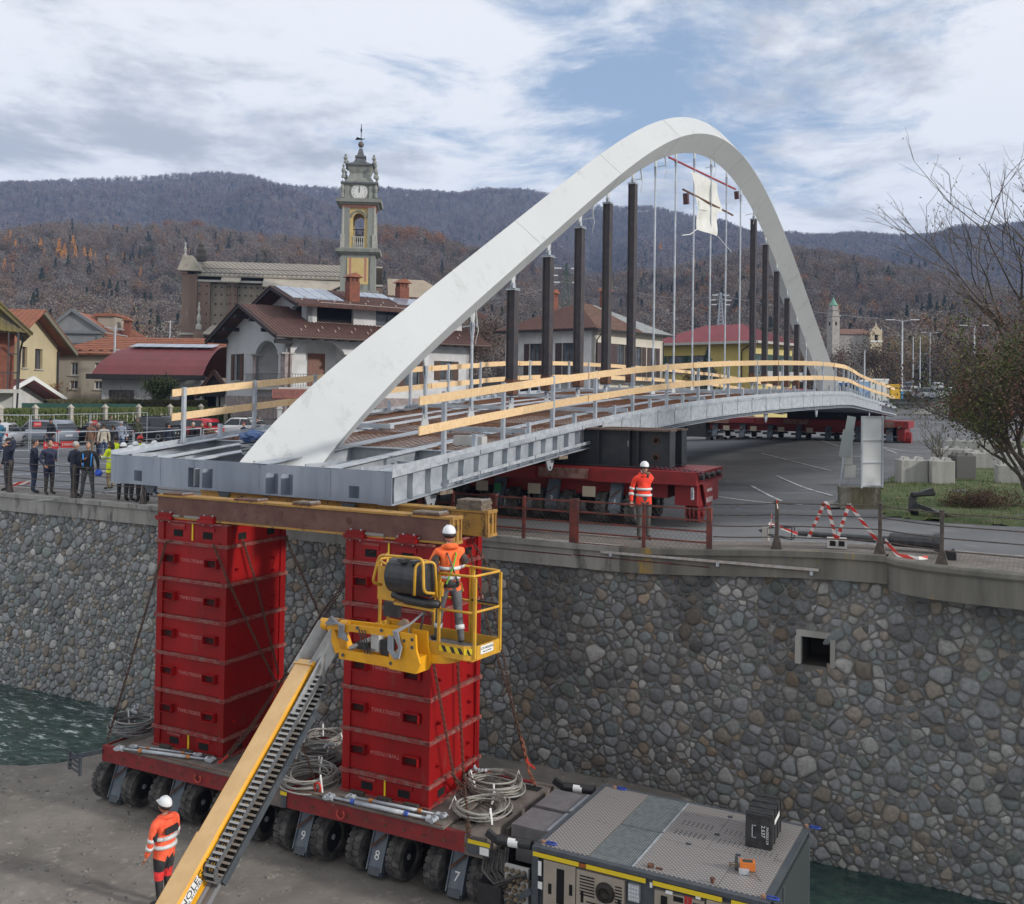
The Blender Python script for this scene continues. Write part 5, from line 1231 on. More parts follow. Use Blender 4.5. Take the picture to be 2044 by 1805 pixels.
for i,(y,z,a)in enumerate(CP):
 n=Vector((0,sin(a)*-1,cos(a)));c=Vector((xo+xw/2,y,z));t=Vector((0,cos(a),sin(a)))
 for s in(-1,1):b.bar(c+n*.036*s-Vector((xw/2,0,0)),c+n*.036*s+Vector((xw/2,0,0)),.036,.010,up=n)
o=b.obj('carrier_rungs',cc_r,lift,M=ML);o['kind']='stuff'
b=MB()
for q in(.04,.08,.12):
 b.tube([(xo+q,y,z)for(y,z,_)in CP],.014,5)
b.obj('carrier_hoses',mat('black_hose',(.02,.02,.022),rough=.5),lift,M=ML)
b=MB();b.bx(xo-.02,xo+xw+.04,ya-.1,LB-.7,zl-.075,zl-.055);b.bx(xo+xw+.025,xo+xw+.04,ya-.1,LB-.7,zl-.055,zl+.05);b.obj('carrier_trough',dark_m,lift,M=ML)
b=MB();b.bx(.191,.194,.95,SP-.55,-.22,-.04);b.obj('label',white_m,lift,M=ML)
Mt=ML@Matrix.Translation((.1955,(.95+SP-.55)/2+.03,-.105))@rotm((0,1,0),(0,0,1));text('lettering','s.r.l. NOLEGGI',.155,Mt,black_m,lift,1.05)
Mt=ML@Matrix.Translation((.1955,(.95+SP-.55)/2,-.19))@rotm((0,1,0),(0,0,1));text('lettering','noleggi.it-Tel. 0172.742844',.07,Mt,black_m,lift,1.0)
BK=place((-.50,15.84,-.60),-.57);MK=LI@BK
cast=mat('silver_casting',(.42,.42,.41),(.34,.34,.34),6,.45,.4)
def kl(P):return LI@Vector(P)
def bk(u,v,z):return(BK@Vector((u,v,z)))
kA=P1+ax*.0-nx*.15;kB=bk(-2.62,-.30,.22);kC=bk(-2.30,-.32,.26)
b=MB()
for s in(-.17,.13):b.bar(kl(kA+hx*s-nx*.05-ax*.25),kl(kB+hx*s),.05,.30);
b.bar(kl(P1-ax*1.0+hx*.26-nx*.18),kl(P1+ax*.25+hx*.30-nx*.1),.04,.26);b.obj('knuckle',cast,lift)
b=MB();b.cyl(kl(kB-hx*.26),kl(kB+hx*.26),.10,n=16);b.obj('knuckle_pin',yel_m,lift)
b=MB();b.cyl(kl(kB-hx*.10),kl(kB+hx*.10),.125,n=16);b.obj('knuckle_roller',mat('brown_grease',(.30,.16,.05),rough=.4),lift)
b=MB()
def bb(u0,u1,v0,v1,z0,z1,m=b,mi=0):m.bx(u0,u1,v0,v1,z0,z1,mi)
for v in(-.42,-.16):b.bar((-2.62,v,.24),(-1.22,v,.30),.05,.11);b.bar((-2.40,v,-.19),(-1.22,v,-.17),.05,.15)
b.bar((-2.62,-.29,.24),(-2.42,-.29,-.17),.30,.14);b.obj('jib_arm',yel_m,lift,M=MK)
b=MB();b.prism([(-1.34,-.26),(-.80,-.26),(-.72,-.10),(-.80,.10),(-.82,.34),(-1.12,.34),(-1.14,.08),(-1.34,-.02)],-.46,-.42,'y');b.prism([(-1.34,-.26),(-.80,-.26),(-.72,-.10),(-.80,.10),(-.82,.34),(-1.12,.34),(-1.14,.08),(-1.34,-.02)],-.16,-.12,'y')
b.bx(-1.2,-.8,-.42,-.16,-.26,-.20);b.bx(-1.0,-.8,-.42,.2,-.20,-.02);b.lathe([(.30,-.14),(.30,-.01)],c=(-.72,.15,0),n=20);b.obj('basket_bracket',yel_m,lift,M=MK)
b=MB()
for(u,z)in((-1.04,.22),(-.88,.26),(-.88,.14),(-2.3,-.19),(-1.3,-.17),(-2.0,.29),(-1.5,.32)):b.cyl((u,-.47,z),(u,-.455,z),.028,n=10)
b.obj('pivot_bolts',dark_m,lift,M=MK)
b=MB();b.bx(-1.78,-1.62,-.38,-.24,-.06,.20);b.obj('valve_box',mat('pale_grey_box',(.48,.48,.47),rough=.5),lift,M=MK)
b=MB();b.bx(-1.60,-1.42,-.36,-.20,-.10,.14);b.bx(-2.1,-1.9,-.36,-.24,-.08,.04);b.obj('black_valve',black_m,lift,M=MK)
b=MB();b.cyl((-2.25,-.34,-.10),(-1.85,-.30,.10),.04,n=10);b.cyl((-1.85,-.30,.10),(-1.65,-.28,.18),.02,n=8);b.obj('tilt_cylinder',cast,lift,M=MK)
b=MB()
for k in range(5):
 o_=.025*k;b.tube([(-2.65+o_,-.5,.28),(-2.5+o_,-.52,.42-o_),(-2.35+o_,-.5,.30),(-2.38+o_,-.48,.10+o_),(-2.2,-.46,.06)],.017,6)
for k in range(4):
 o_=.03*k;b.tube([(-1.35+o_,-.46,.26),(-1.30+o_,-.52,.05),(-1.15+o_,-.55,-.06+o_*.3),(-1.10+o_*.5,-.5,.12),(-1.25+o_,-.48,.34),(-1.05,-.3,.45),(-.95,-.1,.60)],.018,6)
b.obj('grey_hoses',mat('grey_hose',(.24,.25,.27),rough=.5),lift,M=MK)
b=MB()
for k in range(3):b.tube([(-1.95+.06*k,-.48,.28),(-1.85+.05*k,-.52,.10),(-1.80+.06*k,-.5,-.08),(-1.7+.04*k,-.46,.0)],.012,5)
b.tube([(-1.0,-.1,.30),(-.95,-.05,.7),(-.8,-.02,.85)],.018,6);b.obj('black_hoses',black_m,lift,M=MK)
fl_m=mat('chequer_floor',(.12,.115,.11),(.22,.21,.20),30,.6,.3,.004,60);by=mat('worn_basket_paint',(.62,.34,.03),(.50,.27,.03),4,.45,0,0,None,.4,.6,(.24,.16,.08),12,.68)
b=MB();b.add([(-2.3,.35,.03),(-1.0,.02,.03),(-.15,-.02,.03),(-.01,.09,.03),(-.01,.70,.03),(-2.3,.74,.03)],[(0,1,2,3,4,5)]);b.add([(-2.3,.35,-.0),(-1.0,.02,-.0),(-.15,-.02,-.0),(-.01,.09,-.0),(-.01,.70,-.0),(-2.3,.74,-.0)],[(5,4,3,2,1,0)]);b.obj('basket_floor',fl_m,lift,M=MK,fix=False)
b=MB()
def toe(p,q,h0=-.03,h1=.19,t=.014):b.bar((p[0],p[1],(h0+h1)/2),(q[0],q[1],(h0+h1)/2),t,h1-h0)
for p,q in(((-1.0,-.10),(-.16,-.10)),((-.16,-.10),(0,.03)),((0,.03),(0,.70)),((0,.70),(-2.3,.74)),((-2.3,.74),(-2.3,.35)),((-2.3,.35),(-1.55,.16))):toe(p,q)
b.bx(-1.0,0,-.09,.7,-.035,-.02);b.obj('toe_board',by,lift,M=MK)
b=MB();b.bx(-.62,-.17,-.109,-.108,.06,.15);b.bar((-.15,-.10,.10),(-.01,.015,.10),.016,.09);b.obj('hazard_strip',yel_s,lift,M=MK)
b=MB()
for u in(-.58,-.42,-.27):b.prism([(u,.15),(u+.07,.15),(u+.12,.06),(u+.05,.06)],-.112,-.110,'y')
b.prism([(-.14,.145),(-.09,.145),(-.03,.055),(-.08,.055)],-.075,-.07,'y');b.obj('hazard_stripes',black_m,lift,M=MK)
b=MB();b.bx(.008,.010,.13,.48,.04,.17);b.obj('basket_label',white_m,lift,M=MK)
text('basket_lettering','C.M. NOLEGGI',.052,MK@Matrix.Translation((.012,.305,.125))@rotm((0,1,0),(0,0,1)),black_m,lift)
text('basket_lettering','noleggi.it Tel. 0172.742844',.022,MK@Matrix.Translation((.012,.305,.075))@rotm((0,1,0),(0,0,1)),black_m,lift)
def rr_(pts,r=.021,closed=False):
 P=[Vector(p)for p in pts];out=[P[0]]
 for i in range(1,len(P)-1):
  a,c,d=P[i-1],P[i],P[i+1];q=min(.10,(a-c).length*.4,(d-c).length*.4);e0=c+(a-c).normalized()*q;e1=c+(d-c).normalized()*q
  for t in(0,.25,.5,.75,1):out.append(e0*(1-t)**2+c*2*t*(1-t)+e1*t*t)
 out.append(P[-1]);return out
def rail(name,pts,r=.021):
 m=MB();m.tube(rr_(pts),r,8);m.obj(name,by,lift,True,MK)
rail('top_rail',[(-.68,-.06,1.26),(-.05,-.03,1.26),(.0,.70,1.26),(-.56,.72,1.26),(-.62,.73,1.26)])
rail('top_rail',[(-.68,.0,1.24),(-.1,.03,1.24)],.016)
rail('mid_rail',[(-.70,-.07,.70),(-.05,-.04,.70),(.0,.70,.70),(-.56,.72,.70)])
rail('top_rail',[(-.62,.73,1.26),(-2.25,.74,1.26),(-2.28,.36,1.26),(-1.85,.10,1.24)])
rail('mid_rail',[(-.56,.73,.70),(-2.25,.74,.70),(-2.28,.36,.70),(-1.4,.0,.68)])
for(u,v)in((-.66,-.07),(-.02,.0),(.0,.68),(-.55,.71),(-.60,.71),(-2.24,.38),(-1.86,.14),(-1.35,.72)):
 m=MB();m.bx(u-.02,u+.02,v-.02,v+.02,.0,1.24);m.obj('rail_post',by,lift,M=MK)
m=MB();m.bx(-.55,-.02,.66,.69,.72,.75);m.obj('gate_damper',black_m,lift,M=MK)
m=MB();m.lathe([(.001,-.40),(.22,-.40),(.25,-.37),(.255,-.1),(.25,0),(.255,.1),(.25,.37),(.22,.40),(.001,.40)],n=22,axis='x');m.v=[(x,y*.9,z*1.1)for(x,y,z)in m.v]
m.bx(-.13,-.02,-.20,.08,.24,.30);m.bx(.10,.2,-.2,.0,.24,.29);m.obj('console_cover',mat('black_moulded_cover',(.022,.024,.028),(.04,.042,.046),6,.38,0,.004,18),lift,'x',MK@Matrix.Translation((-1.12,-.20,1.17)))
rail('guard_hoop',[(-1.72,-.22,.98),(-1.72,-.44,1.05),(-1.60,-.42,1.50),(-.74,-.40,1.52),(-.70,-.42,1.0),(-.66,-.2,.96)],.024)
rail('guard_hoop',[(-.84,-.48,.95),(-.84,-.46,1.44),(-.66,-.20,1.46),(-.64,-.16,.9)],.022)
rail('guard_hoop',[(-1.70,-.1,1.48),(-1.70,-.1,.95)],.018)
m=MB();m.bx(-1.88,-1.55,-.12,-.10,.72,1.26);m.bx(-.72,-.60,-.12,-.04,.9,1.12);m.obj('side_panel',by,lift,M=MK)
m=MB();m.bx(-1.80,-1.50,-.06,.04,.44,.68);m.obj('document_box',black_m,lift,M=MK)
m=MB();m.tube([(-1.52,-.14,.84),(-1.2,-.18,.80),(-.85,-.16,.78),(-.62,-.12,.78)],[.07,.085,.08,.06],8);m.obj('foam_tray',black_m,lift,True,MK)
m=MB();m.bar((-1.50,-.1,.94),(-.70,-.1,.92),.05,.04);m.bar((-1.5,-.14,.70),(-.7,-.14,.68),.05,.04);m.obj('console_bar',by,lift,M=MK)
m=MB();m.tube([(-1.9,.4,.06),(-1.7,.36,.22),(-1.6,.3,.08)],[.05,.12,.05],7);m.obj('paper_sack',mat('kraft_paper',(.40,.30,.22),rough=.9),lift,M=MK)
pb_,k_=person(bk(-.80,.40,.035),.35,'worker in orange reflective jacket, harness and white helmet standing in the basket',(.85,.13,.03),(.085,.085,.09),hat=('helmet',hel_w),vest=(.85,.13,.03),bands=True,H=1.86,bulk=1.02,hood=True,hair=hair_d,hl=(-.22,.36,1.15),hr=(.10,.38,1.20),stance=.15,step=-.14,lean=.05,legband=True,grip=1.1)
for s in(-1,1):
 b=MB();b.tube([(s*.205,.03,1.44),(s*.245,.03,1.36),(s*.262,.02,1.28)],[.055,.07,.06],10);b.obj('shoulder_panel',cloth((.05,.035,.03)),pb_)
b=MB();b.lathe([(.17,.93),(.175,.98),(.17,1.03)],n=18);b.v=[(x,y*.82,z)for(x,y,z)in b.v];b.obj('harness_belt',black_m,pb_)
for s in(-1,1):
 b=MB();b.tube([(s*.09,.15,1.0),(s*.10,.18,1.3),(s*.09,.08,1.53),(s*.07,-.10,1.46),(.0,-.155,1.25),(-s*.10,-.14,1.0)],.014,6);b.obj('harness_strap',mat('green_harness',(.15,.45,.05),rough=.8)if s>0 else black_m,pb_)
b=MB();b.tube([(.18,-.02,.98),(.24,.05,.84),(.22,.18,.78),(.12,.26,.88)],.016,6);b.obj('lanyard',mat('yellow_rope',(.5,.36,.08),rough=.9),pb_)
rail_m=mat('weathered_railing',(.11,.085,.07),(.06,.05,.045),9,.8);rail_r=mat('red_rusted_railing',(.20,.045,.03),(.09,.035,.03),4,.75,0,0,None,.4,.6,(.07,.07,.08),6,.66)
rl=empty('river_railing',MT,'weathered iron railing with four thin bars along the wall coping','railing')
def rpost(x,y=WY+.02,m=rail_m):
 z=zg(x,y)+.035;b=MB();b.bx(x-.035,x+.035,y-.04,y+.04,z,z+1.02);b.prism([(x-.12,z),(x+.12,z),(x+.04,z+.28),(x-.04,z+.28)],y-.05,y+.05,'y');b.bx(x-.05,x+.05,y-.05,y+.05,z+1.021,z+1.04);b.obj('post',m,rl)
def rbars(xs,yf,m,hs=(.98,.74,.50,.26),sag=.015,r=.013):
 for i in range(len(xs)-1):
  for h in hs:
   a,c=xs[i],xs[i+1];b=MB();b.tube([(a+(c-a)*t,yf(a+(c-a)*t),zg(a+(c-a)*t,WY)+.035+h-sag*4*t*(1-t))for t in(0,.25,.5,.75,1)],r,6);b.obj('bar',m,rl)
px_list=[-17.6,-14.9,-11.86,-8.85,-5.9,-3.0]
for x in px_list:rpost(x)
rbars(px_list,lambda x:WY+.02,rail_m)
rxs=[8.62,10.02,12.12]
for x in rxs[1:]:rpost(x)
rbars(rxs,lambda x:WY+.02,rail_m)
arcp=[(12.12,5.92),(12.75,5.5),(13.35,5.22),(15.4,5.05),(17.5,5.05)]
for(x,y)in(arcp[2],arcp[3]):rpost(x,y)
for h in(.98,.74,.50,.26):
 for seg in(arcp[:3],arcp[2:4],arcp[3:]):
  b=MB();b.tube([(x,y,zg(x,WY)+.035+h)for(x,y)in seg],.013,6);b.obj('bar',rail_m,rl)
gt=empty('red_gate_panels',MT,'rusty red steel railing panels with a solid kick board under the bridge','gate')
def gpan(x0,x1,mid):
 z=.03+zg((x0+x1)/2,WY)*.8;y=WY-.10
 b=MB();b.bx(x0,x1,y-.02,y+.02,z-.28,z-.02);b.bx(x0,x1,y-.07,y+.05,z-.30,z-.27);b.bx(x0,x1,y-.05,y+.03,z-.02,z+.0);b.obj('kick_board',rail_r,gt)
 for h in(.22,.46,.70,.95):
  b=MB();b.bx(x0,x1,y-.018,y+.018,z+h,z+h+.035);b.obj('bar',rail_r,gt)
 for x in(x0+.03,mid,x1-.03):
  b=MB();w_=.055 if x!=mid else .03;b.bx(x-w_,x+w_,y-.045,y+.045,z-.30,z+1.02);b.obj('post',rail_r,gt)
gpan(1.0,3.12,2.0);gpan(3.16,5.30,4.0);gpan(5.34,8.60,7.05)
b=MB()
for(x0,x1)in((1.0,5.3),(5.34,8.6)):
 n=int((x1-x0)/.12)
 for k in range(-8,n):
  for s in(-1,1):
   a=x0+k*.12;c=a+.95
   if s<0:a,c=c,a
   z0,z1=.05+zg(x0,WY),1.0+zg(x0,WY)
   def cl(xx,zz,xo,zo):
    return(xx,zz)
   t0,t1=0.,1.
   lo,hi=x0,x1
   if(a<lo and c<lo)or(a>hi and c>hi):continue
   if a<lo:t0=(lo-a)/(c-a)
   if a>hi:t0=(hi-a)/(c-a)
   if c<lo:t1=(lo-a)/(c-a)
   if c>hi:t1=(hi-a)/(c-a)
   thin(b,(a+(c-a)*t0,WY-.07,z0+(z1-z0)*t0),(a+(c-a)*t1,WY-.07,z0+(z1-z0)*t1),.0035)
o=b.obj('wire_mesh',rail_m,gt,fix=False);o['kind']='stuff'
ch=empty('channel_rail',MT@Matrix.Translation((8.6,WY-.22,-.05)),'long pale steel channel hung under the coping on short brackets','steel channel');b=MB();b.bar((-2.55,0,-.05),(2.35,0,-.02),.05,.055);b.obj('channel',mat('pale_zinc',(.45,.44,.43),(.36,.30,.27),8,.5),ch)
b=MB()
for x in(-2.3,.2,2.2):b.bx(x-.03,x+.03,-.03,.05,-.14,-.06)
b.obj('bracket',galv_l,ch)
S2=MT@Matrix.Translation((0,0,0))@Matrix.Rotation(.05,4,'Z')
red_s=mat('red_platform_paint',(.26,.012,.014),(.18,.014,.014),3,.5,0,0,None,.35,.65,(.12,.05,.04),5,.66)
def platform2(x0,x1,y0,z,legs,nums,M,label,mirror=False,W_=3.0):
 r=empty('transport_platform',M@Matrix.Translation((x0,y0,z)),label,'transporter','transport platforms on the street under the bridge');L=x1-x0
 b=MB();b.bx(0,L,.02,W_,-.34,0);b.bx(.2,L-.9,.5,W_-.5,-.75,-.34);b.obj('frame',red_s,r)
 for k in range(int(L/1.55)):
  b=MB();b.bx(k*1.55+.05,min(k*1.55+1.5,L-.05),-.02,.018,-.36+.06*(k%2),-.03);b.obj('side_panel',red_s if k%3 else mat('brown_worn_panel',(.16,.07,.05),(.28,.16,.13),5,.8),r)
 for k in range(4):
  b=MB();b.bx(1.15+k*1.62,1.52+k*1.62,-.03,-.005,-.78,-.50);b.obj('marker_plate',mat('cream_plate',(.42,.36,.27),rough=.7),r)
 for i,lx in enumerate(legs):
  for(yy,fl)in((.45,1),(W_-.55,-1)):
   lg=link('leg',LEG_ME,r,Matrix.Translation((lx,yy-.1*fl,-.32))@Matrix.Rotation(0 if fl>0 else pi,4,'Z')@Matrix.Scale(.92,4));link('axle_arm',SWING_ME,lg)
   if fl>0 and nums:num_text(lg,nums[i],0,0)
   for s in(-1,1):wheel(r,lx+s*.42,yy,z*-1+.42+.02,s,random.random()*3)
 return r
p2=platform2(-1.6,7.55,9.25,1.52,[.1,1.75,3.4,5.05,6.9],['6','5','4','3','1'],S2,'red multi-wheel transporter on the street directly behind the worker, numbered 5 4 3')
b=MB();b.bx(8.9,9.15,.1,2.9,-.30,-.02);b.bx(8.5,9.1,.3,2.7,-.9,-.34);b.obj('end_beam',red_s,p2)
b=MB()
for y in(.35,.95,1.6,2.3):b.cyl((9.15,y,-.14),(9.27,y,-.14),.08,n=10)
b.obj('end_bolts',black_m,p2)
b=MB();b.prism([(.55,-.34),(1.9,-.34),(1.45,-.98),(1.0,-.98)],9.16,9.20,'x');b.obj('nose_plate',red_s,p2)
text('lettering','FAGIOLI',.20,Matrix.Translation((9.205,1.24,-.80))@rotm((0,1,0),(0,0,1)),white_m,p2);text('lettering','cometto',.17,Matrix.Translation((9.205,1.24,-.52))@rotm((0,1,0),(0,0,1)),white_m,p2)
b=MB()
for k in range(4):b.cyl((8.75+.11*k,.7,-1.08),(8.79+.11*k,.7,-1.08),.30,n=16);b.prism([(.5,-.9),(1.1,-.9),(1.0,-1.3),(.5,-1.32)],8.75+.11*k,8.79+.11*k,'x')
b.cyl((8.7,.7,-1.08),(9.2,.7,-1.08),.12,n=12);b.obj('coupling_jaw',red_s,p2)
b=MB()
for k in range(9):b.cyl((9.05+.0*k,.02+.03*(k%3),-.42-.08*(k//3)-.05*(k%3)),(9.05,-.03,-.42-.08*(k//3)-.05*(k%3)),.035,n=8)
b.obj('hydraulic_ports',galv_l,p2)
b=MB();b.bx(3.36,3.55,-.035,-.03,-.78,-.55);b.obj('green_flag_stripe',mat('flag_green',(.02,.18,.06)),p2)
text('letter','R',.22,Matrix.Translation((4.82,-.035,-.64))@rotm((1,0,0),(0,0,1)),black_m,p2)
dgird=mat('dark_blue_girder_paint',(.022,.028,.036),(.035,.04,.045),3,.5)
for k,yy in enumerate((10.15,11.35)):
 g=empty('support_girder',S2@Matrix.Translation((2.6,yy,1.54)),['deep dark plate girder marked 1 on the street transporter, nearer the river','second deep dark plate girder on the street transporter, farther from the river'][k],'steel girder','dark girders carrying the bridge');b=MB();L=4.05;b.bx(-L,L,-.02,.02,.04,1.0);b.bx(-L,L,-.28,.28,0,.04);b.obj('web',dgird,g)
 b=MB();b.bx(-L-.04,L+.04,-.30,.30,1.001,1.05);b.obj('top_flange',mat('rusty_flange',(.16,.10,.075),(.08,.06,.05),6,.8),g)
 b=MB()
 for x in(-L,-3,-2,-1,0,1,2.0,2.9,L-.9,L):b.bx(x-.012,x+.012,-.26,.26,.041,1.0)
 b.obj('stiffener',dgird,g)
 b=MB()
 for(x,z)in((L-.45,.28),(L-.45,.74)):b.cyl((x,-.03,z),(x,-.06,z),.10,n=14);
 b.obj('bolt_hole_ring',rust_m,g);b=MB()
 for(x,z)in((L-.45,.28),(L-.45,.74)):b.cyl((x,-.061,z),(x,-.065,z),.07,n=12)
 b.obj('bolt_hole',hole_m,g)
 if k==0:text('painted_number','1',.24,Matrix.Translation((L-1.25,-.025,.62))@rotm((1,0,0),(0,0,1)),galv_l,g)
A_=Vector(tw(MB_@Vector((uR(9.8)-.1,9.8,zd(9.8)-1.05))));A_=Vector(px_(1290,880,A_.x))if False else A_
B_=Vector(tw(onplane(1402,945,S2@Vector((7.2,9.3,1.5)),S2.to_3x3()@Vector((0,1,0)))))
chain([A_,A_+(B_-A_)*.5-Vector((0,0,.05)),B_],'red and dark lashing chain from the bridge girder down to the street transporter',m=mat('red_blue_chain',(.28,.03,.05),(.05,.05,.08),14,.5),s=.11,wire=.016,group='lashing chains on the street transporter')
chain([A_+Vector((.1,.1,0)),A_+(B_-A_)*.5+Vector((.1,.1,0)),B_+Vector((.2,.05,0))],'darker lashing chain just behind the red one on the street transporter',m=mat('dark_chain',(.06,.05,.05),rough=.6),s=.10,wire=.014,group='lashing chains on the street transporter')
b=MB();q=A_+Vector((.12,0,-.05));b.tube([q+Vector((.14*sin(a),0,.20*cos(a)))for a in np.linspace(-2.7,2.7,16)],.035,8);tag(b.obj('large_shackle',galv_l,None,True,MT),'large pale shackle hanging from the bridge lug above the street chains','shackle')
p3=platform2(-7.0,4.2,57.0,2.05,[.6+1.65*k for k in range(7)],None,MT,'distant red multi-wheel transporter under the far end of the bridge',W_=3.2)
p3.matrix_world=p3.matrix_world@Matrix.Scale(1.22,4)
b=MB();b.bx(11.2,11.5,.2,3.0,-.4,0);b.cyl((11.15,.9,-1.0),(11.6,.9,-1.0),.38,n=14);b.bx(10.9,11.3,.3,2.8,-1.1,-.4);b.obj('nose',red_s,p3)
b=MB();b.bx(-1.6,-.05,.4,1.8,-1.25,.25);b.bx(-1.9,-1.3,.2,1.2,-1.1,-.2);b.obj('hose_reel_block',black_m,p3)
b=MB();b.bx(-2.5,4.0,.8,2.6,.003,.45);tag(b.obj('bearing_timber',dgird,None,M=MT@Matrix.Translation((1.2,57.5,2.06))),'low dark bearing beam between the distant transporter and the bridge','bearing beam')
lp=empty('fallen_lamp_post',MT@Matrix.Translation((0,0,0)),'old dark iron lamp post with lantern lying on the pavement behind the railing','lamp post')
irn=mat('dark_iron',(.035,.038,.042),(.06,.06,.062),6,.5)
y0=WY+.75;zf=.36
b=MB();b.tube([(10.35,y0-.15,zf+.20),(11.0,y0-.08,zf+.19),(12.2,y0+.03,zf+.17)],[.055,.06,.085],10);b.lathe([(.085,0),(.13,.03),(.15,.12),(.15,.85),(.19,.90),(.20,1.02)],c=(12.2,y0+.04,zf+.20),n=12,axis='x');b.obj('post',irn,lp)
b=MB()
for(dy,dz)in((-.13,-.13),(.13,-.13),(-.13,.13),(.13,.13)):b.bar((9.72,y0-.2+dy*.6,zf+.2+dz*.6),(10.25,y0-.2+dy,zf+.2+dz),.02)
for x,q in((9.72,.6),(10.25,1.)):
 for k in range(4):
  c_=[(-.13,-.13),(.13,-.13),(.13,.13),(-.13,.13)];a_,d_=c_[k],c_[(k+1)%4];b.bar((x,y0-.2+a_[0]*q,zf+.2+a_[1]*q),(x,y0-.2+d_[0]*q,zf+.2+d_[1]*q),.02)
b.lathe([(.001,-.22),(.03,-.16),(.05,-.12),(.10,-.05),(.12,.0)],c=(9.70,y0-.2,zf+.2),n=10,axis='x');b.obj('lantern',irn,lp)
b=MB();b.bx(9.60,9.72,y0-.32,y0-.06,zf-.02,zf+.30);b.obj('lantern_glass',mat('frosted_glass',(.45,.42,.38),rough=.3),lp)
P=tw(ong(1665,1099,.03));bl=empty('hollow_block',MT@place((P.x,WY+.42,.33),.25),'white hollow concrete block on the setts beside the fallen lamp post','block');b=MB()
b.bx(-.2,.2,-.1,-.07,0,.2);b.bx(-.2,.2,.07,.1,0,.2);b.bx(-.2,-.17,-.069,.069,0,.2);b.bx(.17,.2,-.069,.069,0,.2);b.bx(-.015,.015,-.069,.069,0,.2);b.bx(-.2,.2,-.1,.1,.2,.215);b.obj('block',conc_p,bl)
b=MB();b.bx(-.15,-.03,-.103,-.10,.05,.16);b.bx(.03,.15,-.103,-.10,.05,.16);b.bx(.2,.203,-.06,-.01,.05,.15);b.bx(.2,.203,.01,.06,.05,.15);b.obj('hollows',hole_m,bl)
def stripes():
 m=mat('red_white_tape',(.8,.8,.8),rough=.6);nt=m.node_tree;N=nt.nodes.new;L=nt.links.new;b=nt.nodes['Principled BSDF'];tc=N('ShaderNodeTexCoord');sp=N('ShaderNodeSeparateXYZ');L(tc.outputs['Object'],sp.inputs[0])
 a=N('ShaderNodeMath');a.operation='MULTIPLY_ADD';L(sp.outputs[2],a.inputs[0]);a.inputs[1].default_value=5.2;l2=N('ShaderNodeMath');l2.operation='MULTIPLY';L(sp.outputs[0],l2.inputs[0]);l2.inputs[1].default_value=2.2;L(l2.outputs[0],a.inputs[2])
 f=N('ShaderNodeMath');f.operation='FRACT';L(a.outputs[0],f.inputs[0]);g=N('ShaderNodeMath');g.operation='GREATER_THAN';L(f.outputs[0],g.inputs[0]);g.inputs[1].default_value=.5
 mx=N('ShaderNodeMix');mx.data_type='RGBA';L(g.outputs[0],mx.inputs[0]);mx.inputs[6].default_value=(.75,.72,.70,1);mx.inputs[7].default_value=(.60,.04,.03,1);L(mx.outputs[2],b.inputs['Base Color']);return m
tpm=stripes()
def tape(pts,label,w_=.035):
 b=MB()
 for a,c in zip(pts[:-1],pts[1:]):
  a,c=Vector(a),Vector(c);n=4;pr=a
  for i in range(1,n+1):q=a+(c-a)*i/n;b.bar(pr,q,.006,w_*2,up=(0,.3,1)if abs((c-a).z)<.3 else(1,0,0));pr=q
 tag(b.obj('barrier_tape',tpm,None,M=MT),label,'barrier tape','red and white barrier tape on the railing')
yy=WY+.02;zt_=1.31;tape([(10.62,yy+.3,.50),(11.0,yy+.03,zt_),(11.07,yy-.03,zt_),(11.22,yy+.2,.50),(11.5,yy+.03,zt_),(12.05,yy+.2,.55)],'red and white barrier tape zigzagging over the top bar of the railing')
tape([(9.75,yy+.4,.75),(10.35,yy+.5,.55)],'short red and white tape around the lantern of the fallen lamp post');tape([(10.02,yy-.05,1.32),(10.05,yy-.06,1.12)],'small end of tape tied to the top of the railing post',.03)
tape([(9.92,yy-.06,1.0),(9.90,yy-.05,.72)],'tape end hanging left of the railing post with the lantern behind',.03)
tape([(12.2,yy+.1,.62),(12.5,yy-.3,.38),(12.9,yy-.35,.36),(13.05,yy-.2,.37)],'crumpled tape lying on the bastion floor')
tape([tuple(tw(ong(26,968,.05))),tuple(tw(ong(60,962,.06)))],'short length of red and white tape lying on the parking lot at the far left',.06)
P=tw(ong(1722,1012));z0=zg(P.x,P.y);X0,Y0=P.x,P.y
cb=empty('concrete_block',MT@place((X0-.10,Y0-.3,z0),.35),'mossy grey concrete barrier block at the foot of the sign panel','concrete block');b=MB();b.bx(-.55,.62,-.25,.25,-.02,.62);b.obj('block',mat('mossy_concrete',(.20,.19,.16),(.10,.09,.05),1.6,.95,0,.006,30,.38,.6,(.30,.28,.25),3,.64,True),cb)
sg=empty('hoarding',MT@place((X0+.28,Y0-.3,z0),.95),'tall blank white sign panel seen from behind with grey steel frame','sign panel');b=MB();b.bx(-.42,.42,-.015,.0,.68,2.72);b.obj('panel',mat('white_sheet_panel',(.62,.63,.64),rough=.5),sg)
b=MB()
for(a,c,d,e)in((-.45,-.40,.62,2.76),(.40,.45,.62,2.76),(-.40,.40,2.72,2.76),(-.40,.40,2.02,2.05),(-.40,.40,1.35,1.38),(-.40,.40,.66,.70)):b.bx(a,c,-.05,-.016,d,e)
b.obj('frame',galv,sg)
ls=empty('leaning_sign',MT@place((X0-.72,Y0-.32,z0),.6),'grey traffic sign seen from behind on a leaning pole beside the concrete block','sign');b=MB();b.cyl((0,0,0),(.42,0,2.60),.03,n=8);b.obj('pole',galv,ls)
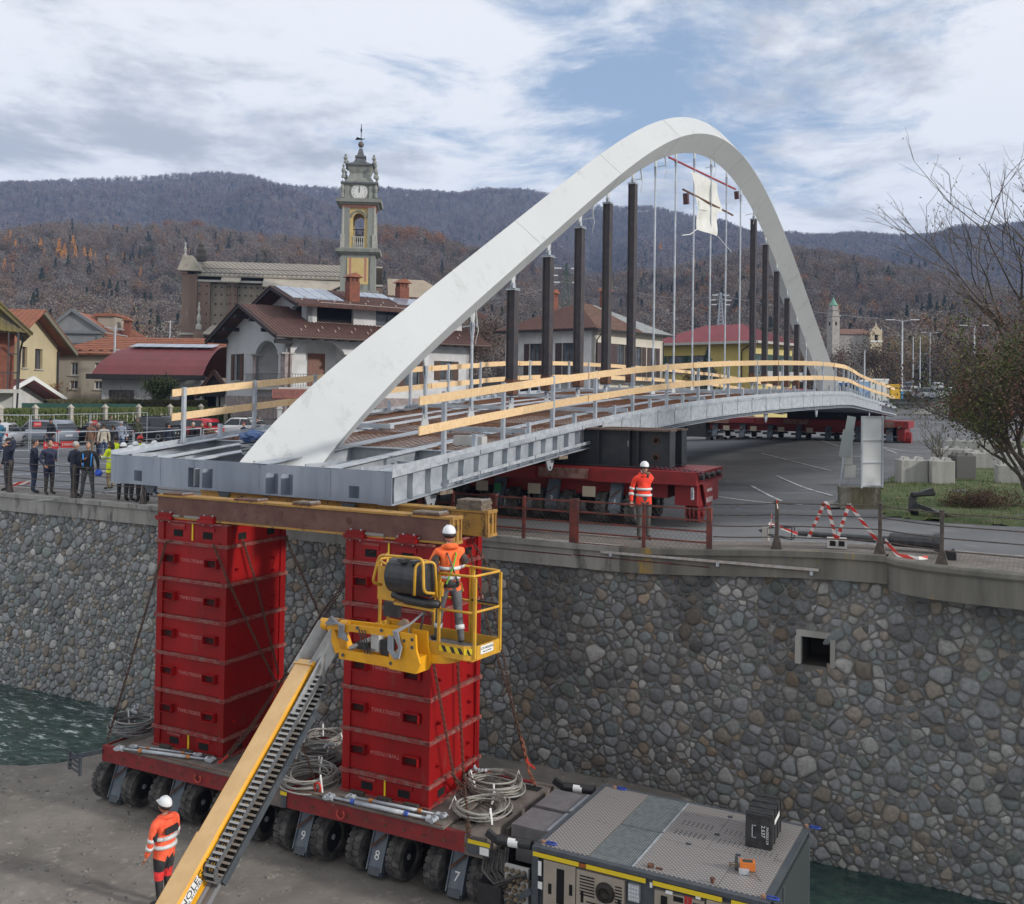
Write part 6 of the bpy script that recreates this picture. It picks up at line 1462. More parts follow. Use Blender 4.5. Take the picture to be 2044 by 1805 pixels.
b=MB();M_=Matrix.Translation((.30,-.03,1.9))@Matrix.Rotation(.165,4,'Y');q=MB();q.bx(-.18,.18,-.01,.01,-.42,.42);q.bx(-.12,.15,-.01,.01,.42,.85);q.xf(M_);q.obj('sign_back',mat('sign_back_grey',(.33,.37,.36),rough=.5),ls)
fr2=empty('metal_stand',MT@place((X0-.28,Y0+.35,z0),.6),'small steel stand with grey boxes behind the leaning sign','stand');b=MB();b.bar((-.2,0,0),(-.2,0,1.95),.04);b.bar((.2,0,0),(.2,0,1.95),.04)
for z in(.65,1.1,1.5):b.bar((-.2,0,z),(.2,0,z),.03)
b.obj('legs',galv,fr2);b=MB();b.bx(-.42,-.1,-.03,.03,1.25,1.85);b.bx(-.35,.0,-.03,.03,.85,1.22);b.obj('box',mat('pale_grey_box',(.4,.4,.4)),fr2)
b=MB();b.lathe([(.34,0),(.30,.10),(.12,.17),(.001,.18)],n=14);tag(b.obj('pole_footing',conc_m,None,M=MT@place((X0-.74,Y0-.32,z0))),'rounded lump of concrete at the foot of the leaning sign','footing')
def lego(x,y,z,L,D_,Hh,rz,label,m=conc_p,g='large moulded concrete blocks on the grass'):
 r=empty('stacking_block',MT@place((x,y,z),rz),label,'concrete block',g);b=MB();b.bx(-L/2,L/2,-D_/2,D_/2,0,Hh);o=b.obj('block',m,r);md=o.modifiers.new('b','BEVEL');md.width=.025;md.segments=2
 n=max(2,int(L/.38));
 for j in range(2 if D_>.6 else 1):
  for i in range(n):
   c=MB();cx_=-L/2+(i+.5)*L/n;cy_=(j-.5)*D_/2 if D_>.6 else 0;c.box((cx_,cy_,Hh+.055),(.26,.24,.11),taper=.6);q=c.obj('stud',m,r)
 return r
def gp(px,py):v=tw(ong(px,py));return v.x,v.y,zg(v.x,v.y)
x,y,z=gp(1808,966);lego(x+.15,y+.4,z,1.02,.80,.92,.42,'pale concrete stacking block with studs nearest the sign panel')
x,y,z=gp(1872,966);lego(x+.05,y+.3,z,.86,.80,.88,.38,'concrete stacking block standing second from the left on the grass')
x,y,z=gp(1912,958);lego(x+.1,y+.6,z,.8,.8,.95,.5,'dark grey concrete stacking block leaning behind the second one',mat('dark_concrete',(.12,.12,.115),rough=.95))
for k,(px,py,L,rz,lb)in enumerate([(1900,925,1.8,.15,'long low stacking block lying behind the front pair, left of the bush'),(1968,935,2.0,.2,'long stacking block half under the bush on the right'),(1925,905,1.9,.1,'rear stacking block with a row of studs'),(1990,905,1.9,.12,'rear stacking block under the branches at the right'),(2035,930,1.8,.3,'stacking block at the right edge of the picture'),(2030,965,1.5,.2,'stacking block hidden in leaves by the right edge')]):
 x,y,z=gp(px,py);lego(x,y,z,L,.75,.7,rz,lb)
for k in range(6):
 P=at(1668+k*38,832-.2*k,118);lb=['hidden leftmost block','','','','',''][k];r=empty('wall_block',place(P,-.10),['pale block at the left end of the low block wall, behind the bridge rail','darker block second from the left in the low block wall','pale block third from the left in the low block wall','darker block fourth from the left in the low block wall','pale block next to the right end of the low block wall','darker block at the right end of the low block wall beside the trailer'][k],'concrete block','low wall of big concrete blocks');b=MB();b.bx(0,2.16,0,1.2,-.3,1.5);b.obj('block',[conc_p,mat('grey_block_concrete',(.27,.27,.27),(.2,.2,.2),1,.95)][k%2],r)
P=at(1672,804.5,118);bm2=empty('stored_beam',place(P,-.10),'long grey green steel beam stored on top of the low block wall','steel beam');b=MB();b.bx(0,11.3,.2,.9,.02,.07);b.bx(0,11.3,.52,.58,.07,.55);b.bx(0,11.3,.2,.9,.55,.60);b.obj('beam',mat('grey_green_steel',(.12,.135,.125),rough=.6),bm2)
P=at(1892,830,118);tr_=empty('flat_trailer',place(P,-.05),'flat dark red trailer with iron parts parked beyond the low block wall','trailer');b=MB();b.bx(-1.8,5.2,0,2,1.4,1.7);b.bx(-1.4,4.2,0,1.8,.8,1.1);b.obj('bed',mat('dark_red_trailer',(.10,.03,.025),rough=.7),tr_);b=MB();b.bx(1.5,5.0,.2,1.6,1.72,2.5);b.obj('load',rust_m,tr_)
for x_ in(-1.1,.2,2.0,3.4,4.4):link('wheel',TY_ME,tr_,Matrix.Translation((x_,0,.42))@Matrix.Rotation(pi/2,4,'Z'))
x,y,z=gp(1838,1030);st_=empty('machine_bracket',MT@place((x,y,z),.3),'black steel machine attachment lying at the edge of the road by the grass','machine part');b=MB()
b.bar((-.25,0,.1),(-.18,.1,.55),.12,.22);b.cyl((-.25,-.05,.58),(.38,.15,.62),.07,n=10);b.bar((.0,.1,.62),(.35,.2,.72),.12,.10);b.obj('bracket',black_m,st_)
b=MB();b.bar((-.1,-.05,.28),(.62,-.12,.05),.17,.12);b.bar((-.2,-.15,.05),(-.15,.2,.25),.2,.3);b.obj('arm',black_m,st_)
b=MB();b.tube([(.6,-.1,.05),(.85,-.15,.02),(1.2,-.1,.02)],.02,6);b.obj('hose',rail_r,st_)
text('lettering','MANITOU',.09,Matrix.Translation((.27,-.17,.20))@rotm((.95,-.08,-.30),(.2,-.1,1)),white_m,st_)
x,y,z=13.45,WY+.0,.335;b=MB();b.bx(-.1,.08,-.05,.1,0,.18);b.tube([(.0,0,.15),(.06,.02,.22),(.1,0,.12),(.1,-.02,.0)],.02,6);tag(b.obj('cable_box',black_m,None,M=MT@place((x,y,z))),'small black cable box on the bastion beside the railing post','box')
def verge():
 b=MB();rnd=random.Random(5);vs=[]
 edge=[tw(ong(px,py))for px,py in((1748,1000),(1762,1030),(1850,1040),(1950,1048),(2060,1052),(2300,1060),(2420,900),(2060,880),(1900,900),(1790,945),(1760,965))]
 gm=mat('rough_grass',(.045,.075,.015),(.08,.10,.03),3,.95,0,.02,10,.35,.65,(.13,.12,.06),1.5,.6)
 m=MB();c=sum((Vector((e.x,e.y,0))for e in edge),Vector())/len(edge)
 from mathutils.geometry import tessellate_polygon
 poly=[Vector((e.x,e.y,0))for e in edge]
 xs=[e.x for e in edge];ys=[e.y for e in edge]
 def inside(x,y):
  r=False;n=len(poly)
  for i in range(n):
   a,d=poly[i],poly[(i+1)%n]
   if(a.y>y)!=(d.y>y)and x<(d.x-a.x)*(y-a.y)/(d.y-a.y)+a.x:r=not r
  return r
 st=.25;X0_,Y0_=min(xs),min(ys);ids={};vv=[];ff=[]
 nx=int((max(xs)-X0_)/st)+1;ny=int((max(ys)-Y0_)/st)+1
 def vid(i,j):
  if(i,j)not in ids:x=X0_+i*st;y=Y0_+j*st;ids[(i,j)]=len(vv);vv.append((x,y,zg(x,y)+.03+.08*MN.noise(Vector((x,y,0)))if inside(x,y)else zg(x,y)-.03))
  return ids[(i,j)]
 for i in range(nx):
  for j in range(ny):
   if inside(X0_+(i+.5)*st,Y0_+(j+.5)*st):ff.append((vid(i,j),vid(i+1,j),vid(i+1,j+1),vid(i,j+1)))
 m.add(vv,ff);o=m.obj('grass_verge',gm,None,True,MT);o['kind']='structure'
 k=0
 while k<26000:
  x=rnd.uniform(min(xs),max(xs));y=rnd.uniform(min(ys),max(ys));k+=1
  if not inside(x,y):continue
  h=rnd.uniform(.05,.16);a=rnd.random()*6.28;w_=rnd.uniform(.008,.018);z=zg(x,y)+.02;l=rnd.uniform(-.06,.06);l2=rnd.uniform(-.06,.06)
  b.add([(x-w_*cos(a),y-w_*sin(a),z),(x+w_*cos(a),y+w_*sin(a),z),(x+l,y+l2,z+h)],[(0,1,2)],0 if rnd.random()<.75 else 1)
 tag(b.obj('grass',[mat('grass_blade',(.06,.11,.02),(.10,.15,.04),2,.8),mat('dry_grass_blade',(.22,.18,.08),rough=.9)],None,M=MT,fix=False),'green and dry grass blades on the verge beside the road','grass',kind='stuff')
verge()
def barrier(px0,py0,px1,py1,top,label,signs=()):
 a,c=ong(px0,py0),ong(px1,py1);a.z=c.z=0;d=c-a;L=d.length;r=empty('mesh_barrier',place(a,atan2(d.y,d.x)),label,'barrier','mesh barriers on the parking lot');b=MB()
 for x in(.02,L-.02):b.cyl((x,0,0),(x,0,top),.022,n=8)
 b.cyl((0,0,top),(L,0,top),.022,n=8);b.cyl((0,0,.15),(L,0,.15),.018,n=8);b.obj('frame',galv_l,r);b=MB();n=int(L/.16)
 for k in range(1,n):thin(b,(k*L/n,0,.15),(k*L/n,0,top),.005)
 for z in(.45,.75,1.05,1.35):
  if z<top:thin(b,(0,0,z),(L,0,z),.005)
 o=b.obj('wire_infill',galv,r,fix=False);o['kind']='stuff'
 for s in signs:
  b=MB();b.bx(s*L-.28,s*L+.28,-.03,-.02,top-.62,top-.36);b.obj('red_sign',mat('red_sign_board',(.55,.03,.025),rough=.5),r);text('sign_lettering','STERRO',.13,Matrix.Translation((s*L,-.035,top-.49))@rotm((1,0,0),(0,0,1)),white_m,r)
 return r
barrier(-20,905,58,905,2.0,'mesh barrier at the far left of the parking lot')
barrier(60,905,178,897,2.0,'mesh barrier in front of the silver estate car',(.10,))
barrier(180,897,293,888,2.0,'mesh barrier in front of the dark hatchback',(.05,))
barrier(-30,955,112,955,1.75,'nearer mesh barrier on the left with a red sign',(.92,))
barrier(114,953,265,945,1.75,'nearer mesh barrier behind the pavement group',(.12,))
barrier(266,945,400,925,1.65,'nearer mesh barrier in front of the red car',(.92,))
barrier(404,918,520,900,1.5,'mesh barrier in front of the white car',(.10,))
glass_c=mat('dark_car_glass',(.02,.025,.03),rough=.08);trim=mat('black_trim',(.015,.015,.016),rough=.5);tail=mat('red_tail_light',(.45,.01,.01),rough=.2);headl=mat('head_light',(.6,.62,.65),rough=.15);chrome=mat('alloy_wheel',(.38,.38,.40),rough=.35,metal=.5)
def car_meshes(kind):
 L={'hatch':3.9,'suv':4.5,'estate':4.4,'mini':3.7,'van':4.8}[kind];Hc={'hatch':1.46,'suv':1.66,'estate':1.50,'mini':1.42,'van':1.95}[kind];W_=.87;belt=Hc*.60
 r0,r1,f1,f0=(-.47,-.40,.12,.29)if kind in('estate','suv','van')else(-.47,-.36,.10,.27)
 st=[(-.5,.34,.62,.80),(-.485,.22,belt*.98,.93),(-.40,.20,belt,1),(-.1,.19,belt,1),(.15,.19,belt*.99,1),(.29,.20,belt*.97,.98),(.40,.22,belt*.86,.94),(.475,.26,belt*.72,.86),(.5,.36,belt*.55,.74)]
 m=MB();vs=[]
 for(x,z0,z1,w_)in st:
  for(a,z)in((-1*.92,z0),(-1,z0+.14),(-1,z1-.16),(-.93,z1),(.93,z1),(1,z1-.16),(1,z0+.14),(.92,z0)):vs.append((x*L,a*W_*w_,z))
 n=8;fs=[(i*n+k,i*n+(k+1)%n,(i+1)*n+(k+1)%n,(i+1)*n+k)for i in range(len(st)-1)for k in range(n)]+[tuple(range(n))[::-1],tuple(range((len(st)-1)*n,len(st)*n))];m.add(vs,fs)
 cab=[(r0*L,belt-.02,.90),(r1*L,Hc-.05,.74),(r1*L+.25,Hc,.72),(f1*L-.35,Hc,.72),(f1*L,Hc-.06,.73),(f0*L,belt-.04,.88)];vs=[]
 for(x,z,w_)in cab:vs+=[(x,-w_*W_,z),(x,w_*W_,z)]
 m2=MB();m2.add(vs,[(2*i,2*i+1,2*i+3,2*i+2)for i in range(5)]+[tuple(range(0,12,2))[::-1],tuple(range(1,12,2)),(0,10,11,1)])
 body=m;body.add(m2.v,m2.f);bme=body.mesh('body',white_m,True)
 g=MB()
 def side(pts):
  for s in(-1,1):
   v_=[]
   for(x,t)in pts:v_.append((x,s*(W_*(.905-.165*t)+.012),belt+(Hc-.08-belt)*t))
   g.add(v_,[tuple(range(len(v_)))])
 side([(r0*L+.22,.06),(r1*L+.18,.92),(-.12*L-.03,.95),(-.12*L-.03,.06)]);side([(-.12*L+.04,.06),(-.12*L+.04,.95),(f1*L-.06,.90),(f0*L-.25,.06)])
 def quad(x0,z0,w0,x1,z1,w1,o):g.add([(x0+o,-w0*W_,z0),(x0+o,w0*W_,z0),(x1+o,w1*W_,z1),(x1+o,-w1*W_,z1)],[(0,1,2,3)])
 quad(r0*L+.03,belt+.10,.80,r1*L-.01,Hc-.14,.68,-.022);quad(f0*L-.08,belt+.02,.80,f1*L+.02,Hc-.10,.68,.03)
 gme=g.mesh('windows',glass_c)
 t=MB();t.bx(-.495*L,-.485*L,-.6,.6,.28,.40);t.bx(.487*L,.497*L,-.6,.6,.26,.42);t.bx(-.30*L,.30*L,-.885,-.86,.18,.28);t.bx(-.30*L,.30*L,.86,.885,.18,.28)
 for s in(-1,1):t.bx(.20*L,.26*L,s*.90-.08,s*.90+.08,belt+.02,belt+.15);t.bx(-.3*L,.08*L,s*.62-.01,s*.62+.01,Hc-.0,Hc+.03)
 tme=t.mesh('trim',trim)
 lt=MB()
 for s in(-1,1):lt.bx(-.489*L,-.470*L,s*.70-.12,s*.70+.12,belt-.20,belt-.02)
 lme=lt.mesh('tail_light',tail);hl=MB()
 for s in(-1,1):hl.bx(.46*L,.484*L,s*.60-.14,s*.60+.14,belt*.62,belt*.76)
 hme=hl.mesh('headlight',headl);pl_=MB().bx(-.503*L,-.497*L,-.26,.26,.52,.63).mesh('number_plate',white_m)
 wm=MB();wm.lathe([(.17,-.11),(.30,-.11),(.325,-.07),(.325,.07),(.30,.11),(.17,.11)],n=18,axis='y');wme=wm.mesh('wheel',trim)
 rm=MB();rm.lathe([(.001,-.10),(.19,-.115),(.205,-.10)],n=14,axis='y');rm.lathe([(.205,.10),(.19,.115),(.001,.10)],n=14,axis='y')
 return dict(L=L,body=bme,g=gme,t=tme,l=lme,h=hme,p=pl_,w=wme,r=rm.mesh('rim',chrome))
CK={}
def car(P,rz,kind,paint,label,group=None,full=True):
 if kind not in CK:CK[kind]=car_meshes(kind)
 c=CK[kind];r=empty('parked_car',place(P,rz),label,'car',group);me=c['body'].copy();me.materials.clear();me.materials.append(paint);link('body',me,r);link('windows',c['g'],r)
 link('trim',c['t'],r);link('tail_light',c['l'],r);link('headlight',c['h'],r);link('number_plate',c['p'],r)
 for x in(-.31,.31):
  for s in(-1,1):w_=link('wheel',c['w'],r,Matrix.Translation((x*c['L'],s*.80,.325)));link('rim',c['r'],w_)
 return r
def paint(n,c):return mat('car_paint_'+n,c,rough=.25,coat=.5)
silver,greyp,darkp,redp,whitep,bluep=paint('silver',(.42,.43,.45)),paint('grey',(.20,.22,.25)),paint('dark_blue',(.02,.025,.035)),paint('red',(.42,.01,.02)),paint('white',(.62,.63,.64)),paint('blue_grey',(.10,.13,.18))
GCAR='cars parked in front of the hedge'
hd0=radians(155)
car(ong(4,892),radians(100),'mini',silver,'small silver hatchback at the far left edge in front of the hedge',GCAR)
car(ong(86,886),hd0,'estate',paint('blue_silver',(.24,.27,.32)),'silver grey estate car second from the left in front of the hedge',GCAR)
car(ong(200,886),radians(160),'hatch',darkp,'dark blue hatchback behind the mesh barrier',GCAR)
car(ong(302,880),radians(157),'suv',paint('black',(.02,.022,.026)),'black crossover car with dark windows beside the red car',GCAR)
car(ong(392,876),radians(150),'hatch',redp,'red hatchback between the black crossover and the white car',GCAR)
car(ong(478,872),radians(162),'hatch',whitep,'white compact car at the right end of the row by the gate',GCAR)
GF='cars in the far parking lot on the right'
for k,(px,py,dep,hd_,kd,pt,lb)in enumerate([(1852,797,146,.15,'suv',greyp,'silver grey sport utility car in front of the far parked rows'),(1812,790,156,1.9,'hatch',silver,'silver hatchback with a red tail light behind the yellow toilet cabin'),(1818,780,175,1.0,'estate',bluep,'pale blue saloon in the rear row at its left end'),(1885,792,158,2.4,'hatch',silver,'pale car just right of the grey sport utility car'),(1910,797,150,2.6,'suv',whitep,'white car with its headlight on beside the flat trailer'),(1870,780,180,1.4,'hatch',silver,'silver car in the rear row, second from the left'),(1925,782,176,1.5,'suv',redp,'dark red car in the rear row'),(1945,790,165,1.9,'hatch',whitep,'white car seen between the bare branches'),(1960,780,180,1.6,'estate',silver,'silver car in the rear row behind the branches'),(1985,788,168,2.0,'estate',greyp,'grey car behind the branches near the red container'),(2010,779,182,1.5,'hatch',whitep,'white car at the right end of the rear row'),(1975,797,150,2.2,'hatch',silver,'silver car nearest the red container'),(2035,784,175,1.5,'suv',silver,'silver sport utility car at the right edge')]):
 P=at(px,py,dep);car(P,hd_,kd,pt,lb,GF)
car(at(1598,812,95),.2,'suv',redp,'red car seen through the far end of the bridge railing','cars beyond the bridge');car(at(1560,808,100),.2,'hatch',whitep,'white car beyond the bridge railing','cars beyond the bridge')
def cab(px0,px1,pyb,pyt,dep,m,label,cat='cabin',rz=0.,D_=2.4,roof=None):
 s=F/dep;P=at(px0,pyb,dep);W_=(px1-px0)/s;Hh=(pyb-pyt)/s;r=empty('site_cabin',place(P,rz),label,cat);b=MB();b.bx(0,W_,0,D_,0,Hh-.1);b.obj('body',m,r);b=MB();b.bx(-.05,W_+.05,-.05,D_+.05,Hh-.1,Hh+.05);b.obj('roof',roof or white_m,r);return r,W_,Hh
r,W_,Hh=cab(1672,1712,800,762,98,mat('blue_cabin',(.03,.10,.28),rough=.5),'dark blue site cabin behind the far bridge railing')
b=MB();b.bx(.3,W_-.3,-.02,0,.9,1.5);b.obj('window',glass_c,r)
r,W_,Hh=cab(1713,1738,800,760,97,mat('pale_blue_cabin',(.22,.36,.55),rough=.5),'pale blue site cabin next to the dark blue one')
r,W_,Hh=cab(1738,1773,800,757,99,mat('cream_cabin',(.62,.62,.57),rough=.5),'cream white site cabin right of the pale blue one')
r,W_,Hh=cab(1778,1797,796,768,96,mat('yellow_toilet',(.62,.36,.02),rough=.5),'yellow portable toilet cabin beside the lamp post','portable toilet',D_=1.0,roof=mat('yellow_toilet',(.62,.36,.02)))
b=MB();b.bx(.12,W_-.25,-.02,0,.95,1.08);b.obj('vent',dark_m,r)
r,W_,Hh=cab(1798,1803,796,779,96,mat('blue_toilet',(.05,.22,.42),rough=.5),'narrow blue cabin partly behind the lamp post','portable toilet',D_=1.)
r,W_,Hh=cab(1936,2075,842,785,100,mat('rusty_red_container',(.16,.035,.03),(.10,.03,.025),2,.8),'rusty red shipping container behind the bare bush at the right','container',rz=.5,D_=2.4,roof=rust_m)
b=MB()
for k in range(20):b.bx(k*W_/20,k*W_/20+.12,-.05,.0,.05,Hh-.15)
b.obj('rib',MATS['rusty_red_container'],r)
def lamp(px,pyb,pyt,dep,label,arms=2,g='tall street lamps beyond the bridge'):
 s=F/dep;P=at(px,pyb,dep);Hh=(pyb-pyt)/s;r=empty('street_lamp',place(P),label,'street lamp',g);b=MB();b.cyl((0,0,0),(0,0,Hh),.13,.07,n=8);b.obj('pole',galv_l,r)
 if arms:
  b=MB();b.bar((-.9,0,Hh+.12),(0,0,Hh-.02),.06);b.bar((.9,0,Hh+.12),(0,0,Hh-.02),.06);b.obj('arm',galv,r);b=MB();b.bx(-1.75,-.85,-.15,.15,Hh+.08,Hh+.16);b.bx(.85,1.75,-.15,.15,Hh+.12,Hh+.2);b.obj('lamp_head',mat('lamp_head_grey',(.6,.62,.64),rough=.4),r)
 return r
lamp(1800,792,641,108,'tall double armed street lamp beside the yellow toilet cabin');lamp(1944,800,652,112,'tall double armed street lamp behind the bare bush');lamp(1856,785,580+85,190,'thin double armed street lamp behind the first one',2)
lamp(1725,790,700,120,'short lamp post with a square head in front of the far trees',0);lamp(1836,790,672,170,'thin bare pole right of the tall street lamp',0);lamp(1822,780,672,180,'slender pole behind the parked cars',0);lamp(672//1,700,690,300,'lamp',0)if False else None
r=lamp(671,0,0,1,'x')if False else None
P=at(335,800,120);r=empty('floodlight_mast',place(P),'slim mast with two floodlights beside the old church','floodlight mast');b=MB();b.cyl((0,0,0),(.1,0,9.4),.07,n=6);b.bar((-.8,0,9.3),(.9,0,9.3),.05);b.obj('mast',galv_l,r);b=MB();b.bx(-1.1,-.6,-.1,.1,9.2,9.42);b.bx(.7,1.2,-.1,.1,9.2,9.42);b.obj('floodlight',dark_m,r)
def frame2(px,dep,rz,ref=None):
 k=dep/(ref or dep);P=at(px,780,dep);P.z=CZ*(1-k);return place(P,rz)@Matrix.Scale(k,4)
glassb=mat('window_glass',(.035,.045,.055),(.10,.12,.14),.8,.12);brown_w=mat('brown_shutter',(.085,.04,.025),(.06,.03,.02),6,.7);white_f=mat('white_window_frame',(.6,.6,.58),rough=.5);stone_tr=mat('pale_stone_trim',(.42,.41,.38),(.34,.33,.31),5,.8)
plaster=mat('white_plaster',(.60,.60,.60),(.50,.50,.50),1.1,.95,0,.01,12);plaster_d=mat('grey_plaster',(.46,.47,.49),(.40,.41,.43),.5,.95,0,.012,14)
tile_b=mat('brown_roof_tile',(.125,.06,.048),(.085,.045,.038),2.5,.85,0,0,None,.35,.65,(.19,.11,.085),5,.66)
tile_o=mat('orange_roof_tile',(.30,.115,.065),(.22,.085,.05),1.6,.9,0,0,None,.35,.65,(.14,.08,.055),3,.62)
wood_d=mat('dark_eaves_wood',(.022,.020,.022),rough=.8);slate=mat('stone_slab_roof',(.42,.375,.31),(.33,.30,.25),.5,.9,0,0,None,.35,.65,(.17,.16,.14),1.4,.62)
brick_r=mat('red_brick',(.22,.075,.045),(.16,.06,.04),3,.9);solar=mat('solar_panel_glass',(.16,.20,.27),(.30,.34,.40),.3,.18,.2)
def wall(parent,M,L,H,ops,m,th=.35,gable=None,name='wall',z0=0.):
 """wall in local x-z plane, outer face y=0, openings [(x,z,w,h,kind)]"""
 xs=sorted(set([0,L]+[o[0]for o in ops]+[o[0]+o[2]for o in ops]));b=MB()
 for a,c in zip(xs[:-1],xs[1:]):
  if c-a<1e-4:continue
  zz=z0
  for o in sorted([o for o in ops if o[0]<c-1e-4 and o[0]+o[2]>a+1e-4],key=lambda o:o[1]):
   if o[1]>zz+1e-4:b.bx(a,c,0,th,zz,o[1])
   zz=o[1]+o[3]
  if H>zz+1e-4:b.bx(a,c,0,th,zz,H)
 for o in ops:
  if o[4]=='arch':
   x,z,w_,h=o[:4];r=min(h*.5,w_/2);n=12
   for s in(0,1):
    for i in range(n//2):
     t0,t1=pi/2*i/(n/2),pi/2*(i+1)/(n/2);x0,x1=w_/2*cos(t0),w_/2*cos(t1);zt0,zt1=r*sin(t0),r*sin(t1);cx=x+w_/2;zb_=z+h-r;sg_=1 if s else -1
     b.prism([(cx+sg_*x0,zb_+zt0),(cx+sg_*x1,zb_+zt1),(cx+sg_*x1,z+h),(cx+sg_*x0,z+h)],0.003,th-.003,'y')
 if gable:b.prism([(gable[0],H),(gable[1],H),(gable[2],gable[3])],0,th,'y')
 wo=b.obj(name,m,parent,M=M)
 for o in ops:
  x,z,w_,h,k=o[:5]
  if k in('win','shut','bwin'):
   fm=brown_w if k!='win' else white_f;b=MB()
   for(a,c,d,e)in((x,x+.07,z,z+h),(x+w_-.07,x+w_,z,z+h),(x+.07,x+w_-.07,z,z+.07),(x+.07,x+w_-.07,z+h-.07,z+h),(x+w_/2-.035,x+w_/2+.035,z+.07,z+h-.07)):b.bx(a,c,th*.45,th*.6,d,e)
   f=b.obj('window',fm,parent,M=M);b=MB();b.bx(x+.07,x+w_-.07,th*.52,th*.56,z+.07,z+h-.07);b.obj('pane',glassb,f)
   b=MB();b.bx(x-.12,x+w_+.12,-.10,-.004,z-.09,z-.01);b.obj('sill',stone_tr,f)
   if k=='shut':
    for a in(x-w_*.48-.02,x+w_+.02):
     b=MB();b.bx(a,a+w_*.48,-.07,-.015,z-.02,z+h);
     for q in range(8):b.bx(a+.06,a+w_*.48-.06,-.085,-.071,z+.1+q*(h-.2)/8,z+.1+q*(h-.2)/8+(h-.2)/18)
     b.obj('shutter',o[5]if len(o)>5 else brown_w,f)
  elif k=='arch':b=MB();b.bx(x-.15,x+w_+.15,1.9,2.0,z,z+h+.1);b.bx(x-.2,x-.0,th+.01,1.9,z,z+h);b.bx(x+w_,x+w_+.2,th+.01,1.9,z,z+h);b.bx(x-.2,x+w_+.2,th+.01,2.0,z+h,z+h+.1);b.bx(x-.2,x+w_+.2,th+.01,2.0,z-.1,z);b.obj('loggia',plaster,parent,M=M)
  elif k=='door':b=MB();b.bx(x,x+w_,th*.4,th*.55,z,z+h);b.obj('door',o[5]if len(o)>5 else brown_w,parent,M=M)
  elif k=='dark':b=MB();b.bx(x,x+w_,th+.01,th+.05,z,z+h);b.obj('opening',hole_m,parent,M=M)
 return wo
def slope(parent,M,pts,m,th=.14,rows=0,name='roof',rib=.42,rm=None,amp=.05):
 """roof plane from 4 points (eave a,b then ridge c,d), with raised tile courses"""
 a,b_,c,d=[Vector(p)for p in pts];n=(b_-a).cross(d-a).normalized()
 if n.z<0:n=-n
 mb=MB();mb.add([a,b_,c,d,a-n*th,b_-n*th,c-n*th,d-n*th],[(0,1,2,3),(7,6,5,4),(0,4,5,1),(1,5,6,2),(2,6,7,3),(3,7,4,0)])
 r=mb.obj(name,m,parent,M=M)
 L=(b_-a).length
 if rib:
  mb=MB();k=int(L/rib);k2=max(1,k)
  for i in range(k2+1):
   t=i/k2;p=a+(b_-a)*t
   dirv=((c+d)/2-(a+b_)/2);dirv=dirv-(b_-a).normalized()*dirv.dot((b_-a).normalized())
   ux=(b_-a).normalized();x=(p-a).dot(ux);Hh=dirv.length;dv=dirv/Hh;xl=(d-a).dot(ux);xr=(c-a).dot(ux);tmax=1.
   if xl>0 and x<xl:tmax=x/xl
   if xr<L and x>xr:tmax=min(tmax,(L-x)/(L-xr))
   if tmax<.04:continue
   mb.bar(p+n*amp*.4,p+dv*Hh*tmax+n*amp*.4,rib*.45,amp,up=n)
  mb.obj('tile_rib',rm or m,r)
 if rows:
  dv=((d-a)+(c-b_))/2;Hh=dv.length;mb=MB()
  for i in range(1,rows):
   t=i/rows;p=a+(d-a)*t;q=b_+(c-b_)*t;mb.bar(p+n*.02,q+n*.02,.05,.06,up=n)
  mb.obj('tile_course',rm or m,r)
 return r
def chimney(parent,M,x,y,z0,z1,w_=.8):
 b=MB();b.bx(x-w_/2,x+w_/2,y-w_/2,y+w_/2,z0,z1);c=b.obj('chimney',brick_r,parent,M=M);b=MB();b.bx(x-w_*.45,x+w_*.45,y-w_*.45,y+w_*.45,z1,z1+.35);b.obj('smoke_slots',mat('dark_brick',(.08,.03,.02),rough=.9),c)
 b=MB()
 for(a,d)in((-.38,-.38),(.38,-.38),(-.38,.38),(.38,.38),(0,-.38),(0,.38)):b.bx(x+a*w_-.07,x+a*w_+.07,y+d*w_-.07,y+d*w_+.07,z1,z1+.36)
 b.obj('brick_pier',brick_r,c);b=MB();b.prism([(x-w_*.75,z1+.36),(x+w_*.75,z1+.36),(x,z1+.75)],y-w_*.7,y+w_*.7,'y');b.obj('cowl',tile_o,c);return c
def gable_house(parent,M,L,D_,He,Hr,tile,over=.7,rib=.42,axis='x',th=.16,rows=0):
 """ridge along local x, walls 0..L, 0..D"""
 o=over;sl=(Hr-He)/(D_/2);ze=He-o*sl
 slope(parent,M,[(-o,-o,ze),(L+o,-o,ze),(L+o,D_/2,Hr),(-o,D_/2,Hr)],tile,th,rows,'roof',rib);slope(parent,M,[(L+o,D_+o,ze),(-o,D_+o,ze),(-o,D_/2,Hr),(L+o,D_/2,Hr)],tile,th,rows,'roof',rib)
def barge(parent,M,x,D_,He,Hr,over=.7,m=None):
 sl=(Hr-He)/(D_/2);ze=He-over*sl;b=MB();b.bar((x,-over,ze-.12),(x,D_/2,Hr-.12),.12,.34);b.bar((x,D_+over,ze-.12),(x,D_/2,Hr-.12),.12,.34);return b.obj('barge_board',m or wood_d,parent,M=M)
M7=frame2(569,78,radians(37))@Matrix.Diagonal((1.1,1,1,1));v7=empty('villa',M7,'white two storey villa with arched loggias, stone piers, brown tiles and solar panels','house');I=Matrix.Identity(4)
LV,DV=15.5,12.0
door_w=mat('chestnut_door',(.17,.06,.03),(.12,.045,.025),6,.5)
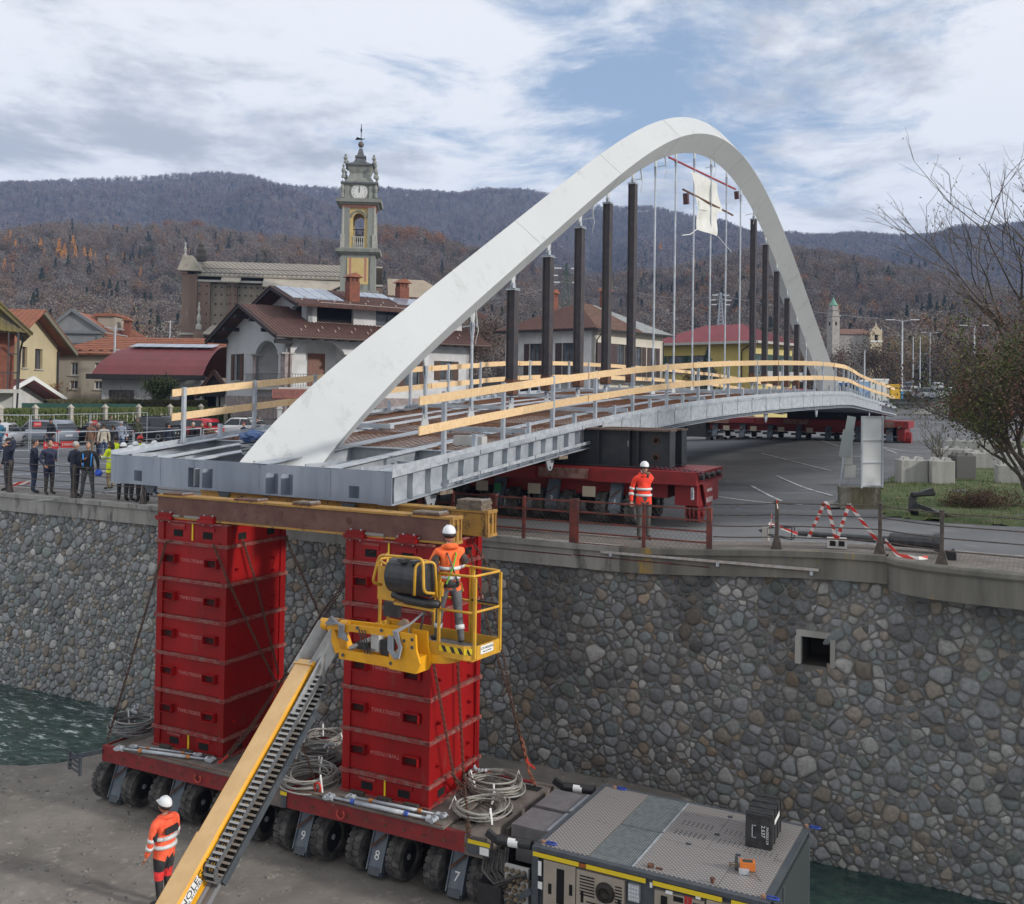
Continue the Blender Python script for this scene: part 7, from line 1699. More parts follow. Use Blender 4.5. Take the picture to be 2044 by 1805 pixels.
wall(v7,I,LV,8.0,[(.45,3.85,4.3,3.75,'arch'),(6.35,4.6,1.0,1.7,'shut'),(9.6,4.0,1.3,2.4,'shut'),(12.8,4.6,1.1,1.6,'shut'),(1.1,.2,2.6,2.5,'dark'),(6.2,.6,1.5,1.7,'bwin'),(10,.5,2.0,1.9,'bwin')],plaster)
ML_=Matrix.Translation((0,DV,0))@Matrix.Rotation(-pi/2,4,'Z')
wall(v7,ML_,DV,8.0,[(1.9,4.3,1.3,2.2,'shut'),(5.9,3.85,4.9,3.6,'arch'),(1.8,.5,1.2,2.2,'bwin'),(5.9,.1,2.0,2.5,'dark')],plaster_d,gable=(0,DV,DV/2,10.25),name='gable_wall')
b=MB();b.bx(LV-.3,LV,0,DV,0,8);b.bx(0,LV,DV-.3,DV,0,8);b.obj('wall',plaster,v7)
gable_house(v7,I,LV,DV,8.15,10.45,tile_b,1.3,.30);barge(v7,I,-1.25,DV,8.15,10.45,1.3)
b=MB()
for yy in(-.9,1.6,4.0,7.0,9.4,11.8):zz=8.15+(10.45-8.15)*(1-abs(yy-DV/2)/(DV/2))-.45;b.bx(-1.2,-.0,yy-.16,yy+.16,zz-.3,zz)
for xx in range(1,16):b.bx(xx-.07,xx+.07,-1.2,0,7.45,7.62)
b.obj('rafter_end',wood_d,v7)
b=MB();b.tube([(-1.3,-1.4,7.55),(LV+1.2,-1.4,7.55)],.09,8);b.tube([(-.15,-1.3,7.5),(.25,-.5,7.1),(.25,-.12,6.8),(.25,-.12,.3)],.06,6);b.obj('gutter',mat('copper_gutter',(.06,.035,.025),rough=.5),v7)
rough_s=mat('pink_stone_cladding',(.33,.27,.26),(.22,.19,.185),2.2,.9,0,.02,4,.42,.58)
b=MB();b.bx(0.0,LV,-.05,-.0,0,3.0);b.bx(-.05,0,0,DV,0,3.0);b.bx(-.08,.45,-.08,-.05,3.0,6.3);b.bx(-.08,-.05,-.05,.75,3.0,6.3);b.bx(4.75,5.35,-.08,0,3.85,6.3);b.bx(-.08,0,5.5,6.1,3.6,6.3);b.obj('stone_cladding',rough_s,v7)
b=MB()
for(x,y)in((.15,.3),(5.05,0),(0,5.8)):b.bx(x-.5,x+.5,y-.45,y+.45,6.3,6.42)
b.obj('capital',stone_tr,v7)
b=MB();b.bx(-.9,6.0,-1.0,0,3.55,3.75);b.bx(-1.0,0,0,6.0,3.55,3.75);b.obj('balcony_slab',stone_tr,v7)
b=MB()
for k in range(34):x=-.85+k*.2;b.tube([(x,-.92,3.76),(x,-1.02,4.1),(x,-.94,4.75)],.016,4)
for k in range(30):y=-.8+k*.2;b.tube([(-.92,y,3.76),(-1.02,y,4.1),(-.94,y,4.75)],.016,4)
b.bar((-.94,-.94,4.77),(5.9,-.94,4.77),.04);b.bar((-.94,-.94,4.77),(-.94,5.8,4.77),.04);b.obj('balustrade',mat('dark_wrought_iron',(.04,.04,.045)),v7)
b=MB();b.bx(2.5,3.85,1.84,1.9,3.86,6.5);b.obj('door',door_w,v7);b=MB();b.bx(1.84,1.9,2.3,3.7,3.86,6.4);b.obj('door',brown_w,v7)
MU=Matrix.Translation((2.6,2.2,8.3))
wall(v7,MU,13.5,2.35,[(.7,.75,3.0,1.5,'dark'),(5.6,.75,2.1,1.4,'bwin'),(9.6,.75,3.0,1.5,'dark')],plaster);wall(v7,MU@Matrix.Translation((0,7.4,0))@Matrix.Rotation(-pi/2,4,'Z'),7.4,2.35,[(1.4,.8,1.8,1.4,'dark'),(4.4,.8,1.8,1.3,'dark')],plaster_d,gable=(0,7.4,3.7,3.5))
gable_house(v7,MU,13.5,7.4,2.5,3.75,tile_b,1.5,.30);barge(v7,MU,-1.45,7.4,2.5,3.75,1.5)
b=MB()
for xx in range(0,14):b.bx(xx-.07,xx+.07,-1.4,0,1.95,2.1)
b.bx(.72,3.6,-.02,.03,.66,.74);b.bx(9.62,12.6,-.02,.03,.66,.74);b.obj('rafter_end',wood_d,v7,M=MU)
chimney(v7,MU,3.9,.7,2.2,4.3,.85);chimney(v7,MU,9.6,3.2,2.9,4.5,.85)
sl=1.25/3.7
def pv(x0,x1,y0,y1,nm='solar_panel'):
 b=MB();z=lambda y:2.5+sl*y+.10;b.add([(x0,y0,z(y0)),(x1,y0,z(y0)),(x1,y1,z(y1)),(x0,y1,z(y1)),(x0,y0,z(y0)-.06),(x1,y0,z(y0)-.06),(x1,y1,z(y1)-.06),(x0,y1,z(y1)-.06)],[(0,1,2,3),(4,7,6,5),(0,4,5,1),(1,5,6,2),(2,6,7,3),(3,7,4,0)]);b.obj(nm,solar,v7,M=MU)
for i in range(4):
 for j in range(2):pv(-1.2+i*1.05,-.2+i*1.05,.1+j*1.75,1.8+j*1.75)
for i in range(3):pv(5.0+i*1.02,5.95+i*1.02,2.2,3.6)
for i in range(3):pv(6.6+i*1.15+1.2,7.7+i*1.15+1.2,.5,2.6)
for k in range(3):
 b=MB();b.bar((.5,.2+k*1.1-1.2,2.5+sl*(.2+k*1.1-1.2)+.10),(12.5,.2+k*1.1-1.2,2.5+sl*(.2+k*1.1-1.2)+.10),.06,.05)if k==0 else None
 if k==0:b.obj('snow_guard',mat('pale_snow_guard',(.32,.25,.22)),v7,M=MU)
b=MB()
for i in range(24):
 for(x,y)in((1+i*.66,-.4+.8*(i%2)),):z=8.15+(10.45-8.15)/(DV/2)*y+.12;b.bar((x,y,z),(x+.08,y+.35,z+.2),.08,.04)
for i in range(22):x=-.8+i*.65;y=-.7+.9*(i%2);z=2.5+sl*y+.1;b.bar((x+2.6,y+2.2,z+8.3),(x+2.68,y+2.5,z+8.45),.08,.04)
b.obj('snow_hook',mat('pale_snow_guard',(.32,.25,.22)),v7)
MP=frame2(559,71,radians(14))@Matrix.Diagonal((.68,1,1,1));gp_=empty('gate_porch',MP,'small tiled gate porch on white pillars with an arch in front of the villa','porch');b=MB();s_=F/71
for x in(0,2.15):b.bx(x-.22,x+.22,-.22,.22,0,2.75);b.bx(x-.3,x+.3,-.3,.3,2.2,2.3)
b.obj('pillar',plaster,gp_);b=MB()
for i in range(8):
 t0,t1=pi*i/8,pi*(i+1)/8;x0,x1=1.07-.8*cos(t0),1.07-.8*cos(t1);b.prism([(x0,2.35+.35*sin(t0)),(x1,2.35+.35*sin(t1)),(x1,2.95),(x0,2.95)],-.16,.16,'y')
b.bx(-.22,.27,-.16,.16,2.75,2.95);b.bx(1.87,2.4,-.16,.16,2.75,2.95);b.obj('arch',plaster,gp_)
slope(gp_,I,[(-.75,-.95,2.95),(2.9,-.95,2.95),(2.9,0,3.6),(-.75,0,3.6)],mat('red_porch_tile',(.26,.10,.08),(.18,.075,.06),3,.85),.1,0,rib=.2);slope(gp_,I,[(2.9,.95,2.95),(-.75,.95,2.95),(-.75,0,3.6),(2.9,0,3.6)],MATS['red_porch_tile'],.1,0,rib=.2)
b=MB()
for k in range(24):b.bx(-3.2+k*.14,-3.14+k*.14,0,.04,.1,1.5)if k*.14<3.0 else b.bx(-3.2+k*.14+2.6,-3.14+k*.14+2.6,0,.04,.1,1.3)
for k in range(20):b.bx(2.6+k*.16,2.66+k*.16,0,.04,.1,.95)
b.bx(-3.2,-.3,.0,.05,1.45,1.55);b.bx(2.4,5.8,0,.05,.95,1.02);b.obj('fence_panel',mat('grey_gate_paint',(.10,.10,.105)),gp_)
MV=frame2(203,100,radians(-3),82)@Matrix.Diagonal((.77,1,1,1));vh=empty('vaulted_hall',MV,'low hall with dark red barrel roof, solar panels along its crest and big grid windows','hall');sV=F/82
redroof=mat('dark_red_sheet_roof',(.16,.032,.035),(.13,.03,.03),.8,.6);LH,DH=10.5,9.
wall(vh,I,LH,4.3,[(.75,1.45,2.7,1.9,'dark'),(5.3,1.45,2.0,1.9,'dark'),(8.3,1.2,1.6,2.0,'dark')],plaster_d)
for(x,w_)in((.75,2.7),(5.3,2.0)):
 b=MB();b.bx(x,x+w_,.2,.24,1.45,3.35);g=b.obj('window',mat('dusty_workshop_glass',(.11,.105,.10),(.18,.17,.15),1,.4),vh);b=MB()
 for i in range(int(w_/.45)+1):b.bx(x+i*.45-.02,x+i*.45+.02,.15,.2,1.45,3.35)
 for j in range(5):b.bx(x,x+w_,.15,.195,1.45+j*.47-.02,1.45+j*.47+.02)
 b.obj('glazing_bar',dark_m,g)
b=MB();N_=14;pr=[(-.9+(DH+1.8)*i/N_,4.55+2.55*sin(pi*i/N_)**.8)for i in range(N_+1)]
for i in range(N_):
 (y0_,z0_),(y1_,z1_)=pr[i],pr[i+1]
 hip=lambda y,z:3.1*(1-min(1,(z-4.55)/2.55))
 b.add([(-.6+2.9*(1-sqrt(max(0,1-((z0_-4.55)/2.56)**2))),y0_,z0_),(LH+.6,y0_,z0_),(LH+.6,y1_,z1_),(-.6+2.9*(1-sqrt(max(0,1-((z1_-4.55)/2.56)**2))),y1_,z1_)],[(0,1,2,3)])
left=[(-.6+2.9*(1-sqrt(max(0,1-((z-4.55)/2.56)**2))),y,z)for(y,z)in pr];b.add(left+[(-.6,DH/2,4.5)],[(i,i+1,len(left))for i in range(len(left)-1)])
b.obj('roof',redroof,vh,True);b=MB();b.bx(-1.0,LH+.8,-1.2,-.6,4.2,4.6);b.bx(-1.0,-.5,-.6,DH+1,4.2,4.6);b.obj('eaves_board',wood_d,vh)
for i in range(8):
 b=MB();x=1.5+i*1.15;b.add([(x,2.3,6.95),(x+1.1,2.3,6.95),(x+1.1,4.0,7.28),(x,4.0,7.28)],[(0,1,2,3)]);b.obj('solar_panel',solar,vh,fix=False)
MC=frame2(402,93,radians(14),74)@Matrix.Diagonal((.56,1,1,1));cpt=empty('carport',MC,'dark timber carport with a small tiled gable roof between hall and villa','carport');b=MB()
for x in(0.2,2.0):b.bx(x-.15,x+.15,0,.3,0,3.3)
b.bx(2.4,2.9,0,4,0,3.4);b.obj('post',stone_tr,cpt);slope(cpt,I,[(-.9,-.8,3.0),(-.9,5,3.0),(1.5,5,4.9),(1.5,-.8,4.9)],tile_b,.25,0,rib=.3);slope(cpt,I,[(3.9,-.8,3.0),(3.9,5,3.0),(1.5,5,4.9),(1.5,-.8,4.9)],tile_b,.25,0,rib=.3);b=MB();b.prism([(-.8,3.0),(3.8,3.0),(1.5,4.7)],-.5,-.4,'y');b.bx(.0,2.6,4,4.1,0,3.0);b.obj('gable_infill',wood_d,cpt)
MBG=frame2(103,114,radians(1),92);bg=empty('farmhouse',MBG,'long old beige house with orange tiled roof and stained plaster','house');beige_w=mat('stained_beige_plaster',(.30,.265,.215),(.36,.32,.26),.5,.95,0,0,None,.35,.65,(.17,.15,.13),.7,.62,True)
wall(bg,I,16,6.7,[(1.67,4.6,.62,1.15,'win'),(3.8,4.6,.62,1.15,'win'),(1.6,3.35,.72,.75,'win'),(3.8,3.35,.72,.75,'win')],beige_w)
slope(bg,I,[(-.5,-.6,6.6),(17,-.6,6.6),(17,4,8.3),(3.4,4,8.3)],tile_o,.16,9,rib=0);slope(bg,I,[(-.5,9,6.6),(-.5,-.6,6.6),(3.4,4,8.3),(3.41,4.1,8.3)],tile_o,.16,9,rib=0);b=MB();b.bx(.01,16,6,9,0,6.1);b.bx(0,.3,.35,6,0,6.1);b.obj('wall',beige_w,bg)
b=MB()
for k in range(6):b.lathe([(.2,0),(.18,.08),(.001,.1)],c=(1.5+k*.95,.05,6.82),n=10)
b.obj('roof_vent',hole_m,bg)
for k in range(12):
 b=MB();b.bx(-.7+k*1.5,.75+k*1.5,-.75,-.62,6.5,6.6);b.obj('gutter',wood_d,bg)if k==0 else None
MG=frame2(117,142,radians(4),118);gb=empty('pediment_building',MG,'grey plastered building with a classical pediment behind the orange roofs','building');sg_=F/118;greyp_=mat('grey_pediment_plaster',(.22,.225,.235),(.18,.185,.195),.6,.95)
wall(gb,I,4.6,10.0,[(1.2,4.9,1.4,2.2,'dark')],greyp_);b=MB();b.prism([(-1.2,10.02),(4.9,10.02),(1.4,12.2)],-.1,.3,'y');b.obj('pediment',greyp_,gb);b=MB();b.bar((-1.5,-.2,10.0),(1.4,-.2,12.45),.5,.35);b.bar((5.2,-.2,10.0),(1.4,-.2,12.45),.5,.35);b.bx(-1.3,5.0,-.35,.0,9.75,10.05);b.bx(-.1,4.7,-.15,-.01,8.6,8.8);b.bx(4.2,4.7,-.12,0,5,9.7);b.obj('moulding',mat('grey_moulding',(.16,.165,.175),rough=.9),gb)
slope(gb,I,[(5.3,.2,9.6),(8.6,8,9.2),(3.5,8,12.0),(1.6,.2,12.3)],tile_o,.2,0,rib=.4);b=MB();b.bx(4.7,7.2,.6,8,5,9.3);b.bx(3.4,5.4,2.5,6.5,10.2,12.0);b.obj('side_wall',beige_w,gb);b=MB();b.bx(3.1,5.6,2.2,6.8,12.0,12.3);b.obj('dormer_roof',tile_o,gb);chimney(gb,I,6.6,3.5,9.6,11.2,.8)
P=at(229,690,112);ut=empty('utility_pole',place(Vector((P.x,P.y,0))),'metal mast with pale crossarms behind the orange roofs','mast');b=MB();b.cyl((0,0,0),(0,0,10.3),.12,n=6);b.bar((-1.1,0,9.6),(1.4,0,9.2),.1);b.bar((-1.2,0,10.2),(1.0,0,9.9),.1);b.bar((.1,0,7.7),(1.3,0,7.6),.14);b.obj('mast',galv_l,ut)
MY=frame2(38,100,radians(90),66);yh=empty('yellow_house',MY,'pale yellow gabled house with brown shutters and a round attic window','house');yelw=mat('pale_yellow_plaster',(.50,.43,.27),(.45,.385,.24),.8,.95)
wall(yh,I,5.4,6.9,[(.3,4.75,.7,1.35,'bwin'),(2.1,4.7,1.1,1.35,'bwin'),(2.1,3.2,1.1,.7,'win')],yelw,gable=(-1.5,5.4,1.4,8.5));b=MB();b.bx(5.1,5.4,.35,10,0,6.9);b.bx(0,.3,.35,10,0,6.9);b.obj('wall',mat('orange_plaster',(.52,.34,.15),rough=.95),yh)
slope(yh,I,[(-3.0,-.9,6.1),(-3.0,10,6.1),(1.4,10,8.6),(1.4,-.9,8.6)],tile_o,.18,0,rib=.35);slope(yh,I,[(6.6,-.9,6.0),(6.6,10,6.0),(1.4,10,8.6),(1.4,-.9,8.6)],tile_o,.18,0,rib=.35)
b=MB();b.bar((6.6,-.85,5.85),(1.4,-.85,8.42),.2,.3);b.obj('verge',mat('olive_verge',(.16,.15,.11),rough=.9),yh);b=MB();b.lathe([(.45,0),(.45,-.05),(.30,-.06)],c=(.9,-.01,7.55),n=16,axis='y',sx=1);b.obj('round_window',stone_tr,yh);b=MB();b.cyl((.9,-.07,7.55),(.9,-.075,7.55),.28,n=14);b.obj('round_pane',glassb,yh)
b=MB();b.cyl((5.35,-.1,.3),(5.35,-.1,6.0),.06,n=6);b.obj('downpipe',wood_d,yh)
MR=frame2(27,80,radians(27.5),55);bh=empty('brick_house',MR,'red brick house with mossy tiles and balconies at the left edge','house')
wall(bh,Matrix.Translation((-8,0,0)),8,3.3,[(5.8,.3,.9,2.0,'dark')],mat('pale_grey_render',(.42,.42,.41),(.36,.36,.35),.7,.95));wall(bh,Matrix.Translation((-8,.3,0)),8,6.7,[(6.1,4.2,.8,1.9,'bwin')],brick_r,z0=3.3)
b=MB();b.bx(-8,.0,.65,8,0,6.7);b.obj('wall',MATS['pale_grey_render'],bh)
slope(bh,I,[(.85,-.9,6.35),(.85,9,6.35),(-1.5,9,8.6),(-1.5,-.9,8.6)],mat('mossy_roof_tile',(.10,.085,.06),(.16,.13,.04),1.2,.9),.2,0,rib=.3);slope(bh,I,[(-8,-.9,6.9),(.85,-.9,6.35),(-1.5,0,8.6),(-8,0,8.6)],MATS['mossy_roof_tile'],.2,0,rib=.3)
b=MB();b.bx(-8,.25,-1.0,.3,3.15,3.35);b.obj('balcony_slab',stone_tr,bh);b=MB();b.bx(-8,.2,-.95,-.9,4.2,4.26)
for k in range(40):b.bx(-7.9+k*.205,-7.88+k*.205,-.94,-.91,3.35,4.2)
b.bx(.1,.2,-.95,-.85,3.3,6.4);b.bx(-.35,-.28,-.95,-.88,3.3,6.4);b.bx(-.3,.15,-.93,-.9,5.2,5.26);b.obj('balustrade',mat('dark_wrought_iron',(.04,.04,.045)),bh);b=MB();b.cyl((.4,-.9,6.2),(.28,-.2,5.4),.05,n=6);b.cyl((.28,-.2,5.4),(.1,-.2,.2),.05,n=6);b.obj('downpipe',wood_d,bh)
MGa=frame2(26,86,radians(85),60);ga=empty('garage',MGa,'small white garage with brown door and pale gutters beside the brick house','garage');wall(ga,I,3.9,2.7,[(.0,0,2.35,2.1,'door',mat('brown_garage_door',(.085,.06,.05),rough=.6))],plaster,gable=(-.8,3.9,.5,3.7));slope(ga,I,[(5.0,-1.0,2.35),(5.0,6,2.35),(.3,6,3.95),(.3,-1.0,3.95)],mat('dark_red_sheet_roof',(.16,.03,.03)),.12,0,rib=0);slope(ga,I,[(-3.2,-1,2.8),(-3.2,6,2.8),(.3,6,3.95),(.3,-1,3.95)],MATS['dark_red_sheet_roof'],.12,0,rib=0);b=MB();b.bar((5.0,-1.05,2.42),(.3,-1.05,4.02),.12,.22);b.bar((-3.2,-1.05,2.85),(.3,-1.05,4.02),.12,.22);b.cyl((5.05,-.95,0.9),(5.05,-.95,2.3),.04,n=6);b.bx(3.6,3.9,.35,5.5,0,2.7);b.obj('white_verge',white_m,ga)
MS=frame2(822,96,radians(12));sh_=empty('small_house',MS,'small beige house with slab roof seen just right of the arch','house');wall(sh_,I,4.0,5.6,[(.55,.8,1.5,1.5,'door',mat('red_brown_shutter',(.24,.10,.07),rough=.7)),(3.05,3.6,.5,1.0,'bwin')],beige_w);slope(sh_,I,[(-2.5,-.6,5.5),(4.8,-.6,5.5),(1.2,3.5,7.3),(-2.5,3.5,7.3)],slate,.15,0,rib=0);slope(sh_,I,[(4.8,-.6,5.5),(4.8,6.5,5.5),(1.2,3.6,7.3),(1.2,3.5,7.3)],tile_o,.2,0,rib=0);b=MB();b.bx(-2.5,0,.2,6,0,5.5);b.bx(3.7,4.0,.35,6,0,5.5);b.obj('wall',beige_w,sh_)
MWh=frame2(1186,92,radians(50))@Matrix.Diagonal((1,1,1.09,1));wh=empty('white_house',MWh,'white two storey corner house with hipped brown tile roof and dark shutters behind the struts','house');brs=mat('dark_brown_shutter',(.055,.032,.032),rough=.7);cream_w=mat('cream_plaster',(.58,.54,.46),(.52,.48,.40),.6,.95)
wall(wh,I,11.6,8.7,[(.9,4.9,1.4,2.7,'shut',brs),(3.6,4.9,1.3,2.7,'shut',brs),(6.7,4.9,1.2,2.6,'shut',brs),(9.3,4.9,1.1,2.6,'shut',brs),(1.0,.7,1.5,2.5,'bwin'),(3.8,.7,1.5,2.5,'bwin'),(7.2,1.2,1.6,1.0,'dark'),(9.4,.7,1.4,2.3,'bwin')],cream_w)
wall(wh,Matrix.Translation((0,10.6,0))@Matrix.Rotation(-pi/2,4,'Z'),10.6,8.7,[(3.0,4.9,1.2,2.7,'shut',brs),(6.9,4.9,1.5,2.7,'shut',brs),(1.0,4.9,.01,.01,'dark'),(6.6,.6,2.4,1.6,'dark'),(2.4,.2,1.2,2.2,'bwin')],plaster)
b=MB();b.bx(11.3,11.6,.35,10.6,0,8.7);b.bx(.3,11.3,10.3,10.6,0,8.7);b.obj('wall',cream_w,wh)
tl2=mat('light_brown_roof_tile',(.23,.135,.10),(.17,.10,.075),2,.85)
A0,A1,A2,A3=(-.8,-.8,8.75),(12.4,-.8,8.75),(12.4,11.4,8.75),(-.8,11.4,8.75);R0,R1=(4.6,5.3,11.4),(7.4,5.3,11.4)
slope(wh,I,[A0,(6.6,-.8,8.75),(6.6,5.3,11.4),R0],tl2,.16,0,rib=.34);slope(wh,I,[(6.6,-.8,8.75),A1,R1,(6.6,5.3,11.4)],mat('grey_slab_roof',(.27,.28,.28),(.21,.215,.21),1.5,.9),.16,0,rib=0);slope(wh,I,[A3,A0,R0,(4.6,5.31,11.4)],tile_b,.16,0,rib=.34);slope(wh,I,[A1,A2,R1,(7.4,5.31,11.4)],MATS['grey_slab_roof'],.16,0,rib=0);slope(wh,I,[A2,A3,R0,R1],tile_b,.16,0,rib=0)
chimney(wh,I,3.6,7.6,9.8,11.9,.7);chimney(wh,I,8.2,4.6,10.5,12.3,.8);b=MB();b.bx(-.85,12.45,-.95,-.82,8.55,8.7);b.bx(-.95,-.82,-.85,11.4,8.55,8.7);b.cyl((.0,-.9,8.5),(.2,-.12,7.8),.05,n=6);b.cyl((.2,-.12,7.8),(.2,-.12,.3),.05,n=6);b.cyl((11.5,-.12,8.1),(11.5,-.12,.3),.05,n=6);b.obj('gutter',wood_d,wh)
b=MB();b.bx(.6,11.5,-1.1,0,4.5,4.65);b.bx(-1.1,0,1.2,4.6,4.5,4.65);b.bx(-1.1,0,7.2,9.9,4.5,4.65);b.obj('balcony_slab',stone_tr,wh);b=MB();b.bar((.6,-1.05,5.6),(11.5,-1.05,5.6),.05);b.bar((-1.05,1.2,5.6),(-1.05,4.6,5.6),.05);b.bar((-1.05,7.2,5.6),(-1.05,9.9,5.6),.05)
for k in range(55):b.bx(.6+k*.2,.63+k*.2,-1.06,-1.03,4.65,5.6)
for k in range(17):b.bx(-1.06,-1.03,1.2+k*.2,1.23+k*.2,4.65,5.6)
for k in range(14):b.bx(-1.06,-1.03,7.2+k*.2,7.23+k*.2,4.65,5.6)
b.obj('balustrade',mat('dark_wrought_iron',(.04,.04,.045)),wh)
MWp=frame2(995,98,radians(-12));wp=empty('lean_to',MWp,'low dark timber shelter with wide roof left of the white house','shelter');b=MB();
for x in(-4.0,-1.5,1.0,3.5):b.bx(x-.1,x+.1,0,.2,0,4.2)
b.obj('post',wood_d,wp);slope(wp,I,[(-5.5,-1.5,4.0),(4.5,-1.5,4.0),(3.5,2.5,5.2),(-4.0,2.5,5.2)],wood_d,.25,0,rib=0)
MYr=frame2(1504,118,radians(44));yr=empty('yellow_villa',MYr,'deep yellow villa with red metal roof and green shutters at the right of the struts','house');yw2=mat('deep_yellow_plaster',(.46,.37,.12),(.42,.335,.105),.8,.95);grs=mat('green_shutter',(.015,.05,.035),rough=.6);redm=mat('red_metal_roof',(.24,.035,.045),(.19,.03,.04),1,.5)
wall(yr,I,8.4,10.0,[(1.0,6.2,1.5,2.4,'shut',grs),(3.9,6.2,1.3,2.4,'shut',grs),(6.3,6.2,1.3,2.4,'shut',grs),(2.3,1.8,.8,2.6,'win'),(5.4,1.8,.8,2.6,'win')],mat('pale_yellow_front',(.56,.47,.20),rough=.95));wall(yr,Matrix.Translation((0,14,0))@Matrix.Rotation(-pi/2,4,'Z'),14,10.0,[(1.6,6.3,2.2,2.2,'shut',grs),(5.2,6.3,1.8,2.2,'shut',grs),(5.6,1.2,1.6,2.4,'win')],yw2);b=MB();b.bx(8.1,8.4,.35,14,0,10);b.bx(.3,8.1,13.7,14,0,10);b.obj('wall',yw2,yr)
q0,q1,q2,q3=(-1,-1,10.0),(9.4,-1,10.0),(9.4,15,10.0),(-1,15,10.0);s0,s1=(4.2,4.2,12.4),(4.2,9.8,12.4)
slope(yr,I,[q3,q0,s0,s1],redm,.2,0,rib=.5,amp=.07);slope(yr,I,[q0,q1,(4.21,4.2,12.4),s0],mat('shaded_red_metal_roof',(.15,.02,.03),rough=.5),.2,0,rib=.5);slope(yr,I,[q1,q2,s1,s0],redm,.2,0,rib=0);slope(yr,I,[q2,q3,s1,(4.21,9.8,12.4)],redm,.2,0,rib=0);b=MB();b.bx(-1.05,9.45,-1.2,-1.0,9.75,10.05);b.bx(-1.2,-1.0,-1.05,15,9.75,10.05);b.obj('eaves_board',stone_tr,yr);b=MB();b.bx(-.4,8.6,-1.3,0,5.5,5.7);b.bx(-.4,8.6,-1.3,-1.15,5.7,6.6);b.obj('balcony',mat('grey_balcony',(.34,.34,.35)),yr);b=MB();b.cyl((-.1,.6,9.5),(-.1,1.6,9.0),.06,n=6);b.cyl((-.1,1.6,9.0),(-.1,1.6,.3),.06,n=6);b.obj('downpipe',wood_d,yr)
dC=180.;sc_=F/dC
def ex(px):return at(px,780,dC).x
MCh=place(Vector((ex(378),dC+4,0)),radians(8));chh=empty('church',MCh,'large unfinished baroque church with stone slab roof and rough brick walls behind the villa','church')
brk=mat('old_brown_brick',(.20,.135,.105),(.16,.11,.085),.7,.95,0,.03,3,.35,.65,(.22,.20,.18),.9,.62,True);dull=mat('dull_rough_plaster',(.27,.235,.19),(.22,.19,.155),.6,.95)
zt=lambda py,dy=1.:3.5+(779-py)/F*(184+dy)
LC=33.
b=MB();b.bx(0,LC,0,16,0,zt(568));b.obj('nave_wall',dull,chh)
for k,(x,w_)in enumerate(((0.,2.2),(5.3,1.6),(12.0,1.4),(19,1.5),(26,1.6),(31.5,1.5))):
 b=MB();b.bx(x,x+w_,-1.0,-.01,0,zt(566));b.obj('buttress',brk if k<2 else stone_tr if k==2 else brk,chh)
b=MB();b.bx(-.4,LC,-1.25,-.2,zt(566),zt(562));b.bx(-.4,LC,-1.4,-.2,zt(672),zt(668));b.bx(-3.0,0,-1.6,4,zt(672),zt(668));b.obj('cornice',stone_tr,chh)
b=MB();b.bx(-2.6,-.02,-1.4,15,0,zt(552));b.bx(-2.9,-1.7,-1.7,15,zt(552),zt(546));b.obj('facade_end',brk,chh);b=MB();b.bx(-3.3,.6,-2.2,16,zt(546),zt(542));b.prism([(-3.3,zt(542)),(.6,zt(542)),(-.9,zt(516)),(-2.4,zt(516))],-2.0,15,'y');b.obj('facade_gable',slate,chh)
for(x,y,z,h)in((-2.2,-1.2,zt(542),4.9),(-.4,6,zt(518),2.6),(.6,-2.6,zt(662),5.0)):
 b=MB();b.lathe([(.55,0),(.55,.5*h*.3),(.2,h*.22),(.38,h*.36),(.36,h*.46),(.15,h*.58),(.28,h*.72),(.12,h*.85),(.2,h*.93),(.001,h)],c=(x,y,z),n=8);b.obj('pinnacle',stone_tr,chh)
b=MB();b.lathe([(1.0,0),(1.1,.8),(.8,1.4),(.9,2.0),(.5,2.6),(.6,3.0),(.001,3.6)],c=(-.1,3,zt(520)),n=10);b.cyl((-.1,3,zt(500)),(-.1,3,zt(484)),.06,n=4);b.obj('small_lantern',mat('dark_stone',(.08,.07,.06),rough=.9),chh)
slope(chh,I,[(-.6,-1.2,zt(552)),(LC-2,-1.2,zt(552)),(LC-2,8,zt(524,9)),(-.6,8,zt(524,9))],slate,.3,0,rib=0);slope(chh,I,[(LC,17,zt(560)),(-.6,17,zt(560)),(-.6,8,zt(524,9)),(LC,8,zt(524,9))],slate,.3,0,rib=0)
slope(chh,I,[(4.2,-2.6,zt(566)),(7.6,-2.6,zt(566)),(7.6,-.6,zt(553)),(4.2,-.6,zt(553))],slate,.2,0,rib=0);slope(chh,I,[(11.6,-3.6,zt(574)),(23,-3.6,zt(582)),(26.8,-.6,zt(556)),(11.6,-.6,zt(553))],slate,.2,0,rib=0)
b=MB();a_=Vector((-.6,-1.2,zt(552)+.06));u_=Vector((1,0,0));d_=Vector((0,9.2,zt(524,9)-zt(552)))
for k in range(-6,44):
 for s in(-1,1):
  x0,x1=(k*.85,k*.85+4.6)if s>0 else(k*.85+4.6,k*.85);t0,t1=0.,1.;lo,hi=0,LC-1.4
  if(x0<lo and x1<lo)or(x0>hi and x1>hi):continue
  if x0<lo:t0=(lo-x0)/(x1-x0)
  if x0>hi:t0=(hi-x0)/(x1-x0)
  if x1<lo:t1=(lo-x0)/(x1-x0)
  if x1>hi:t1=(hi-x0)/(x1-x0)
  b.bar(a_+u_*(x0+(x1-x0)*t0)+d_*t0,a_+u_*(x0+(x1-x0)*t1)+d_*t1,.07,.04)
for t in(.12,.45):b.bar(a_+d_*t,a_+d_*t+u_*(LC-1.4),.12,.1)
o=b.obj('roof_seams',mat('dark_slab_joint',(.13,.12,.11),rough=.9),chh);o['kind']='stuff'
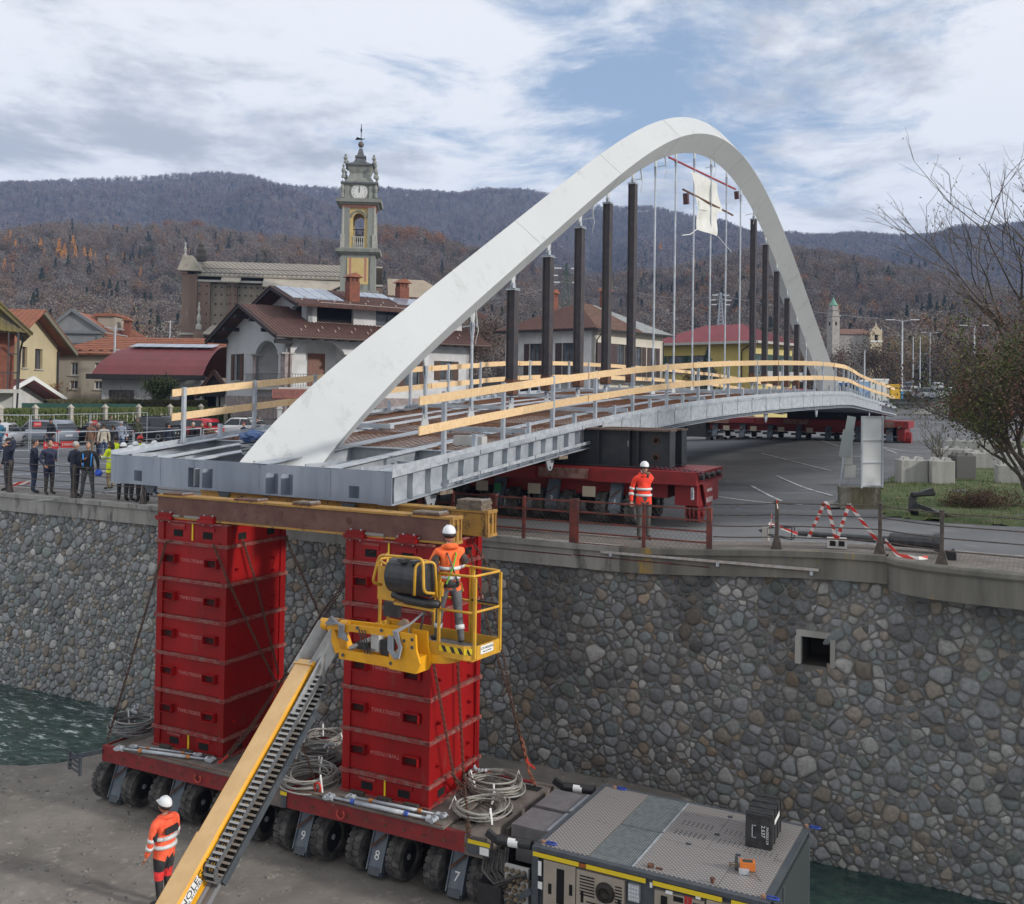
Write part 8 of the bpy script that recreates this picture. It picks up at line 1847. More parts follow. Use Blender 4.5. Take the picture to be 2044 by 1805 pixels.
b=MB();b.lathe([(1.55,0),(1.55,-.12),(1.25,-.14)],c=(9.6,.0,zt(621)),n=20,axis='y');o=b.obj('round_window_frame',stone_tr,chh);b=MB();b.cyl((9.6,-.15,zt(621)),(9.6,-.16,zt(621)),1.25,n=20);b.obj('round_window',mat('dark_leaded_glass',(.03,.03,.04),rough=.3),o)
b=MB()
for z in(562+14,562+30,610,632,650):
 for k in range(17):x=.8+k*1.05+(.3 if z%2 else 0);b.bx(x,x+.28,-.03,-.01,zt(z),zt(z)+.28)
 for x in(.3,1.5,5.6,6.5):b.bx(x,x+.22,-1.03,-1.01,zt(z),zt(z)+.28)
o=b.obj('putlog_holes',hole_m,chh);o['kind']='stuff'
b=MB();b.bx(-3.5,8,-2.6,-1.5,0,zt(688));b.bx(-.2,1.6,-3.2,-2.0,0,zt(664));b.obj('lower_aisle',brk,chh);slope(chh,I,[(1.5,-4,zt(670)),(14,-4,zt(676)),(14,0,zt(648)),(2.5,0,zt(650))],slate,.2,0,rib=0)
MA2=MCh@Matrix.Translation((LC+4.5,6,0));b=MB();IA=MCh.inverted()@MA2
slope(chh,IA,[(-3.5,-5,zt(585)),(9.8,-5,zt(586)),(3.4,2,zt(549,9)),(-3.5,2,zt(548,9))],mat('pale_slab_roof',(.38,.31,.23),(.32,.265,.20),.5,.9),.3,0,rib=0);slope(chh,IA,[(9.8,-5,zt(586)),(9.8,10,zt(586)),(3.4,3,zt(549,9)),(3.4,2,zt(549,9))],MATS['pale_slab_roof'],.3,0,rib=0);b=MB();b.bx(-3.5,8.8,-4.2,8,0,zt(588));b.bx(-3.5,9.3,-4.7,8,zt(592),zt(587));b.obj('transept_wall',dull,chh,M=IA)
dT=172.;sT=F/dT;Mt_=place(Vector((at(712,780,dT).x,dT,0)),radians(5));bt=empty('bell_tower',Mt_,'tall baroque bell tower with clock, arched belfry, urns and ball finial','bell tower')
zz=lambda py:3.5+(779-py)/sT
gst=mat('grey_green_stone',(.27,.28,.25),(.20,.205,.185),1.2,.9,0,0,None,.35,.65,(.12,.12,.10),2.2,.63,True);yst=mat('faded_ochre_plaster',(.52,.38,.16),(.56,.43,.20),.8,.95);pst=mat('faded_pink_plaster',(.42,.17,.12),(.38,.2,.15),1,.95);dst=mat('dark_lead',(.075,.08,.085),(.11,.115,.12),2,.6)
def sq(w_,z0,z1,m,nm,w2=None,extra=None):
 b=MB();w2=w_ if w2 is None else w2;b.add([(-w_,-w_,z0),(w_,-w_,z0),(w_,w_,z0),(-w_,w_,z0),(-w2,-w2,z1),(w2,-w2,z1),(w2,w2,z1),(-w2,w2,z1)],[(3,2,1,0),(4,5,6,7),(0,1,5,4),(1,2,6,5),(2,3,7,6),(3,0,4,7)]);return b.obj(nm,m,bt)
W0=2.85
sq(W0+.35,0,zz(586),gst,'base');sq(W0+.5,zz(586),zz(580),gst,'string_course');sq(W0-.06,zz(580),zz(508),gst,'shaft')
b=MB();b.bx(-1.75,1.75,-W0-.02,-W0+.10,zz(568),zz(516));b.obj('ochre_panel',yst,bt)
for s in(-1,1):
 b=MB();b.bx(s*1.25-.17,s*1.25+.17,-W0-.05,-W0-.021,zz(562),zz(515));b.obj('pink_strip',pst,bt);b=MB();b.bx(s*2.45-.42,s*2.45+.42,-W0-.14,-W0+.1,zz(580),zz(514));b.obj('corner_pilaster',gst,bt)
sq(W0+.35,zz(508),zz(505),gst,'cornice');sq(W0+.75,zz(504.9),zz(499),gst,'cornice',W0+.85);sq(W0+.3,zz(498.9),zz(496),gst,'cornice')
zb0,zb1=zz(496),zz(416)
for sx in(-1,1):
 for sy in(-1,1):
  b=MB();b.bx(sx*2.1-.62,sx*2.1+.62,sy*2.1-.62,sy*2.1+.62,zb0,zb1);b.obj('belfry_pier',gst,bt)
  b=MB();b.cyl((sx*2.62,sy*2.62,zb0+2.2),(sx*2.58,sy*2.58,zb1),.24,.20,n=8);b.bx(sx*2.62-.33,sx*2.62+.33,sy*2.62-.33,sy*2.62+.33,zb0,zb0+2.2);b.obj('column',mat('pale_column_stone',(.40,.39,.34),(.3,.3,.27),2,.9),bt)
for M_ in(I,Matrix.Rotation(pi/2,4,'Z'),Matrix.Rotation(pi,4,'Z'),Matrix.Rotation(-pi/2,4,'Z')):
 b=MB();
 for s in(-1,1):b.bx(s*1.22-.28,s*1.22+.28,-2.45,-1.9,zb0,zz(440))
 for i in range(8):
  t0,t1=pi*i/8,pi*(i+1)/8;b.prism([(-.95*cos(t0),zz(438)+.95*sin(t0)),(-.95*cos(t1),zz(438)+.95*sin(t1)),(-.95*cos(t1),zb1),(-.95*cos(t0),zb1)],-2.4,-1.95,'y')
 b.bx(-1.5,-.95,-2.4,-1.95,zz(440),zb1);b.bx(.95,1.5,-2.4,-1.95,zz(440),zb1);b.obj('arch',yst,bt,M=M_)
 b=MB();b.bx(-1.0,1.0,-2.6,-2.4,zb0+1.75,zb0+1.95);b.bx(-1.0,1.0,-2.6,-2.4,zb0,zb0+.2)
 for k in range(6):b.lathe([(.07,0),(.13,.5),(.06,1.0),(.11,1.5)],c=(-.85+k*.34,-2.5,zb0+.22),n=6)
 b.obj('balustrade',mat('pale_column_stone',(.4,.39,.34)),bt,M=M_)
 b=MB();pts=[(1.25*cos(t),-2.5,zz(437)+1.25*sin(t))for t in np.linspace(.15,pi-.15,12)];b.tube(pts,.16,5);b.obj('arch_ornament',gst,bt,M=M_)
b=MB();b.lathe([(.62,0),(.55,.25),(.36,.7),(.30,1.05),(.001,1.15)],c=(0,0,zz(478)),n=12);b.bar((-1.9,0,zz(474)+1.6),(1.9,0,zz(474)+1.6),.15);b.bar((-.6,0,zb0+1.0),(-.5,0,zz(460)),.1);b.bar((.6,0,zb0+1.0),(.5,0,zz(460)),.1);b.obj('bell',mat('dark_bronze',(.035,.035,.035),rough=.5,metal=.5),bt)
sq(W0-.05,zb1,zz(411),pst,'pink_frieze');sq(W0+.25,zz(410.9),zz(407),gst,'entablature',W0+.5);sq(W0+.85,zz(406.9),zz(400),gst,'entablature',W0+.95);sq(2.5,zz(399.9),zz(372),gst,'clock_stage')
b=MB();b.lathe([(1.38,0),(1.42,-.12),(1.25,-.16)],c=(0,-2.5,zz(385)),n=28,axis='y');b.obj('clock_rim',stone_tr,bt)
cf=MB();cf.cyl((0,-2.66,zz(385)),(0,-2.67,zz(385)),1.26,n=28);cf=cf.obj('clock_face',mat('clock_face_white',(.60,.60,.58),rough=.7),bt)
for h in range(1,13):a=pi/2-h*pi/6;text('clock_numeral',str(h),.44,Matrix.Translation((1.0*cos(a),-2.675,zz(385)+1.0*sin(a)))@rotm((1,0,0),(0,0,1)),black_m,cf)
b=MB();b.bar((0,-2.69,zz(385)-.15),(0,-2.69,zz(385)+.95),.09,.02,up=(0,1,0));b.bar((0,-2.70,zz(385)-.1),(.02,-2.70,zz(385)+.62),.16,.02,up=(0,1,0));b.obj('clock_hands',black_m,cf)
for s in(-1,1):b=MB();b.bx(s*2.0-.35,s*2.0+.35,-2.7,-2.4,zz(399),zz(373));b.obj('pilaster',gst,bt)
sq(2.75,zz(372),zz(369.5),gst,'cornice');sq(3.05,zz(369.4),zz(366),dst,'cornice');b=MB();b.prism([(-1.4,zz(366)),(1.4,zz(366)),(0,zz(358))],-2.7,-2.2,'y');b.obj('small_pediment',gst,bt)
sq(2.55,zz(366),zz(357),gst,'upper_drum',2.0);sq(2.0,zz(357),zz(346),gst,'upper_drum',1.65);sq(1.65,zz(346),zz(331),gst,'upper_drum',2.15);sq(2.4,zz(331),zz(328),dst,'cornice');sq(2.2,zz(328),zz(322),dst,'spire',1.1);sq(1.1,zz(322),zz(312),dst,'spire',.72);sq(.9,zz(312),zz(308),dst,'spire');sq(.62,zz(308),zz(292),dst,'spire',.25)
b=MB();b.lathe([(.05,-.52),(.35,-.42),(.52,0),(.35,.42),(.05,.52)],c=(0,0,zz(284)),n=14);b.obj('finial_ball',mat('brown_copper_ball',(.12,.085,.07),rough=.5),bt,True);b=MB();b.cyl((0,0,zz(280)),(0,0,zz(243)),.06,n=5);b.prism([(-1.0,zz(275)),(-.7,zz(269)),(.3,zz(272)),(.75,zz(271)),(.3,zz(274))],-.04,.04,'y');b.lathe([(.02,0),(.16,.5),(.02,1.4)],c=(0,0,zz(262)),n=5);b.obj('weather_vane',hole_m,bt)
for(w_,z,h)in((2.35,328,1.6),(2.65,358,2.4),(2.75,397,3.0)):
 for sx in(-1,1):
  for sy in(-1,1):
   if w_>2.7 and sy>0:continue
   b=MB();b.lathe([(.34,0),(.30,h*.18),(.14,h*.26),(.36,h*.48),(.30,h*.62),(.12,h*.72),(.24,h*.84),(.001,h)],c=(sx*w_,sy*w_,zz(z)),n=8);b.obj('urn',gst,bt)
dF=420.;sF=F/dF;kF=225/420.;Mf=place(Vector((at(1662,780,225).x,225,CZ+(8-CZ)*kF)),radians(20))@Matrix.Scale(kF,4);fc=empty('distant_church',Mf,'distant church tower with green copper spire and pale nave among the trees','church');zf_=lambda py:-4.5+(798-py)/sF;pale=mat('pale_tower_stone',(.36,.34,.32),(.28,.265,.25),.8,.9);grn=mat('green_copper',(.10,.27,.20),(.14,.32,.24),1,.6)
b=MB();b.bx(-1.8,1.8,-1.8,1.8,-9,zf_(634));b.bx(-2.1,2.1,-2.1,2.1,zf_(634),zf_(631));b.bx(-1.6,1.6,-1.6,1.6,zf_(631),zf_(622));b.bx(-1.9,1.9,-1.9,1.9,zf_(622),zf_(620.5));b.bx(-1.4,1.4,-1.4,1.4,zf_(620.5),zf_(612));b.obj('tower',pale,fc)
b=MB();b.lathe([(1.9,0),(1.5,.7),(.8,1.8),(.4,2.6),(.12,3.4),(.001,4.4)],c=(0,0,zf_(612)),n=12);b.obj('spire',grn,fc);b=MB()
for s in(-1,1):b.bx(-.45,.45,s*1.82-.02,s*1.82+.02,zf_(652),zf_(645));b.bx(s*1.82-.02,s*1.82+.02,-.45,.45,zf_(652),zf_(645))
b.obj('belfry_opening',hole_m,fc)
Mn=Matrix.Rotation(radians(-20),4,'Z')@Matrix.Translation((3.0,2,0));b=MB();b.bx(0,13,0,8,-9,zf_(668));b.obj('nave_wall',pale,fc,M=Mn);slope(fc,Mn,[(-.3,-.5,zf_(668)),(13,-.5,zf_(668)),(13,4,zf_(656)),(-.3,4,zf_(656))],mat('brown_far_roof',(.18,.10,.075),rough=.9),.2,0,rib=0);b=MB();b.bx(12,16.8,-3,-2,-9,zf_(664));b.prism([(11.8,zf_(664)),(17.0,zf_(664)),(14.4,zf_(650))],-3,-2,'y');b.obj('facade',mat('cream_facade',(.56,.47,.33),rough=.9),fc,M=Mn);b=MB();b.cyl((14.4,-3.05,zf_(672)),(14.4,-3.06,zf_(672)),.7,n=12);b.bx(13.8,15.0,-3.06,-3.02,zf_(682),zf_(674));b.obj('facade_window',hole_m,fc,M=Mn);b=MB();b.lathe([(.2,0),(.05,1.6)],c=(14.4,-2.5,zf_(650)),n=5);b.lathe([(.2,0),(.05,1.2)],c=(12,-2.5,zf_(662)),n=5);b.lathe([(.2,0),(.05,1.2)],c=(16.8,-2.5,zf_(662)),n=5);b.bx(11.6,17.2,-3.2,-3.0,zf_(684),zf_(681));b.obj('pinnacle',white_m,fc,M=Mn)
RB=[(-600,430),(-300,455),(0,469),(50,459),(100,449),(175,449),(312,449),(362,447),(417,454),(475,465),(534,472),(622,476),(674,481),(747,449),(797,454),(842,463),(874,477),(900,487),(940,503),(1062,523),(1088,539),(1139,543),(1200,548),(1300,540),(1400,522),(1497,500),(1597,498),(1673,507),(1728,519),(1779,532),(1861,547),(1901,562),(2044,583),(2300,600),(2700,610)]
RAD=[(-700,420),(-300,395),(0,377),(120,362),(340,350),(420,345),(500,352),(560,370),(680,378),(760,378),(830,390),(920,400),(1010,382),(1060,380),(1100,392),(1187,411),(1250,415),(1310,416),(1361,427),(1435,446),(1464,462),(1497,476),(1540,482),(1571,478),(1605,480),(1688,473),(1779,476),(1870,474),(1931,463),(1992,453),(2044,445),(2300,400),(2700,370)]
def ridge_fn(R):
 xs=[p[0]for p in R];ys=[p[1]for p in R];return lambda x:float(np.interp(x,xs,ys))
fB,fA=ridge_fn(RB),ridge_fn(RAD)
def hillmesh(name,f,r0,r1,z0,m,nr=40,amp=.0,steep=1.3,tree=0.):
 cols=[(-900+i*12)for i in range(320)];vs=[];rows=nr+6;H_={}
 for j in range(rows):
  for i,px in enumerate(cols):
   d=ray(px,f(px));hd=Vector((d.x,d.y,0));k=hd.length;hd=hd/k;top=CZ+d.z/k*r1-tree
   if j<=nr:
    t=j/nr;r=r0+(r1-r0)*t;q=t**steep;q=q*q*(3-2*q)*.35+q*.65
    z=z0+(top-z0)*q;z+=amp*sin(pi*t)*(MN.noise(Vector((hd.x*7,hd.y*7+t*2.2,2)))+.5*MN.noise(Vector((hd.x*19,t*6,5))))
   else:t=(j-nr)/6;r=r1*(1+.25*t);z=top*(1-.55*t*t)
   vs.append((hd.x*r,hd.y*r,z));H_[(i,j)]=len(vs)-1
 n=len(cols);fs=[(j*n+i,j*n+i+1,(j+1)*n+i+1,(j+1)*n+i)for j in range(rows-1)for i in range(n-1)]
 me=bpy.data.meshes.new(name);me.from_pydata(vs,[],fs);me.materials.append(m);me.polygons.foreach_set('use_smooth',[True]*len(fs));o=bpy.data.objects.new(name,me);COL.objects.link(o);o['kind']='structure';return vs,n,rows,cols,nr
hm=mat('wooded_hillside',(.10,.08,.065),(.13,.095,.065),.02,1,0,0,None,.35,.65,(.05,.055,.03),.06,.6)
hmA=mat('far_wooded_hillside',(.095,.08,.072),(.075,.066,.058),.006,1,0,0,None,.4,.6,(.078,.062,.050),.02,.62)
VB=hillmesh('near_hills',fB,235,800,2,hm,40,16,1.25,9);VA=hillmesh('far_hills',fA,900,2300,60,hmA,40,70,1.1,9)
def pine_m(nm,c):return mat(nm,c,tuple(q*1.5 for q in c),1.2,.95)
def puff(seed,n,R_,H_,tr,cm,dense=.16,cone=False,name='t'):
 rnd=random.Random(seed);b=MB();b.tube([(0,0,0),(rnd.uniform(-.2,.2),0,H_*.5),(rnd.uniform(-.4,.4),rnd.uniform(-.3,.3),H_*.86)],[.16,.11,.03],4,mi=1)
 if not cone:
  for k in range(7):
   a=rnd.random()*6.3;z=H_*rnd.uniform(.25,.6);b.tube([(0,0,z),(cos(a)*R_*.4,sin(a)*R_*.4,z+H_*.16),(cos(a)*R_*.75,sin(a)*R_*.75,z+H_*.32)],[.07,.05,.015],3,mi=1)
 for k in range(n):
  if cone:t=rnd.random()**.8;z=H_*(.12+.86*t);r=R_*(1-t)*rnd.uniform(.3,1);a=rnd.random()*6.3;c=Vector((r*cos(a),r*sin(a),z));s=dense*rnd.uniform(.7,1.5)*(1.2-t*.6)
  else:
   d=Vector((rnd.gauss(0,1),rnd.gauss(0,1),rnd.gauss(0,1))).normalized()*(rnd.random()**.4);c=Vector((d.x*R_,d.y*R_,H_*.64+d.z*H_*.36));s=dense*rnd.uniform(.5,1.5)
  u=Vector((rnd.uniform(-1,1),rnd.uniform(-1,1),rnd.uniform(-1,1))).normalized();v=u.cross(Vector((rnd.uniform(-1,1),rnd.uniform(-1,1),rnd.uniform(-1,1)))).normalized()
  b.add([c-u*s,c+u*s*.6+v*s*.35,c+v*s],[(0,1,2)])
 me=b.mesh(name,[cm,tr],fix=False);return me
bark=mat('grey_bark',(.13,.115,.10),(.20,.185,.165),2,.95);barkd=mat('brown_bark',(.06,.045,.035),rough=.95)
def proto(nm,me):
 o=bpy.data.objects.new(nm,me);return o
def forest(name,label,sets,vinfo,count,seed,jmin=0,jmax=None,smin=.8,smax=1.2,pick=None,kind='stuff'):
 vs,n,rows,cols,nr=vinfo;rnd=random.Random(seed);pts=[];jm=jmax or nr
 for _ in range(count):
  i=rnd.randrange(52,264);jf=rnd.uniform(jmin,jm);j=int(jf);t=jf-j;q=rnd.random()
  if j>=nr:j=nr-1;t=1
  a,c,d,e=[Vector(vs[k])for k in(j*n+i,j*n+i+1,(j+1)*n+i,(j+1)*n+i+1)];P=(a*(1-q)+c*q)*(1-t)+(d*(1-q)+e*q)*t
  pts.append(P-Vector((0,0,.4)))
 col=bpy.data.collections.new(name+'_kinds')
 for k,me in enumerate(sets):col.objects.link(proto('kind_%d'%k,me))
 me=bpy.data.meshes.new(name);me.from_pydata([tuple(p)for p in pts],[],[]);o=bpy.data.objects.new(name,me);COL.objects.link(o)
 ng=bpy.data.node_groups.new(name,'GeometryNodeTree');ng.interface.new_socket('Geometry',in_out='INPUT',socket_type='NodeSocketGeometry');ng.interface.new_socket('Geometry',in_out='OUTPUT',socket_type='NodeSocketGeometry')
 N=ng.nodes.new;L=ng.links.new;gi=N('NodeGroupInput');go=N('NodeGroupOutput');m2p=N('GeometryNodeMeshToPoints');iop=N('GeometryNodeInstanceOnPoints');ci=N('GeometryNodeCollectionInfo');ci.inputs[0].default_value=col;ci.inputs['Separate Children'].default_value=True;ci.inputs['Reset Children'].default_value=True
 L(gi.outputs[0],m2p.inputs[0]);L(m2p.outputs[0],iop.inputs['Points']);L(ci.outputs[0],iop.inputs['Instance']);iop.inputs['Pick Instance'].default_value=True
 rv=N('FunctionNodeRandomValue');rv.data_type='FLOAT_VECTOR';rv.inputs[0].default_value=(-.06,-.06,0);rv.inputs[1].default_value=(.06,.06,6.28);L(rv.outputs[0],iop.inputs['Rotation'])
 rs=N('FunctionNodeRandomValue');rs.data_type='FLOAT';rs.inputs[2].default_value=smin;rs.inputs[3].default_value=smax;rs.inputs['Seed'].default_value=5;L(rs.outputs[1],iop.inputs['Scale'])
 ri=N('FunctionNodeRandomValue');ri.data_type='INT';ri.inputs[4].default_value=0;ri.inputs[5].default_value=len(sets)-1;ri.inputs['Seed'].default_value=9;L(ri.outputs[2],iop.inputs['Instance Index'])
 L(iop.outputs[0],go.inputs[0]);md=o.modifiers.new('g','NODES');md.node_group=ng;tag(o,label,'woodland',kind='stuff');return o
twig=[mat('bare_twigs_brown',(.17,.125,.095),rough=1),mat('bare_twigs_grey',(.20,.175,.155),rough=1),mat('bare_twigs_purple',(.15,.115,.105),rough=1),mat('bare_twigs_tan',(.20,.135,.08),rough=1),mat('olive_leaves',(.075,.072,.035),rough=1)]
larch=mat('orange_larch_needles',(.68,.33,.07),(.55,.26,.06),1,.95);rustl=mat('rust_leaves',(.30,.14,.055),(.24,.12,.05),1,.95);con=mat('dark_conifer_needles',(.022,.035,.022),(.03,.045,.028),1,.95)
SB=[puff(10+k,300,3.2,11,bark,twig[k%4],.42,name='bare_%d'%k)for k in range(6)]
forest('near_wood','bare grey brown woods covering the nearer hills, one continuous mass',SB*3+[puff(30,320,3,10,barkd,twig[4],.5),puff(31,320,3,10,barkd,rustl,.45),puff(32,300,2.2,12,barkd,con,.6,True)],VB,15000,3,0,40,.65,1.25)
SA=[puff(50+k,110,4.2,13,barkd,twig[(0,2,1,2)[k]],.9,name='far_%d'%k)for k in range(4)]
forest('far_wood','bare purple brown woods covering the far mountain slopes, one continuous mass',SA*3+[puff(60,90,3.5,14,barkd,con,1.1,True)],VA,38000,4,0,40,.7,1.3)
def hill_at(px,py):
 vs,n,rows,cols,nr=VB;i=int((px+900)/12);i=max(0,min(n-2,i));best=None
 for j in range(nr+1):
  v=Vector(vs[j*n+i]);q=proj(v)
  if best is None or abs(q[1]-py)<best[0]:best=(abs(q[1]-py),j)
 j=best[1];v=Vector(vs[j*n+i]);r=Vector((v.x,v.y,0)).length;d=ray(px,py);return CAM+d*(r/Vector((d.x,d.y,0)).length)
def proj(P):
 d=Vector(P)-CAM;z=d.dot(FW);return(CX+F*d.dot(RR)/z,CY-F*d.dot(UU)/z)
LM=[puff(70+k,420,2.6,13,barkd,larch,.62,True,name='crown')for k in range(3)];RM=[puff(75+k,420,3.4,11,barkd,rustl,.42,name='crown')for k in range(2)];CM=[puff(80+k,700,3.4,15,barkd,con,.55,True,name='crown')for k in range(3)]
def where(px,py):
 L_=[(62,'above the brick house at the left'),(110,'above the yellow gabled house'),(165,'above the pediment building'),(240,'above the orange farmhouse roof'),(335,'left of the old church facade'),(400,'just above the church facade'),(680,'behind the long church roof'),(820,'right of the bell tower'),(1000,'on the knoll nearest the arch'),(1240,'seen behind the black struts'),(1400,'seen between the first hangers'),(1560,'seen behind the far hangers'),(1660,'right of the far arch leg'),(1760,'near the distant green spire'),(1900,'above the tall street lamp'),(9999,'near the bare tree at the right')]
 return[q for l_,q in L_ if px<l_][0]+(', high up' if py<500 else ', half way up' if py<560 else ', low down')
def htree(kind,px,py,hpx,k,label,group):
 label=('small ' if hpx<24 else 'medium ' if hpx<38 else 'tall ')+{'larch':'bright orange larch ','rust':'rust brown broadleaf tree ','conifer':'dark green conifer '}[kind]+where(px,py)
 P=hill_at(px,py+hpx*.55);dep=(P-CAM).dot(FW);me={'larch':LM,'rust':RM,'conifer':CM}[kind][k%(2 if kind=='rust' else 3)];Hm={'larch':13,'rust':11,'conifer':15}[kind];s=hpx*dep/F/Hm
 o=bpy.data.objects.new({'larch':'larch_tree','rust':'broadleaf_tree','conifer':'conifer_tree'}[kind],me);COL.objects.link(o);o.matrix_world=place(P-(P-CAM).normalized()*4,k*1.3)@Matrix.Diagonal((s*1.25,s*1.25,s*1.15,1));tag(o,label,'tree',group)
rt=random.Random(21)
for k,(px,py,h)in enumerate([(80,500,40),(88,515,34),(117,500,40),(122,520,36),(128,508,38),(145,498,46),(150,515,40),(168,512,34),(180,515,32),(190,520,28),(20,480,34),(42,485,30),(65,490,30),(213,525,26),(8,545,46),(24,550,40),(246,520,26),(250,555,24),(262,558,24),(280,548,26),(378,510,24),(435,515,24),(442,520,22),(465,512,26),(30,500,36),(300,530,22),(1385,520,16),(1318,492,14),(1600,560,24),(1700,545,16),(1712,552,16),(1725,555,16),(1740,558,16),(1668,550,18),(1770,700,24)]):
 htree('larch',px,py,h,k,'bright orange autumn larch standing among the bare grey woods on the hillside','orange larches on the hillside')
for k in range(26):htree('rust',750+rt.random()*130,465+rt.random()*22+abs(k-13)*.6,26+rt.random()*8,k,'rust brown leafy tree crowning the knoll right of the bell tower','rust brown trees on the knoll')
for k in range(14):htree('rust',300+rt.random()*110,448+rt.random()*8,18,k,'rust brown tree along the crest above the church','rust brown trees on the crest above the church')
for k,(px,py,h)in enumerate([(205,590,50),(218,590,56),(232,595,46),(212,610,44),(195,605,40),(262,630,50),(275,625,46),(288,615,52),(300,610,44),(310,660,30),(185,535,26),(175,545,24),(95,530,28),(103,535,26),(150,540,24),(183,455,12),(310,560,30),(322,565,30),(335,560,28),(1130,548,40),(1280,580,36),(1320,590,44),(1340,600,50),(1390,590,44),(1440,610,60),(1470,620,64),(1495,615,60),(1520,630,56),(1355,620,40),(1600,640,50),(1690,680,56),(1705,670,60),(1720,690,50),(1840,640,60),(1855,625,66),(1870,640,64),(1885,625,60),(1900,640,56),(1815,650,40),(1905,650,50),(1780,660,44),(1760,690,40),(1740,700,44)]):
 htree('conifer',px,py,h,k,'dark green conifer standing among the bare woods on the hillside','dark conifers on the hillside')
for k in range(22):htree('conifer',345+rt.random()*120 if k<1 else 1665+rt.random()*200,520+rt.random()*40,18,k,'small dark conifer near the top of the right hand hill','small conifers high on the right hand hill')
def tree(name,P,H_,R_,n,leaf,tr,seed,label,group=None,dense=.2,trunk=.2,up=.0,cone=False):
 rnd=random.Random(seed);r=empty(name,place(P),label,'tree' if H_>2.5 else 'shrub',group);b=MB();tips=[]
 def br(p,d,L,rad,lv):
  q=[p];
  for i in range(3):d=(d+Vector((rnd.uniform(-.25,.25),rnd.uniform(-.25,.25),rnd.uniform(-.08,.22)))).normalized();p=p+d*L/3;q.append(p)
  b.tube(q,[rad,rad*.85,rad*.7,rad*.5],5 if lv<2 else 3,caps=False)
  if lv>=4 or L<.25:tips.append(p);return
  for k in range(rnd.choice((2,3,3))):
   a=rnd.random()*6.3;s=rnd.uniform(.35,.8);nd=(d+Vector((cos(a)*s,sin(a)*s,rnd.uniform(-.05,.3)))).normalized();br(q[rnd.choice((2,3))],nd,L*rnd.uniform(.58,.78),rad*.55,lv+1)
  tips.append(p)
 if not cone:br(Vector((0,0,-.2)),Vector((0,0,1)),H_*.36,trunk,0)
 else:b.tube([(0,0,-.2),(0,0,H_*.95)],[trunk,.02],6)
 b.obj('trunk',tr,r,fix=False);c=MB()
 for k in range(n):
  if cone:t=rnd.random()**.8;a=rnd.random()*6.3;rr=R_*(1-t)*rnd.uniform(.35,1.05);p=Vector((rr*cos(a),rr*sin(a),H_*(.06+.92*t)))
  else:p=rnd.choice(tips)+Vector((rnd.gauss(0,1),rnd.gauss(0,1),rnd.gauss(0,1)))*R_*.10
  s=dense*rnd.uniform(.5,1.4);u=Vector((rnd.uniform(-1,1),rnd.uniform(-1,1),rnd.uniform(-1,1))).normalized();v=u.cross(Vector((rnd.uniform(-1,1),rnd.uniform(-1,1),1))).normalized();c.add([p-u*s,p+v*s*.5,p+u*s,p-v*s*.5],[(0,1,2,3)])
 if n:c.obj('crown',leaf,r,fix=False)
 return r
def gpx(px,dep,z=None):
 P=at(px,780,dep);t=tw(P);P.z=zg(t.x,t.y)if z is None else z;return P
HB=1.15
twb=mat('brown_twigs',(.10,.07,.055),(.075,.055,.045),3,.95);twr=mat('reddish_twigs',(.135,.085,.065),(.10,.065,.05),3,.95)
k=0
for(px,dep,H_,lf,lb)in[(905,105,11,twb,'bare brown tree right of the arch base behind the small house'),(935,125,12,twr,'reddish bare tree between the arch and the first struts'),(965,140,13,twb,'bare tree behind the dark shelter'),(1640,190,13,twr,'reddish bare tree at the foot of the distant church'),(1690,210,13,twr,'bare tree in front of the distant nave'),(1755,185,12,twr,'bare reddish tree below the cream facade'),(1790,150,13.5,twb,'large dark bare tree with leaning trunk left of the tall street lamp'),(1830,200,17,mat('golden_twigs',(.20,.155,.07),rough=.95),'pale golden poplar-like bare tree behind the street lamp'),(1865,190,14,twb,'bare tree right of the golden one'),(1900,185,14,twr,'reddish bare tree behind the far parked cars'),(1940,195,15,twb,'bare brown tree behind the second street lamp'),(1985,185,14,twr,'bare tree behind the red container'),(2030,190,15,twb,'bare tree at the right edge beyond the cars'),(1720,165,6,mat('olive_bush_leaves',(.07,.065,.035),rough=.95),'low olive bush near the site cabins'),(1610,170,10,twb,'bare tree right of the yellow villa')]:
 k+=1;tree('bare_tree',gpx(px,dep,0.5),H_*HB,H_*.5,3000,lf,barkd,k,lb,None,.15,.22)
tree('garden_tree',gpx(120,104,0),5.4,2.0,160,mat('orange_leaves',(.42,.17,.05),rough=.9),barkd,41,'small nearly bare tree with a few orange leaves before the beige house',None,.10,.07)
tree('laurel_tree',gpx(310,92,0),5.6,3.4,4200,mat('green_laurel_leaves',(.05,.08,.022),(.09,.10,.035),2,.8),barkd,42,'round green evergreen shrub tree in front of the vaulted hall',None,.11,.12)
for j,px in enumerate((225,250,275)):tree('bare_shrub',gpx(px,93,0),4.0,2.4,300,twb,barkd,50+j,['bare twiggy shrub left in front of the vaulted hall','bare twiggy shrub in the middle before the vaulted hall','bare twiggy shrub beside the green evergreen'][j],None,.06,.06)
tree('cherry_tree',gpx(1375,106,0),9.5,4.0,2600,mat('yellow_brown_leaves',(.17,.12,.035),(.12,.095,.03),2,.9),barkd,60,'yellow brown leafy tree beside the corner of the white house',None,.14,.15)
tree('blue_spruce',gpx(1294+118,102,0),8.6,2.6,2600,mat('blue_spruce_needles',(.06,.09,.09),(.09,.12,.12),2,.9),barkd,61,'small blue grey spruce between the white house and the yellow villa',None,.14,.12,cone=True)
